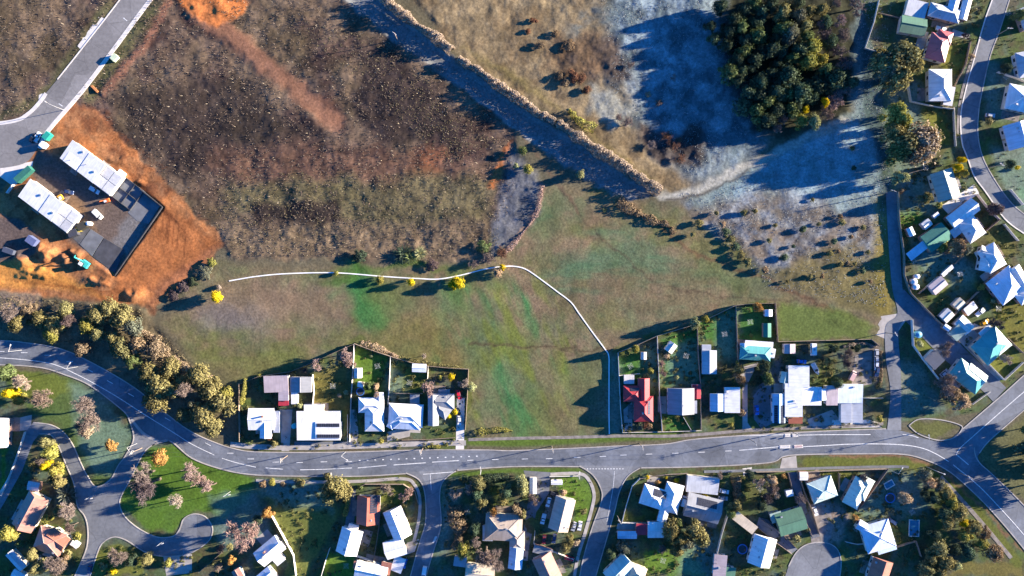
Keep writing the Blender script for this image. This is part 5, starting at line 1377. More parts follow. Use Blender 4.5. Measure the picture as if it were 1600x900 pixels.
# dark retaining wall round the low corner of the pad
def wall_line(label, pts, h, m, w=0.35, zb=-0.3):
    P = [W(x, y) for x, y in pts]
    root = empty('retaining_wall', (P[0].x, P[0].y, 0)); tag(root, label, 'wall')
    for a, b_ in zip(P, P[1:]):
        d = b_ - a; n = max(1, int(d.length / 6))
        for k in range(n):
            q0 = a + d * (k / n); L = d.length / n
            M4 = Matrix.Translation((q0.x - P[0].x, q0.y - P[0].y, 0)) @ Matrix.Rotation(math.atan2(d.y, d.x), 4, 'Z')
            MB().box(0.01, L - 0.01, -w / 2, w / 2, zb, h, M4).build('panel', M[m], root)
wall_line('dark retaining wall cutting the low corner of the site pad', [(221, 296), (256, 324), (182, 431)], 1.5, 'dark_metal')
wall_line('pale block wall at the lower site entrance', [(13, 302), (24, 287)], 1.4, 'concrete_pale', 0.5)

def box_thing(name, label, cat, x, y, L, D, h, ang, col, lid=True, z=0.0):
    p = W(x, y, h)
    root = empty(name, (p.x, p.y, gz(p.x, p.y) + z), -math.radians(ang)); tag(root, label, cat)
    a, b_ = L / 2, D / 2
    o = MB().box(-a, a, -b_, b_, -.05, h).build('body', M['sheet'], root); o.color = (*col, 1)
    mb = MB()
    for i in range(int(L / 0.6)): mb.box(-a + .2 + i * .6, -a + .4 + i * .6, -b_ - .05, b_ + .05, .1, h - .1)
    o = mb.build('ribs', M['sheet'], root); o.color = tuple(c_ * .85 for c_ in col) + (1,)
    o = MB().box(-a - .06, a + .06, -b_ - .06, b_ + .06, h, h + .08).build('lid', M['sheet'], root); o.color = tuple(min(1, c_ * 1.1) for c_ in col) + (1,)
    return root
box_thing('shipping_container', 'dark green shipping container at the lower site entrance', 'container', 35, 272, 9, 2.6, 2.6, -42, (0.03, 0.13, 0.10))
box_thing('site_hut', 'small green site hut by the upper site fence', 'hut', 72, 212, 3.5, 2.4, 2.5, -50, (0.02, 0.25, 0.20))
box_thing('site_hut', 'white portable toilet below the green site hut', 'hut', 66, 226, 2.4, 2.2, 2.4, -50, (0.7, 0.74, 0.72))
box_thing('site_hut', 'dark blue hut by the spoil heaps', 'hut', 48, 376, 4.5, 3.2, 2.4, 35, (0.10, 0.12, 0.22))
box_thing('skip_bin', 'dark skip bin casting shade on the left pad', 'skip bin', 12, 392, 5.0, 2.2, 1.8, 20, (0.06, 0.07, 0.10))
box_thing('skip_bin', 'black skip bin with yellow end at the end of the lower row', 'skip bin', 113, 364, 4.2, 3.0, 2.2, -20, (0.05, 0.05, 0.06))
box_thing('skip_bin', 'dark tipping bin beside the white tank', 'skip bin', 127, 353, 4.0, 3.0, 2.2, -30, (0.05, 0.045, 0.03))
box_thing('crate', 'yellow timber pack on the orange soil by the lower row', 'crate', 121, 359, 2.5, 2.0, 1.6, -20, (0.45, 0.36, 0.08))
box_thing('crate', 'white sheet pack leaning at the upper row edge', 'crate', 190, 270, 3.6, 1.6, 0.9, 37, (0.75, 0.74, 0.72))
box_thing('utility_box', 'pale green service cabinet on the estate road verge', 'cabinet', 177, 89, 3.0, 2.2, 1.9, -45, (0.45, 0.52, 0.36))
box_thing('crate', 'orange pallet beside the upper verge', 'crate', 146, 138, 4.0, 0.8, 0.8, 45, (0.5, 0.2, 0.07))
def digger(label, x, y, ang, col, s=1.0, name='excavator'):
    p = W(x, y, 2)
    root = empty(name, (p.x, p.y, gz(p.x, p.y)), -math.radians(ang)); root.scale = (s, s, s); tag(root, label, 'excavator')
    for sy in (-1, 1): MB().prism([(-1.7, .0), (1.7, .0), (1.9, .35), (1.7, .75), (-1.7, .75), (-1.9, .35)], sy * 1.0 - .3, sy * 1.0 + .3).build('track', M['rubber'], root)
    o = MB().box(-1.7, 1.2, -1.2, 1.2, .85, 1.9).build('house_body', M['sheet'], root); o.color = (*col, 1)
    o = MB().box(-.2, 1.3, -.1, 1.1, 1.9, 2.9).build('cab', M['glass'], root)
    o = MB().box(-.25, 1.35, -.15, 1.15, 2.9, 3.0).build('cab_roof', M['sheet'], root); o.color = (.7, .74, .72, 1)
    b1 = MB().tube((1.0, -.5, 1.5), (3.6, -.5, 3.6), .3, .22, 6).build('boom', M['sheet'], root); b1.color = (*col, 1)
    b2 = MB().tube((3.6, -.5, 3.6), (5.2, -.5, 1.2), .22, .16, 6).build('stick', M['sheet'], root); b2.color = (*col, 1)
    MB().prism([(4.9, .2), (5.7, .2), (5.9, 1.0), (5.1, 1.3)], -1.0, 0.0).build('bucket', M['dark_metal'], root)
digger('teal excavator working among the spoil heaps', 132, 412, 215, (0.05, 0.45, 0.40), 1.15)
digger('small orange excavator on the site yard', 165, 313, 160, (0.55, 0.13, 0.03), 0.7)
digger('small yellow excavator beside the lower white row', 93, 309, 60, (0.65, 0.30, 0.03), 0.85)

# ------------------------------------------------------------------ vehicles
WH, SI, BK, RD, BL, NV = (0.75, 0.75, 0.74), (0.38, 0.39, 0.41), (0.02, 0.02, 0.024), (0.55, 0.02, 0.04), (0.03, 0.16, 0.55), (0.03, 0.05, 0.12)
for args in [('white utility truck parked at the site entrance', 58, 214, -60, WH, 'ute'), ('dark car behind the white truck at the site entrance', 51, 216, -60, BK), ('dark navy car parked on the site yard', 107, 300, 10, NV), ('white van unloading in the middle of the site yard', 153, 335, 45, WH, 'van'), ('white utility truck at the edge of the upper row', 147, 297, 30, WH, 'ute'),
             ('bright red car at the head of the pale driveway', 717, 617, 70, RD), ('white car on the pale driveway below the red car', 718, 657, 90, WH), ('blue car on the round shaded yard', 1183, 641, 85, BL), ('blue car parked above the big white building', 1253, 565, 5, BL),
             ('silver car topmost of the row against the lane hedge', 1370, 553, 90, SI), ('silver car second in the row against the lane hedge', 1370, 563, 88, SI), ('pale car third in the row against the lane hedge', 1370, 571, 90, WH), ('dark car fourth in the row against the lane hedge', 1371, 581, 100, NV),
             ('faded pink van parked in the workshop yard', 1332, 587, -62, (0.55, 0.36, 0.34), 'van'), ('white van in front of the grey solar house', 1068, 783, -72, WH, 'van'), ('white car upper of two beside the grey solar house', 1132, 768, 12, WH), ('silver car lower of two beside the grey solar house', 1130, 779, 5, SI),
             ('white car on the gravel turning court drive', 1274, 799, 70, WH), ('white car topmost beside the tan gable house', 857, 785, 105, WH), ('white utility truck lower beside the tan gable house', 849, 811, 105, WH, 'ute'), ('black car under the tan gable house corner', 866, 772, 20, BK), ('silver car right of the tan gable house', 897, 823, 110, SI), ('white car behind the silver car near the corner path', 906, 822, 100, WH),
             ('dark red car below the tan gable house', 850, 843, 95, (0.2, 0.02, 0.03)), ('navy car below the tan gable house', 866, 842, 100, NV), ('red car at the kerb above the pinkish roof', 890, 873, 15, RD), ('blue car under the white carport', 632, 881, 105, BL), ('white van at the bottom of the side street', 663, 893, 100, WH, 'van'),
             ('white utility truck above the pink house drive', 1471, 45, 15, WH, 'ute'), ('silver car on the shaded lawn across the hill street', 1548, 180, 5, SI), ('white utility truck in the packed yard', 1532, 488, -40, WH, 'ute'), ('yellow car below the white truck in the packed yard', 1539, 504, -30, (0.6, 0.3, 0.02)), ('silver car beside the dark flat roofed garage', 1476, 583, -40, SI),
             ('white car beside the concrete drive at the top', 1430, 19, 30, WH),
             ('silver car under the shade right of the blue grey house', 1395, 815, 30, NV), ('dark car at the foot of the wedge garden', 140, 890, 100, NV)]:
    car(*args)
for lab, x, y, L, col in [('white painted refuge island on the lower lane before the crossing', 1226, 698, 17, 'concrete_pale'), ('pinkish refuge island on the lower lane after the crossing', 1247, 697.5, 14, 'brick_pave'), ('white refuge island on the upper lane before the crossing', 1230, 680, 9, 'concrete_pale'), ('white refuge island on the upper lane after the crossing', 1242, 680, 9, 'concrete_pale')]:
    if col not in M: M[col] = plain('brick_pave', (0.52, 0.36, 0.33), 0.8)
    p = W(x, y); root = empty('traffic_island', (p.x, p.y, 0.0), math.radians(3)); tag(root, lab, 'traffic island')
    a = L * S / 2
    MB().prism([(-a, 0), (a, 0), (a, .16), (a - .1, .2), (-a + .1, .2), (-a, .16)], -.75, .75).build('kerb', M['concrete_pale'], root)
    MB().box(-a + .3, a - .3, -.5, .5, .19, .23).build('paving', M[col], root)
    MB().tube((a - .5, 0, .2), (a - .5, 0, 1.9), .04, .04, 6).build('sign_post', M['steel'], root)
    MB().box(a - .54, a - .48, -.3, .3, 1.3, 1.9).build('sign_plate', M['paint'], root)
def caravan(label, x, y, ang, L=5.6, boat=False):
    p = W(x, y, 1.5)
    root = empty('boat' if boat else 'caravan', (p.x, p.y, gz(p.x, p.y) + .05), -math.radians(ang)); tag(root, label, 'boat' if boat else 'caravan')
    a = L / 2
    if boat:
        n = 10; vs = []
        for z, k in ((.5, .55), (1.35, 1.0), (1.35, .72), (.9, .68)):
            for i in range(n + 1):
                t = i / n; x_ = -a + L * t * (0.9 if z < .6 else 1); wv_ = 1.15 * k * (1 - max(0, (t - .45) / .55) ** 2.2)
                vs.append((x_, wv_, z)); vs.append((x_, -wv_, z))
        fs = []
        m_ = 2 * (n + 1)
        for lay in range(3):
            for i in range(n):
                for s_ in (0, 1):
                    q = (lay * m_ + 2 * i + s_, lay * m_ + 2 * i + 2 + s_, (lay + 1) * m_ + 2 * i + 2 + s_, (lay + 1) * m_ + 2 * i + s_); fs.append(q if s_ else q[::-1])
        fs += [(3 * m_ + 2 * i, 3 * m_ + 2 * i + 2, 3 * m_ + 2 * i + 3, 3 * m_ + 2 * i + 1) for i in range(n)]
        fs.append((0, 1, m_ + 1, m_))
        o = MB().add(vs, fs).build('hull', M['sheet'], root); o.color = (.75, .74, .72, 1)
        MB().box(.2, 1.0, -.6, .6, .9, 1.6).build('cabin', M['glass'], root)
        MB().box(-a, a * .6, -.5, .5, .1, .45).build('trailer', M['steel'], root)
    else:
        o = MB().prism([(-a, .5), (a, .5), (a + .15, 1.4), (a - .2, 2.5), (a - .5, 2.6), (-a + .2, 2.6), (-a, 2.4)], -1.1, 1.1).build('body', M['car_paint'], root); o.color = (.75, .74, .72, 1)
        MB().box(-a + 1.0, a - 1.2, -1.13, -1.1, 1.5, 2.1).build('window', M['glass'], root); MB().box(-.4, .4, -.4, .4, 2.6, 2.75).build('roof_hatch', M['steel'], root)
        MB().tube((a, 0, .55), (a + 1.2, 0, .5), .06, .06, 5).build('drawbar', M['dark_metal'], root)
    for sy in (-1, 1): MB().tube((-.2, sy * 1.05 - .1, .34), (-.2, sy * 1.05 + .1, .34), .34, .34, 12).build('wheel', M['rubber'], root)
caravan('white caravan parked upright under the reserve fence', 1271, 546, 90)
caravan('white motor boat on a trailer beside the big white building', 1275, 577, 62, 6.0, True)
caravan('white caravan in the drive of the teal hip house', 1206, 552, 100, 4.5)

# ------------------------------------------------------------------ fences
for lab, pts, h, m in [
    ('timber fence behind the white L shaped outbuilding', [(374, 600), (405, 588), (453, 581)], 1.6, 'timber'),
    ('timber fence sloping up to the back corner of the green lawn', [(453, 581), (500, 561), (552, 538)], 1.6, 'timber'),
    ('timber fence from the green lawn corner down the field edge', [(553, 537), (580, 547), (610, 557), (640, 566), (669, 572)], 1.7, 'timber'),
    ('timber fence behind the grey hip house at the field corner', [(669, 572), (700, 575), (732, 577), (730, 620), (727, 672)], 1.6, 'timber'),
    ('pinkish timber fence left of the bright green back lawn', [(553, 537), (551, 580), (548, 625), (546, 690)], 1.7, 'white_timber'),
    ('white timber fence between the two hip house gardens', [(610, 557), (608, 600), (606, 632)], 1.7, 'white_timber'),
    ('short white fence beside the yellow garden corner', [(669, 572), (668, 592)], 1.6, 'white_timber'),
    ('cream fence right of the dark grey garage', [(488, 585), (490, 612), (488, 634)], 1.7, 'white_timber'),
    ('low courtyard fence above the grey fronted hip house', [(615, 615), (660, 615)], 1.5, 'timber'),
    ('low front fence of the grey hip house', [(628, 688), (670, 687), (710, 684)], 0.9, 'timber'),
    ('dark fence left of the first white house', [(373, 600), (373, 640), (374, 690)], 1.6, 'timber'),
    ('low yellowish fence at the flat roofed house corner', [(543, 648), (543, 690)], 1.2, 'white_timber'),
    ('white fence facing the boundary line beside the red house', [(966, 551), (968, 600), (970, 640), (973, 676)], 1.7, 'white_timber'),
    ('timber fence along the field above the red house', [(966, 551), (998, 538), (1027, 525)], 1.7, 'timber'),
    ('timber fence along the field behind the tilted white shed', [(1027, 525), (1060, 515), (1087, 507), (1120, 492), (1150, 477)], 1.8, 'timber'),
    ('white timber fence between the red and grey gable houses', [(1027, 525), (1029, 570), (1031, 620), (1035, 674)], 1.7, 'white_timber'),
    ('timber fence left of the pale banded shed', [(1090, 507), (1091, 545), (1095, 600), (1096, 672)], 1.8, 'timber'),
    ('timber fence left of the teal hip house garden', [(1150, 477), (1152, 520), (1154, 566)], 1.8, 'timber'),
    ('tall dark fence right of the teal hip house garden', [(1212, 474), (1214, 505), (1216, 534)], 2.0, 'timber'),
    ('dark fence behind the teal hip house garden', [(1150, 477), (1182, 474), (1212, 474)], 1.6, 'timber'),
    ('long fence between the green reserve and the yards', [(1216, 534), (1290, 532), (1362, 530), (1374, 540)], 1.6, 'timber'),
    ('low white front fence of the red and grey houses', [(973, 676), (1035, 675), (1096, 673)], 0.8, 'white_timber'),
    ('thin cross fence inside the grey gable front garden', [(1068, 652), (1080, 672)], 1.1, 'white_timber'),
    ('cross fence under the small lawn above the red house', [(967, 587), (1000, 584)], 1.4, 'white_timber'),
    ('pale low wall round the workshop corner yard', [(1348, 622), (1380, 622)], 1.0, 'white_timber'),
    ('white fence framing the top corner garden', [(1374, 0), (1366, 35), (1352, 75), (1376, 82)], 1.5, 'white_timber'),
    ('timber fence inside the top corner garden', [(1373, 20), (1408, 28)], 1.3, 'timber'),
    ('pale fence round the yard of the blue faced hip house', [(1418, 122), (1424, 158), (1460, 166), (1490, 170)], 1.5, 'white_timber'),
    ('garden fence along the hill street above the dead lawn', [(1517, 65), (1510, 100), (1492, 135)], 1.3, 'timber'),
    ('long side fence below the dead lawn to the street', [(1491, 168), (1492, 200), (1494, 228)], 1.2, 'white_timber'),
    ('timber fence between bare lawn and sage green house', [(1398, 278), (1430, 268), (1472, 258)], 1.4, 'timber'),
    ('lane side fence of the right hand gardens', [(1404, 300), (1406, 345), (1414, 400), (1414, 430), (1424, 458)], 1.5, 'timber'),
    ('curved lane fence below the three white tanks', [(1424, 458), (1450, 485), (1476, 510), (1500, 535)], 1.5, 'timber'),
    ('pale fence left of the brown round tree garden', [(1528, 303), (1545, 325), (1563, 343)], 1.4, 'white_timber'),
    ('double timber fence beside the narrow grass strip', [(1563, 343), (1540, 362), (1522, 378)], 1.6, 'timber'),
    ('pale paling fence on the far side of the narrow grass strip', [(1570, 350), (1592, 376)], 1.3, 'white_timber'),
    ('long diagonal fence through the sloping lawns', [(1506, 400), (1480, 425), (1452, 446), (1436, 459)], 1.5, 'timber'),
    ('diagonal fence through the packed yard', [(1478, 505), (1500, 484), (1530, 456)], 1.6, 'timber'),
    ('white garden wall round the mint and teal house', [(1520, 543), (1545, 568), (1570, 594), (1600, 566)], 1.2, 'white_timber'),
    ('dark fence behind the mint and teal house', [(1575, 528), (1600, 552)], 1.8, 'timber'),
    ('pale fence round the small lawn by the lane', [(1426, 500), (1428, 540), (1444, 562), (1470, 595)], 1.5, 'white_timber'),
    ('low white fence at the junction garden', [(1520, 632), (1548, 612)], 0.9, 'white_timber'),
    ('white fence along the drive at the left edge', [(38, 675), (26, 712), (10, 755), (0, 775)], 1.3, 'white_timber'),
    ('timber fence at the lower left court garden', [(310, 895), (345, 865)], 1.5, 'timber'),
    ('white fence along the long olive lawn', [(422, 803), (440, 835), (458, 868), (462, 900)], 1.5, 'white_timber'),
    ('white fence round the green lawn below the stepped roof', [(502, 900), (508, 878), (515, 857)], 1.4, 'white_timber'),
    ('fence from the stepped roof house to the street', [(553, 868), (580, 877), (605, 886)], 1.4, 'white_timber'),
    ('timber fence between salmon and steep blue houses', [(592, 820), (588, 850), (583, 878)], 1.5, 'timber'),
    ('curved timber front fence of the salmon house', [(560, 762), (570, 757), (630, 757), (648, 768), (654, 790)], 1.1, 'timber'),
    ('thin fence left of the parked cars', [(836, 830), (834, 850), (858, 860), (880, 868), (896, 874)], 1.3, 'white_timber'),
    ('front fence of the corner lawn', [(859, 745), (905, 744)], 0.9, 'white_timber'),
    ('fence round the twin winged white house', [(1000, 748), (988, 760), (976, 800), (972, 817), (1010, 818)], 1.2, 'white_timber'),
    ('low fence above the twin winged white house', [(1000, 748), (1040, 742), (1075, 740)], 1.0, 'timber'),
    ('tall fence left of the diagonal driveway', [(1137, 806), (1128, 835), (1121, 865)], 1.7, 'white_timber'),
    ('long front fence above the mint roofed houses', [(1182, 738), (1228, 737)], 1.3, 'timber'),
    ('fence left of the shaded driveway', [(1232, 740), (1240, 770), (1255, 805), (1270, 840)], 1.6, 'timber'),
    ('fence right of the shaded driveway', [(1247, 738), (1258, 770), (1270, 800), (1281, 836)], 1.6, 'timber'),
    ('front fence above the second mint roofed house', [(1258, 738), (1320, 735), (1388, 733)], 1.5, 'timber'),
    ('long diagonal fence of the shaded garden', [(1388, 733), (1365, 765), (1340, 800)], 1.6, 'timber'),
    ('short fence between the two mint roofed houses', [(1312, 740), (1312, 768)], 1.5, 'timber'),
    ('pale low wall by the court road', [(1322, 847), (1340, 851), (1352, 850)], 1.0, 'white_timber'),
    ('thin fence right of the blue grey house', [(1400, 856), (1432, 846), (1440, 870)], 1.4, 'timber'),
    ('upper drive fence below the green roofed house', [(1190, 812), (1220, 832), (1246, 858)], 1.4, 'timber'),
    ('lower drive fence below the green roofed house', [(1186, 826), (1210, 846), (1238, 866)], 1.4, 'timber'),
    ('timber fence at the right edge beyond the street', [(1580, 296), (1600, 320)], 1.4, 'white_timber'),
    ('side fence of the shaded lawn across the hill street', [(1560, 112), (1590, 122), (1605, 128)], 1.3, 'white_timber')]:
    fence(lab, pts, h * (1.2 if pts[0][0] > 1380 or pts[0][1] > 730 else 1.0), m)

# ------------------------------------------------------------------ hedges
hedge('long tan brush hedge along the upper half of the old cutting', [(598, -8), (625, 18), (655, 40), (685, 62), (706, 78)], 4.2, 4.6, 'straw', 'brush_hedge', 260, 0.33, 0.32)
hedge('long tan brush hedge along the lower half of the old cutting', [(718, 88), (760, 118), (800, 148), (835, 170), (868, 188)], 4.2, 4.8, 'straw', 'brush_hedge', 260, 0.33, 0.32)
hedge('bright yellow green stretch in the tan brush hedge', [(888, 172), (905, 186), (930, 202)], 3.6, 3.6, 'yellowgreen', 'brush_hedge', 70, 0.34, 0.5)
hedge('tan brush hedge at the far end of the old cutting', [(870, 190), (895, 208), (920, 224), (950, 242), (985, 268), (1012, 286), (1034, 296)], 4.6, 4.8, 'straw', 'brush_hedge', 280, 0.33, 0.32)
hedge('brown brush heap lying on the field below the cutting', [(966, 314), (985, 324), (1010, 338), (1035, 350), (1058, 360)], 4.4, 1.8, 'brown', 'brush_heap', 80, 0.34, 0.7)
hedge('low pinkish brush row round the frosty hollow', [(848, 290), (842, 325), (828, 350), (806, 375), (786, 398)], 1.8, 1.2, 'pinkbare', 'brush_hedge', 50, 0.24, 0.7)
hedge('narrow yellow green clipped hedge beside the salmon house drive', [(546, 766), (543, 785), (538, 806)], 2.2, 2.4, 'yellowgreen', 'hedge', 110, 0.22, 0.15)
hedge('narrow yellow green hedge left of the first white house', [(384, 592), (381, 612), (377, 632)], 2.2, 2.6, 'yellowgreen', 'hedge', 110, 0.24, 0.3)
hedge('rounded green hedge at the front of the first white house', [(372, 686), (385, 690), (394, 692)], 2.2, 1.3, 'green', 'hedge', 110, 0.2, 0.2)
hedge('dry brown hedge row behind the small lawn at the right street', [(715, 790), (716, 815), (712, 840), (716, 858)], 6.0, 3.4, 'brown', 'hedge', 140, 0.36, 0.5)
hedge('dark clipped garden hedge along the verge above the tan house', [(722, 750), (750, 748), (775, 746), (795, 748)], 3.2, 2.2, 'dark', 'hedge', 110, 0.28, 0.4)
hedge('tan grass bank behind the bright green back lawn', [(565, 534), (582, 540), (600, 550), (622, 560)], 2.6, 1.0, 'tan', 'grass_bank_hedge', 90, 0.22, 0.6)
hedge('olive grass bank along the field fence', [(625, 561), (655, 566), (690, 571), (725, 575)], 1.8, 0.8, 'olive', 'grass_bank_hedge', 90, 0.2, 0.6)
hedge('dark green hedge beside the carpark of the silver cars', [(1376, 548), (1378, 575), (1378, 598)], 1.4, 1.4, 'brown', 'hedge', 80, 0.2, 0.4)
hedge('tall narrow hedge right of the grey solar house', [(1150, 745), (1152, 765), (1151, 785)], 4.4, 3.4, 'brown', 'hedge', 130, 0.3, 0.4)
hedge('white flowering garden hedge under the reserve fence', [(1318, 540), (1340, 536), (1370, 542)], 2.4, 1.2, 'palebare', 'hedge', 80, 0.2, 0.6)
hedge('yellow garden bushes along the front of the grey hip house', [(668, 697), (685, 697), (700, 696)], 2.0, 1.2, 'yellowgreen', 'hedge', 100, 0.2, 0.5)
hedge('low row of yellow green shrubs at the field corner by the verge', [(742, 677), (760, 675), (780, 674), (800, 676)], 2.2, 1.2, 'yellowgreen', 'hedge', 90, 0.22, 0.7)
hedge('dry grass tufts along the tree belt edge', [(205, 505), (232, 525), (255, 548), (275, 562), (300, 580), (330, 592)], 3.0, 0.9, 'tan', 'grass_bank_hedge', 70, 0.22, 0.7)

# ------------------------------------------------------------------ trees and shrubs (x, y, radius in pixels)
BELT = 'trees of the belt along the main road bend'
for t in [(24, 507, 13, 'leafy', 'olive'), (60, 500, 14, 'leafy', 'olive'), (82, 508, 19, 'leafy', 'olive'), (78, 522, 13, 'leafy', 'yellowgreen'), (112, 505, 12, 'bare', 'darkbare'), (135, 510, 16, 'leafy', 'yellowgreen'), (150, 492, 18, 'leafy', 'olive'), (168, 482, 17, 'leafy', 'olive'), (188, 496, 19, 'leafy', 'olive'), (206, 512, 18, 'leafy', 'grey'),
          (125, 547, 14, 'leafy', 'brown'), (150, 520, 13, 'leafy', 'olive'), (186, 546, 19, 'leafy', 'olive'), (212, 540, 17, 'leafy', 'brown'), (238, 545, 19, 'fluffy', 'brown'), (228, 583, 17, 'leafy', 'yellowgreen'), (246, 607, 27, 'leafy', 'yellowgreen'), (240, 628, 18, 'leafy', 'yellowgreen'), (262, 577, 18, 'leafy', 'olive'), (279, 600, 14, 'leafy', 'olive'),
          (308, 588, 20, 'leafy', 'olive'), (326, 610, 22, 'leafy', 'olive'), (344, 632, 22, 'leafy', 'olive'), (316, 650, 22, 'leafy', 'olive'), (330, 668, 16, 'leafy', 'olive'), (285, 650, 14, 'leafy', 'olive'), (292, 614, 15, 'bare', 'bare'), (298, 632, 12, 'leafy', 'grey'), (350, 618, 14, 'leafy', 'yellowgreen'), (175, 528, 14, 'leafy', 'olive'),
          (40, 485, 13, 'fluffy', 'brown'), (15, 490, 12, 'bare', 'bare'), (100, 485, 14, 'leafy', 'olive'), (205, 565, 14, 'leafy', 'green')]:
    tree(t[0], t[1], t[2] * 1.12, 'fluffy' if t[3] == 'leafy' and int(t[0]) % 2 else t[3], 'olive' if t[4] == 'yellowgreen' and int(t[1]) % 3 else t[4], h=None if t[3] == 'bare' else 3.0 + 0.24 * t[2], group=BELT)
for t in [(15, 615, 13, 'leafy', 'yellow'), (30, 625, 11, 'leafy', 'yellowgreen'), (8, 583, 14, 'leafy', 'green'), (36, 598, 14, 'bare', 'palebare'), (62, 618, 20, 'bare', 'bare'), (134, 640, 18, 'bare', 'bare'), (142, 663, 19, 'bare', 'bare'), (128, 668, 12, 'bare', 'bare'), (172, 697, 12, 'fluffy', 'orange'), (134, 676, 12, 'fluffy', 'tan'),
          (237, 755, 31, 'bare', 'darkbare'), (228, 742, 20, 'bare', 'bare'), (247, 717, 12, 'leafy', 'orange'), (300, 737, 17, 'bare', 'pinkbare'), (310, 748, 13, 'bare', 'pinkbare'), (330, 760, 14, 'bare', 'pinkbare'), (318, 757, 9, 'bare', 'pinkbare'), (274, 784, 13, 'bare', 'palebare')]:
    tree(*t[:5], where='beside the crescent road')
for t in [(70, 692, 11, 'leafy', 'olive'), (76, 708, 13, 'leafy', 'yellowgreen'), (66, 716, 9, 'bare', 'bare'), (86, 735, 11, 'leafy', 'yellowgreen'), (70, 730, 9, 'leafy', 'yellow'), (92, 752, 13, 'leafy', 'olive'), (99, 775, 21, 'spiky', 'grey'), (80, 750, 9, 'leafy', 'olive'), (103, 802, 16, 'bare', 'bare'), (70, 812, 9, 'leafy', 'yellowgreen'), (90, 800, 10, 'leafy', 'olive'), (112, 822, 11, 'bare', 'darkbare'),
          (12, 835, 13, 'leafy', 'yellowgreen'), (85, 884, 17, 'bare', 'bare'), (98, 878, 10, 'leafy', 'brown'), (50, 868, 11, 'leafy', 'olive'), (58, 888, 14, 'leafy', 'olive'), (30, 850, 8, 'shrub', 'green'), (185, 870, 14, 'bare', 'bare'), (205, 878, 10, 'leafy', 'dark'), (176, 893, 7, 'shrub', 'yellow'), (160, 885, 8, 'shrub', 'olive'), (228, 876, 10, 'leafy', 'olive'), (262, 880, 8, 'shrub', 'yellowgreen'), (48, 730, 8, 'shrub', 'olive'), (120, 838, 8, 'shrub', 'yellowgreen'), (105, 868, 10, 'shrub', 'olive')]:
    tree(*t[:5])
for t in [(380, 835, 25, 'bare', 'pinkbare'), (345, 853, 10, 'bare', 'darkbare'), (358, 855, 7, 'shrub', 'olive'), (360, 877, 8, 'leafy', 'orange'), (342, 885, 7, 'bare', 'bare'), (417, 802, 10, 'leafy', 'orange'), (402, 812, 9, 'shrub', 'dark'), (400, 830, 9, 'bare', 'bare'), (410, 757, 8, 'shrub', 'brown'), (424, 755, 7, 'shrub', 'yellowgreen'), (468, 756, 9, 'shrub', 'olive'), (442, 757, 6, 'shrub', 'brown'),
          (520, 760, 20, 'leafy', 'olive'), (532, 768, 18, 'leafy', 'olive'), (513, 776, 14, 'leafy', 'olive'), (563, 762, 5, 'shrub', 'green'), (605, 765, 12, 'bare', 'bare'), (635, 770, 12, 'bare', 'pinkbare'), (632, 788, 6, 'shrub', 'olive'), (712, 772, 11, 'bare', 'palebare'), (735, 762, 10, 'bare', 'palebare'),
          (722, 860, 14, 'leafy', 'yellowgreen'), (747, 757, 13, 'leafy', 'olive'), (770, 769, 13, 'spiky', 'yellowgreen'), (752, 784, 13, 'leafy', 'olive'), (770, 795, 11, 'bare', 'orange'), (745, 775, 12, 'leafy', 'darkgreen'), (790, 770, 13, 'leafy', 'darkgreen'), (785, 785, 9, 'leafy', 'olive'), (760, 862, 20, 'bare', 'bare'), (772, 875, 16, 'bare', 'bare'), (756, 870, 10, 'leafy', 'tan'), (740, 845, 12, 'bare', 'bare'), (740, 830, 11, 'leafy', 'dark'),
          (816, 756, 12, 'leafy', 'pale'), (817, 768, 9, 'leafy', 'pale'), (832, 780, 9, 'bare', 'bare'), (806, 797, 11, 'leafy', 'brown'), (816, 805, 8, 'leafy', 'olive'), (890, 845, 10, 'leafy', 'olive'), (884, 857, 9, 'shrub', 'olive'), (900, 850, 8, 'shrub', 'tan'), (912, 800, 6, 'shrub', 'olive'), (880, 770, 7, 'shrub', 'tan'),
          (1050, 832, 17, 'leafy', 'olive'), (1062, 842, 14, 'leafy', 'olive'), (1088, 832, 18, 'leafy', 'olive'), (1075, 850, 13, 'leafy', 'grey'), (1058, 862, 11, 'leafy', 'olive'), (1035, 860, 9, 'bare', 'bare'), (1098, 845, 12, 'leafy', 'olive'), (1060, 820, 9, 'leafy', 'green'), (975, 858, 12, 'fluffy', 'grey'), (955, 868, 10, 'leafy', 'darkgreen'), (1172, 743, 8, 'leafy', 'dark'), (1150, 790, 12, 'leafy', 'olive'), (1142, 802, 10, 'leafy', 'green'), (1160, 778, 9, 'shrub', 'olive'),
          (1012, 746, 4, 'shrub', 'yellow'), (1028, 755, 6, 'shrub', 'orange'), (1041, 747, 3, 'shrub', 'yellow'), (1057, 751, 5, 'shrub', 'yellow'), (1102, 774, 5, 'shrub', 'yellow'), (1125, 742, 6, 'bare', 'palebare'), (1185, 752, 9, 'bare', 'palebare'), (1205, 760, 10, 'bare', 'bare'), (1208, 752, 8, 'leafy', 'tan'), (1225, 744, 6, 'shrub', 'orange'), (1214, 775, 6, 'shrub', 'tan'), (1195, 780, 11, 'bare', 'darkbare'), (1250, 778, 10, 'bare', 'bare'),
          (1190, 790, 10, 'leafy', 'dark'), (1262, 828, 6, 'shrub', 'olive'), (1245, 842, 8, 'shrub', 'olive'), (1336, 810, 7, 'shrub', 'orange'), (1416, 780, 11, 'leafy', 'tan'), (1352, 745, 8, 'bare', 'bare')]:
    tree(*t[:5])
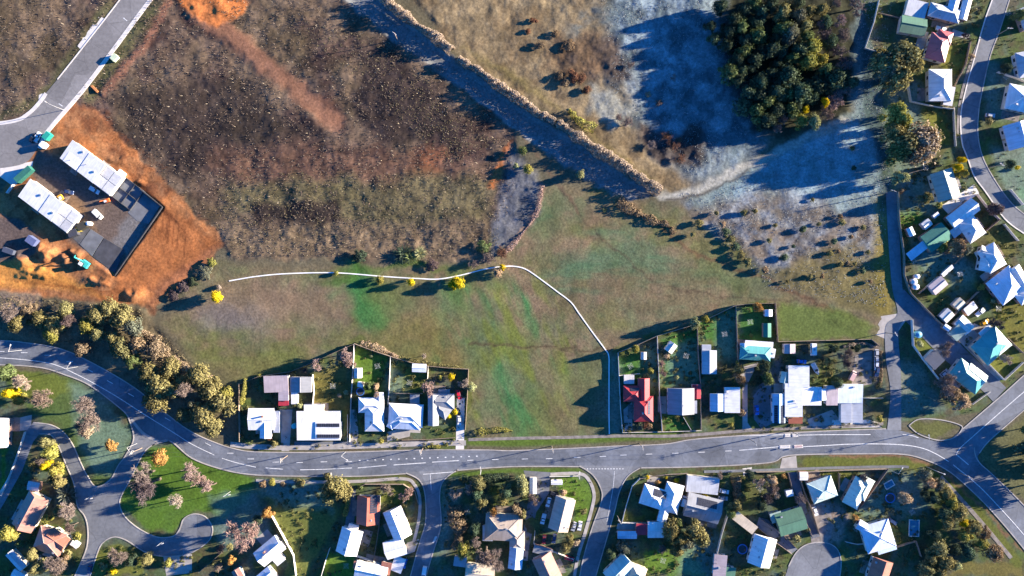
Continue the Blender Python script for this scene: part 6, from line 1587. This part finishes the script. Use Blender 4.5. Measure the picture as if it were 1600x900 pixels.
for t in [(1447, 742, 12, 'leafy', 'grey'), (1455, 756, 12, 'leafy', 'tan'), (1468, 758, 12, 'leafy', 'grey'), (1480, 770, 12, 'leafy', 'olive'), (1487, 786, 14, 'leafy', 'yellowgreen'), (1500, 802, 15, 'leafy', 'olive'), (1478, 800, 14, 'leafy', 'darkgreen'), (1482, 818, 13, 'leafy', 'olive'), (1508, 818, 8, 'leafy', 'yellow'), (1525, 825, 15, 'fluffy', 'olive'), (1508, 838, 11, 'leafy', 'yellowgreen'), (1535, 850, 12, 'leafy', 'yellowgreen'),
          (1556, 865, 18, 'leafy', 'brown'), (1540, 835, 12, 'fluffy', 'brown'), (1470, 858, 17, 'leafy', 'olive'), (1480, 880, 15, 'leafy', 'olive'), (1494, 884, 11, 'leafy', 'pale'), (1456, 872, 13, 'leafy', 'olive'), (1450, 890, 14, 'leafy', 'olive'), (1462, 835, 12, 'leafy', 'dark'), (1495, 860, 12, 'leafy', 'dark'), (1515, 862, 13, 'leafy', 'darkgreen'), (1460, 780, 12, 'leafy', 'dark'), (1470, 895, 13, 'leafy', 'olive'), (1448, 770, 9, 'leafy', 'dark')]:
    tree(*t[:5], h=3.5 + 0.25 * t[2], group='dense garden trees inside the bottom right bend', where='inside the bottom bend')
for t in [(1400, 96, 24, 'leafy', 'olive'), (1418, 88, 20, 'leafy', 'olive'), (1428, 102, 16, 'leafy', 'olive'), (1390, 110, 16, 'leafy', 'grey'), (1408, 118, 18, 'leafy', 'olive'), (1382, 92, 13, 'fluffy', 'grey'),
          (1404, 172, 14, 'leafy', 'yellowgreen'), (1410, 188, 14, 'leafy', 'yellowgreen'), (1400, 205, 13, 'leafy', 'olive'), (1420, 222, 20, 'leafy', 'olive'), (1446, 220, 24, 'leafy', 'tan'), (1432, 236, 18, 'leafy', 'brown'), (1458, 214, 14, 'leafy', 'olive'), (1408, 236, 13, 'leafy', 'green')]:
    tree(t[0], t[1], t[2] * 1.3, t[3], t[4], h=12 + 0.22 * t[2], where='right of the frosty flat')
for t in [(1410, 277, 13, 'leafy', 'pale'), (1410, 298, 5, 'shrub', 'brown'), (1448, 308, 12, 'leafy', 'olive'), (1438, 312, 8, 'leafy', 'grey'), (1468, 320, 6, 'shrub', 'yellowgreen'), (1498, 262, 7, 'leafy', 'yellow'), (1504, 250, 7, 'leafy', 'yellow'), (1508, 270, 7, 'leafy', 'yellowgreen'), (1558, 327, 12, 'leafy', 'darkbare'), (1500, 386, 14, 'leafy', 'brown'), (1510, 390, 12, 'leafy', 'grey'),
          (1473, 386, 10, 'shrub', 'yellowgreen'), (1590, 262, 5, 'shrub', 'yellow'), (1581, 256, 8, 'leafy', 'dark'), (1475, 600, 18, 'bare', 'bare'), (1490, 616, 20, 'fluffy', 'brown'), (1504, 628, 16, 'fluffy', 'tan'), (1474, 545, 12, 'bare', 'bare'), (1555, 507, 10, 'bare', 'darkbare'), (1570, 562, 9, 'bare', 'palebare'), (1438, 538, 7, 'shrub', 'pale'), (1520, 88, 5, 'shrub', 'tan'), (1596, 22, 12, 'leafy', 'green'), (1575, 106, 8, 'leafy', 'dark'),
          (1546, 190, 7, 'shrub', 'olive'), (1376, 25, 4, 'shrub', 'yellowgreen'), (1508, 58, 6, 'bare', 'darkbare'), (1536, 448, 7, 'shrub', 'yellowgreen'), (1553, 470, 6, 'shrub', 'pale')]:
    tree(*t[:5])
for t in [(1087, 505, 10, 'leafy', 'pale'), (1103, 499, 6, 'leafy', 'yellowgreen'), (1133, 488, 4, 'shrub', 'yellowgreen'), (1185, 480, 8, 'leafy', 'orange'), (1174, 524, 4, 'shrub', 'yellowgreen'), (993, 546, 8, 'leafy', 'yellowgreen'), (980, 551, 6, 'shrub', 'green'), (1017, 580, 6, 'shrub', 'yellowgreen'), (1010, 588, 7, 'shrub', 'olive'), (1024, 595, 4, 'shrub', 'yellowgreen'),
          (1157, 578, 9, 'leafy', 'olive'), (1157, 592, 10, 'leafy', 'brown'), (1153, 566, 5, 'shrub', 'yellowgreen'), (1159, 645, 7, 'shrub', 'brown'), (1375, 655, 7, 'shrub', 'yellowgreen'), (1320, 556, 14, 'bare', 'bare'), (1325, 566, 10, 'bare', 'darkbare'), (1294, 565, 8, 'leafy', 'olive'), (1296, 585, 8, 'leafy', 'olive'), (1310, 600, 9, 'leafy', 'darkgreen'), (1195, 572, 12, 'leafy', 'dark'), (1200, 592, 11, 'leafy', 'green'), (1185, 595, 8, 'leafy', 'dark'),
          (1008, 664, 6, 'bare', 'rust'), (1014, 666, 7, 'shrub', 'brown'), (996, 662, 6, 'shrub', 'dark'), (1034, 570, 6, 'bare', 'pinkbare'), (1036, 582, 6, 'bare', 'pinkbare'), (1058, 590, 4, 'shrub', 'pale'), (1073, 592, 5, 'shrub', 'green'), (1143, 664, 4, 'shrub', 'yellowgreen'), (1042, 556, 5, 'shrub', 'tan'), (1304, 545, 9, 'leafy', 'dark'), (1340, 545, 8, 'leafy', 'dark'),
          (494, 571, 10, 'bare', 'pinkbare'), (545, 553, 12, 'bare', 'pinkbare'), (547, 568, 10, 'bare', 'pinkbare'), (670, 606, 12, 'bare', 'pinkbare'), (725, 600, 10, 'bare', 'palebare'), (736, 606, 8, 'leafy', 'pale'), (576, 604, 7, 'leafy', 'green'), (587, 604, 6, 'leafy', 'tan'), (571, 600, 5, 'bare', 'palebare'), (700, 650, 6, 'shrub', 'yellow'), (711, 644, 5, 'shrub', 'yellow'), (705, 589, 7, 'shrub', 'yellow'), (688, 590, 5, 'shrub', 'yellowgreen'),
          (665, 556, 5, 'bare', 'palebare'), (590, 616, 6, 'bare', 'palebare'), (595, 690, 6, 'shrub', 'yellowgreen'), (420, 685, 5, 'shrub', 'rust'), (428, 694, 7, 'shrub', 'olive'), (468, 634, 6, 'leafy', 'pale'), (540, 613, 5, 'shrub', 'pale'), (530, 618, 4, 'shrub', 'tan'), (405, 588, 4, 'shrub', 'yellowgreen'), (580, 556, 3, 'shrub', 'pale'), (478, 576, 5, 'bare', 'darkbare')]:
    tree(*t[:5])
for t in [(337, 464, 11, 'leafy', 'yellow', 6.5), (525, 427, 5, 'shrub', 'yellowgreen', None), (561, 400, 14, 'fluffy', 'dark', 3.2), (630, 397, 22, 'spiky', 'dark', 3.6), (640, 402, 16, 'spiky', 'green', 3.4), (655, 396, 14, 'spiky', 'pale', 3.4), (593, 437, 7, 'leafy', 'yellowgreen', 4), (642, 441, 8, 'leafy', 'yellow', 5), (706, 446, 8, 'leafy', 'yellow', 5), (714, 442, 12, 'leafy', 'yellow', 6.0), (777, 426, 8, 'leafy', 'tan', 4.5), (785, 417, 6, 'leafy', 'yellow', 4),
          (765, 408, 12, 'bare', 'bare', 3), (780, 398, 12, 'bare', 'rust', 3), (740, 412, 10, 'bare', 'bare', 2.5), (675, 415, 11, 'fluffy', 'darkbare', 2.4), (755, 385, 14, 'fluffy', 'green', 3), (907, 272, 8, 'leafy', 'pale', 5), (825, 264, 8, 'leafy', 'yellowgreen', 4), (817, 235, 9, 'fluffy', 'green', 4), (806, 259, 6, 'leafy', 'pale', 3), (945, 328, 6, 'spiky', 'dark', 1.5), (342, 449, 4, 'shrub', 'palebare', 2.0),
          (330, 410, 10, 'fluffy', 'yellowgreen', 2.5), (318, 425, 12, 'fluffy', 'grey', 2.2), (285, 448, 12, 'fluffy', 'darkbare', 2.4), (270, 462, 10, 'fluffy', 'darkbare', 2.2), (300, 440, 10, 'fluffy', 'dark', 2.0)]:
    tree(*t[:5], h=t[5])
for t in [(1130, 350, 7, 'leafy', 'tan'), (1135, 362, 8, 'leafy', 'darkgreen'), (1142, 373, 8, 'leafy', 'olive'), (1150, 386, 9, 'leafy', 'darkgreen'), (1158, 399, 8, 'leafy', 'olive'), (1168, 410, 9, 'leafy', 'olive'), (1093, 348, 7, 'leafy', 'olive'), (1083, 367, 6, 'shrub', 'olive'), (1163, 332, 7, 'leafy', 'olive'), (1195, 422, 7, 'shrub', 'brown'), (1180, 330, 5, 'shrub', 'olive'), (1120, 333, 5, 'shrub', 'olive')]:
    tree(*t[:5], h=2.6, where='in the dark shrub line')
for i, (x, y, r_) in enumerate([(1270, 312, 4), (1255, 358, 7), (1316, 348, 6), (1313, 338, 5), (1349, 355, 6), (1303, 377, 6), (1297, 396, 6), (1310, 393, 4), (1357, 394, 5), (1226, 402, 7), (1313, 413, 5), (1324, 411, 4), (1336, 412, 4), (1348, 424, 6), (1266, 432, 5), (1285, 432, 5), (1212, 352, 4), (1240, 385, 4), (1280, 350, 4), (1330, 370, 4), (1202, 376, 5), (1335, 262, 5), (1332, 232, 5), (1360, 440, 4), (1230, 440, 4)]):
    tree(x, y, r_, 'shrub' if i % 3 else 'leafy', ('olive', 'darkgreen', 'olive', 'brown')[i % 4], h=1.3 + 0.13 * r_, group='small shrubs dotted over the frosty flat', where='on the frosty flat')
for t in [(897, 118, 12, 'leafy', 'rust'), (885, 128, 11, 'leafy', 'brown'), (917, 140, 9, 'leafy', 'rust'), (908, 122, 9, 'leafy', 'rust'), (874, 118, 9, 'leafy', 'brown'), (833, 32, 7, 'leafy', 'rust'), (825, 48, 5, 'leafy', 'rust'), (868, 52, 8, 'fluffy', 'brown'), (845, 70, 9, 'fluffy', 'brown'), (890, 70, 10, 'fluffy', 'brown'), (980, 194, 11, 'bare', 'bare'), (970, 184, 9, 'bare', 'bare'), (1013, 147, 6, 'fluffy', 'tan'), (1030, 160, 7, 'fluffy', 'bare'), (1052, 122, 6, 'bare', 'pinkbare'), (985, 102, 6, 'bare', 'bare'), (1055, 225, 12, 'bare', 'rust'), (1040, 215, 10, 'bare', 'rust'), (1062, 245, 9, 'bare', 'rust'), (1020, 222, 10, 'bare', 'bare')]:
    tree(*t[:5], h=0.9 + 0.13 * t[2], where='in the paddock')
WOODC = 'trees of the dense wood'
for t in [(1225, 18, 14, 'leafy', 'olive'), (1225, 45, 12, 'leafy', 'green'), (1250, 22, 12, 'leafy', 'grey'), (1264, 18, 10, 'leafy', 'olive'), (1260, 40, 9, 'leafy', 'pale'), (1235, 52, 17, 'leafy', 'grey'), (1278, 41, 9, 'bare', 'pinkbare'), (1310, 34, 9, 'bare', 'pinkbare'), (1312, 53, 11, 'bare', 'bare'), (1335, 11, 12, 'bare', 'bare'), (1305, 5, 7, 'bare', 'bare'), (1262, 58, 10, 'leafy', 'green'), (1252, 78, 13, 'leafy', 'darkgreen'),
          (1268, 73, 14, 'leafy', 'yellowgreen'), (1265, 95, 13, 'leafy', 'yellowgreen'), (1285, 92, 10, 'leafy', 'yellowgreen'), (1280, 109, 9, 'bare', 'pinkbare'), (1308, 84, 13, 'bare', 'darkbare'), (1318, 103, 10, 'bare', 'pinkbare'), (1215, 102, 9, 'leafy', 'dark'), (1232, 118, 18, 'leafy', 'darkgreen'), (1308, 122, 19, 'leafy', 'darkgreen'), (1332, 129, 11, 'leafy', 'darkgreen'), (1215, 145, 16, 'leafy', 'darkgreen'), (1252, 146, 18, 'leafy', 'darkgreen'), (1310, 152, 16, 'bare', 'pinkbare'),
          (1290, 160, 7, 'leafy', 'yellow'), (1258, 171, 6, 'leafy', 'yellow'), (1237, 170, 12, 'leafy', 'green'), (1254, 186, 9, 'leafy', 'yellowgreen'), (1272, 189, 11, 'leafy', 'pale'), (1288, 178, 10, 'bare', 'bare'), (1214, 170, 12, 'leafy', 'dark'), (1226, 186, 9, 'bare', 'bare'), (1216, 198, 7, 'bare', 'bare'), (1190, 20, 12, 'leafy', 'darkgreen'), (1185, 55, 14, 'leafy', 'green'), (1166, 62, 11, 'leafy', 'dark'), (1178, 95, 13, 'leafy', 'dark'), (1152, 95, 11, 'leafy', 'dark'), (1190, 130, 15, 'leafy', 'darkgreen'),
          (1172, 146, 13, 'leafy', 'darkgreen'), (1182, 175, 14, 'leafy', 'green'), (1198, 188, 12, 'leafy', 'dark'), (1137, 70, 10, 'leafy', 'dark'), (1126, 10, 11, 'leafy', 'dark'), (1147, 30, 12, 'leafy', 'dark'), (1167, 15, 12, 'leafy', 'dark'), (1204, 77, 15, 'leafy', 'dark'), (1205, 8, 12, 'leafy', 'dark'), (1156, 125, 11, 'leafy', 'dark'), (1203, 115, 13, 'leafy', 'dark'), (1110, 40, 8, 'leafy', 'dark'), (1275, 130, 13, 'leafy', 'dark'), (1290, 60, 12, 'bare', 'darkbare'), (1285, 15, 10, 'leafy', 'olive')]:
    tree(t[0], t[1], t[2] * 1.28, t[3], t[4], h=(6.5 + 0.36 * t[2]) if t[3] != 'bare' else 6.5, group=WOODC, where='in the dense wood')
for i, (x, y) in enumerate([(1118, 60), (1140, 50), (1160, 42), (1182, 36), (1212, 62), (1240, 90), (1222, 80), (1190, 78), (1165, 80), (1160, 110), (1188, 150), (1232, 145), (1270, 150), (1245, 165), (1200, 160), (1165, 165), (1290, 135), (1290, 110), (1300, 65), (1245, 5), (1180, 5), (1290, 35), (1215, 130), (1142, 112)]):
    tree(x, y, 14 + i % 4, 'fluffy' if i % 2 else 'leafy', ('darkgreen', 'dark', 'green')[i % 3], h=9 + i % 3, group=WOODC, where='filling the dense wood')
for t in [(1640, 712, 34, 'leafy', 'darkgreen', 13), (1622, 672, 20, 'leafy', 'green', 10), (1640, 760, 26, 'leafy', 'darkgreen', 11), (1600, 700, 14, 'leafy', 'darkgreen', 7)]:
    tree(*t[:5], h=t[5], where='at the road junction edge')

# ------------------------------------------------------------------ ground litter nobody could count
def scatter(name, label, polys, n, h, w, col, seed, blades=4):
    r = np.random.default_rng(seed); pts = []
    xsb = [p[0] for q in polys for p in q]; ysb = [p[1] for q in polys for p in q]
    X = r.uniform(max(min(xsb), -40), min(max(xsb), 1640), n * 3); Y = r.uniform(max(min(ysb), -40), min(max(ysb), 940), n * 3)
    keep = np.zeros(len(X), bool)
    for q in polys: keep |= sdf_poly(q, X, Y) < 0
    clump = fbm(X / 22, Y / 22, seed + 3, 4, 0.6) + r.uniform(-.15, .15, len(X))
    keep &= clump > -0.06
    for pts_ in ROADS.values(): keep &= sdf_poly(pts_, X, Y) > 3
    keep &= sdf_line([(305, 5), (350, 50), (420, 105), (470, 145), (525, 190)], X, Y) > 16
    keep &= sdf_poly(SITE, X, Y) > 4
    keep &= sdf_poly(CUT, X, Y) > 3
    X, Y = X[keep][:n], Y[keep][:n]; n = len(X)
    gx_, gy_ = (X - 800) * S, (450 - Y) * S
    z = np.array([gzm(a, b_) for a, b_ in zip(gx_, gy_)])
    base = np.repeat(np.stack([gx_, gy_, z], 1), blades, 0); m_ = len(base)
    a = r.uniform(0, 6.283, m_); el = r.uniform(0.15, 1.3, m_); L = r.uniform(0.4, 1.2, m_) * h
    d = np.stack([np.cos(a) * np.cos(el), np.sin(a) * np.cos(el), np.sin(el)], 1) * L[:, None]
    s_ = np.stack([-np.sin(a), np.cos(a), np.zeros(m_)], 1) * w * r.uniform(.5, 1.3, m_)[:, None]
    base = base + r.normal(scale=0.12, size=base.shape) * np.array([1, 1, 0])
    v = np.stack([base - s_, base + s_, base + d], 1).reshape(-1, 3)
    o = link(bpy.data.objects.new(name, np_mesh(name, v, np.arange(3 * m_).reshape(-1, 3), M['scrub']))); o.color = (*col, 1)
    tag(o, label, None, None, 'stuff')
scatter('scrub', 'brown grey scrub and cut stubble over the old building land', [SCRUB], 9000, 0.8, 0.12, (0.12, 0.09, 0.07), 71)
scatter('scrub', 'pale dry sticks and grass stalks lying in the scrub', [SCRUB], 1300, 1.3, 0.07, (0.34, 0.28, 0.20), 72, 2)
scatter('rough_grass', 'olive rough grass tussocks in the scrubland', [[(340, 270), (780, 270), (780, 400), (340, 400)], [(420, 20), (600, 60), (780, 220), (700, 260), (560, 120)]], 4500, 0.6, 0.10, (0.15, 0.125, 0.07), 73)
scatter('frosty_grass', 'pale frosted grass tussocks on the shaded paddock', [FLAT, [(940, 0), (1140, 0), (1190, 190), (1080, 280), (960, 150)], [(1060, 300), (1385, 320), (1385, 480), (1200, 450)]], 7000, 0.5, 0.10, (0.28, 0.29, 0.28), 74)
scatter('undergrowth', 'dry undergrowth below the tree belt', [[(0, 462), (220, 482), (300, 570), (360, 640), (300, 640), (200, 570), (130, 540), (0, 520)]], 3500, 0.8, 0.12, (0.17, 0.14, 0.08), 75)
scatter('garden_plants', 'low mixed garden plants in the back yards', [SUB_N, SUB_C, SUB_E, [(390, 750), (650, 760), (690, 900), (1200, 900), (1420, 900), (1420, 740), (1250, 735)]], 3500, 0.9, 0.16, (0.085, 0.09, 0.04), 76, 6)

# low garden shrubbery in the yards: too small and many to count
r = np.random.default_rng(88)
YP, YN, YS = [], [], []
yards = [SUB_N, SUB_C, [(1405, 240), (1490, 240), (1530, 300), (1600, 380), (1600, 540), (1500, 560), (1410, 430)], [(1400, 0), (1540, 0), (1495, 230), (1400, 260)], [(395, 755), (650, 762), (655, 900), (470, 900)], [(695, 745), (905, 745), (900, 900), (690, 900)], [(965, 745), (1230, 740), (1225, 900), (955, 900)], [(1250, 738), (1440, 738), (1470, 900), (1320, 900), (1310, 840)], [(20, 700), (110, 740), (130, 900), (0, 900)], [(150, 850), (330, 870), (400, 900), (140, 910)]]
foot = []
for root, hx, hy in HOUSES:
    for ch in root.children:
        if ch.name.startswith('roof'):
            bb = [ch.matrix_basis @ Vector(c_) + root.location for c_ in ch.bound_box]
            c_ = sum(bb, Vector()) / 8; foot.append((c_.x, c_.y, max((q - c_).xy.length for q in bb) * 0.8))
foot = np.array(foot)
for q in yards:
    x0, x1 = min(p[0] for p in q), max(p[0] for p in q); y0, y1 = min(p[1] for p in q), max(p[1] for p in q)
    n = int((x1 - x0) * (y1 - y0) / 75)
    X = r.uniform(x0, x1, n); Y = r.uniform(y0, y1, n)
    k = (sdf_poly(q, X, Y) < 0) & (fbm(X / 25, Y / 25, 91, 3) + r.uniform(-.1, .1, n) > -0.02)
    for pts_ in ROADS.values(): k &= sdf_poly(pts_, X, Y) > 3
    for x, y in zip(X[k], Y[k]):
        gx_, gy_ = (x - 800) * S, (450 - y) * S
        if np.min(np.hypot(foot[:, 0] - gx_, foot[:, 1] - gy_) - foot[:, 2]) < 0: continue
        R = r.uniform(0.35, 1.15); m_ = int(14 + 40 * R)
        d = r.normal(size=(m_, 3)); d /= np.linalg.norm(d, axis=1, keepdims=True); d[:, 2] = np.abs(d[:, 2])
        YP.append(d * R * r.uniform(.6, 1.1, (m_, 1)) * np.array([1, 1, .9]) + np.array([gx_, gy_, 0.02])); YN.append(d + r.normal(scale=.4, size=d.shape)); YS.append(r.uniform(.12, .3, m_))
v, f = quads(np.concatenate(YP), np.concatenate(YN), np.concatenate(YS), r)
o = link(bpy.data.objects.new('garden_shrubbery', np_mesh('garden_shrubbery', v, f, M['leaf']))); o.color = (0.12, 0.12, 0.045, 1)
tag(o, 'low mixed shrubbery and garden beds in the back yards', None, None, 'stuff')

# ------------------------------------------------------------------ poles and wires
PW = [('power pole beside the main road at the bend verge', 222, 700, 60), ('power pole in front of the first white houses', 449, 712, 30), ('power pole before the pale concrete driveway', 661, 700, 10), ('power pole on the verge below the open field', 862, 697, 10), ('power pole at the end of the boundary line verge', 999, 693, 20), ('power pole before the grey gable house', 1171, 686, 20), ('power pole beside the crossing on the main road', 1234, 673, 90), ('power pole at the junction island', 1434, 676, 30)]
tops = []
for lab, x, y, a in PW:
    pole(lab, x, y, a + 60, 'power'); p = W(x, y); tops.append((Vector((p.x, p.y, 8.7)), math.radians(-(a + 60))))
for lab, x, y, a in [('power pole beside the old cutting', 621, 62, 40), ('power pole at the sharp bend of the hill street', 1545, 262, 40), ('power pole across the hill street by the pink house', 1557, 55, 10), ('power pole at the head of the lane', 1380, 302, 20), ('power pole at the corner of the lane end', 1384, 520, 60), ('power pole at the corner of the corner lawn street', 964, 805, 50), ('power pole by the right edge street lawns', 1606, 455, 40), ('power pole on the bottom right verge', 1497, 738, 30)]:
    pole(lab, x, y, a, 'power')
for lab, x, y, a in [('street light at the left end of the main road', 34, 547, -70), ('street light on the shaded bend of the main road', 122, 573, -55), ('street light leaning over the main road by the flat roofed house', 540, 706, 30), ('street light at the crescent road fork', 150, 772, -12), ('street light at the turning bulb', 259, 843, -25), ('street light on the grass island', 360, 768, -20), ('street light at the crescent road junction', 214, 693, 50), ('street light on the lower verge of the main road', 525, 743, -90), ('street light at the start of the side street', 752, 734, -90), ('street light on the lower verge by the thin white shed', 903, 741, -90), ('street light by the court turning', 1388, 733, -60), ('street light before the dense garden', 1447, 729, 20), ('street light on the estate road kerb', 100, 172, 210)]:
    pole(lab, x, y, a, 'light', 8.0, 3.0)
for i in range(len(tops) - 1):
    (p, ra), (q, rb) = tops[i], tops[i + 1]
    root = empty('power_line', (p.x, p.y, 0)); tag(root, 'overhead wires from %s to the next pole' % PW[i][0].replace('power pole', 'pole'), 'power line')
    for off in (-0.9, 0.9):
        a = p + Vector((math.cos(ra), math.sin(ra), 0)) * off * 1.1; b_ = q + Vector((math.cos(rb), math.sin(rb), 0)) * off * 1.1
        mb = MB(); prev = None
        for k in range(13):
            t = k / 12; c_ = a.lerp(b_, t) - Vector((0, 0, 1.2 * 4 * t * (1 - t))) - Vector((p.x, p.y, 0))
            if prev is not None: mb.tube(prev, c_, .035, .035, 4, False)
            prev = c_
        mb.build('wire', M['dark_metal'], root)

# rotary clotheslines in the back yards
cl0 = None
for x, y in [(1072, 556), (1132, 522), (1172, 503), (640, 598), (520, 603), (590, 572), (985, 572), (541, 884), (1036, 876), (1188, 764), (1338, 826), (1428, 408), (1500, 428), (1560, 482), (1446, 262), (62, 872), (1425, 800), (730, 800), (1575, 20), (1572, 120)]:
    p = W(x, y, 1.8)
    if cl0 is None:
        cl0 = o = empty('clothesline')
        MB().tube((0, 0, -.1), (0, 0, 2.0), .05, .05, 8).build('post', M['steel'], o)
        for k in range(4):
            a = k * math.pi / 2
            MB().tube((0, 0, 1.75), (1.7 * math.cos(a), 1.7 * math.sin(a), 2.0), .035, .03, 6).build('arm', M['steel'], o)
        for rr_ in (.7, 1.1, 1.6):
            mb = MB()
            for k in range(4):
                a, b_ = k * math.pi / 2, (k + 1) * math.pi / 2
                mb.tube((rr_ * math.cos(a), rr_ * math.sin(a), 1.97), (rr_ * math.cos(b_), rr_ * math.sin(b_), 1.97), .018, .018, 4, False)
            mb.build('line', M['paint'], o)
    else: o = copy_tree(cl0)
    o.location = (p.x, p.y, 0); o.rotation_euler = (0, 0, rng.uniform(0, 1.5)); tag(o, None, 'clothesline', 'rotary clotheslines in the yards')
    PLANTS.append([o, x, y, 10, 'grey steel', 'rotary clothesline', None, None])

# ------------------------------------------------------------------ labels for the plants: look, then the landmark beside it, then rank
LM = [('the white gable corner house', 408, 655), ('the L shaped outbuilding', 431, 600), ('the flat roofed solar house', 498, 665), ('the bright green back lawn', 575, 590), ('the grey fronted hip house', 634, 652), ('the red car', 717, 617), ('the red house', 1003, 632), ('the tilted white shed', 1048, 543), ('the pale banded shed', 1108, 566), ('the teal hip house', 1180, 548),
      ('the big white building', 1245, 620), ('the workshop yard', 1328, 580), ('the ribbed carport', 1340, 645), ('the turned white gable house', 421, 861), ('the salmon house', 575, 797), ('the steep blue sided house', 621, 825), ('the tan hip house', 787, 824), ('the grey shed by the side street', 719, 878), ('the verge hedge', 760, 755), ('the thin white shed', 833, 759), ('the tan gable house', 878, 803), ('the pinkish roof', 858, 888), ('the twin winged white house', 1034, 776),
      ('the grey solar house', 1099, 794), ('the glasshouse shed', 1010, 830), ('the diagonal driveway', 1164, 817), ('the shaded driveway', 1240, 775), ('the green gable house', 1236, 815), ('the second mint house', 1340, 770), ('the blue grey house', 1372, 838), ('the pink hip house in the wedge', 78, 846), ('the pink gable house in the wedge', 47, 800), ('the tip of the wedge garden', 72, 705), ('the turning bulb', 310, 840), ('the lower court drive', 180, 880),
      ('the sage green house', 1477, 289), ('the white cross winged house', 1510, 350), ('the dark green garage', 1463, 371), ('the pink red house', 1466, 74), ('the hill street bend', 1540, 300), ('the teal junction house', 1513, 588), ('the walled corner garden', 1555, 545), ('the packed yard', 1510, 495), ('the olive long lawn', 420, 775), ('the boundary line start', 337, 455), ('the middle of the boundary line', 600, 425), ('the boundary line crest', 770, 410), ('the frosty hollow', 830, 260),
      ('the site bank', 300, 430), ('the main road bend', 180, 540), ('the left edge lawn', 25, 605)]
ORD = ['first', 'second', 'third', 'fourth', 'fifth', 'sixth', 'seventh', 'eighth', 'ninth', 'tenth', 'eleventh', 'twelfth', 'thirteenth', 'fourteenth', 'fifteenth', 'sixteenth', 'seventeenth', 'eighteenth', 'nineteenth', 'twentieth', 'twenty-first']
NUM = ['', 'one', 'two', 'three', 'four', 'five', 'six', 'seven', 'eight', 'nine', 'ten', 'eleven', 'twelve', 'thirteen', 'fourteen', 'fifteen', 'sixteen', 'seventeen', 'eighteen', 'nineteen', 'twenty', 'twenty-one']
byl = {}
for o, x, y, r_, cw, kw, lab, where in PLANTS:
    if not lab:
        if where: place = where
        else:
            k = min(LM, key=lambda q: (q[1] - x) ** 2 + (q[2] - y) ** 2); place = 'near ' + k[0]
        if BELT == o.get('group'): place = 'in the roadside belt'
        size = 'small ' if r_ < 7 else ('large ' if r_ >= 17 else '')
        lab = size + cw + ' ' + kw + ' ' + place
    byl.setdefault(lab, []).append((o, x, y))
for lab, lst in byl.items():
    n = len(lst)
    if n == 1: lst[0][0]['label'] = lab; continue
    lst.sort(key=lambda q: q[1])
    for i, (o, x, y) in enumerate(lst):
        if n <= 20:
            o['label'] = lab + (', leftmost of %s' % NUM[n] if i == 0 else ', rightmost of %s' % NUM[n] if i == n - 1 else ', %s of %s from left' % (ORD[i], NUM[n]))
            if 'group' not in o: o['group'] = lab
        else:
            o['label'] = lab
            if 'group' not in o: o['group'] = lab
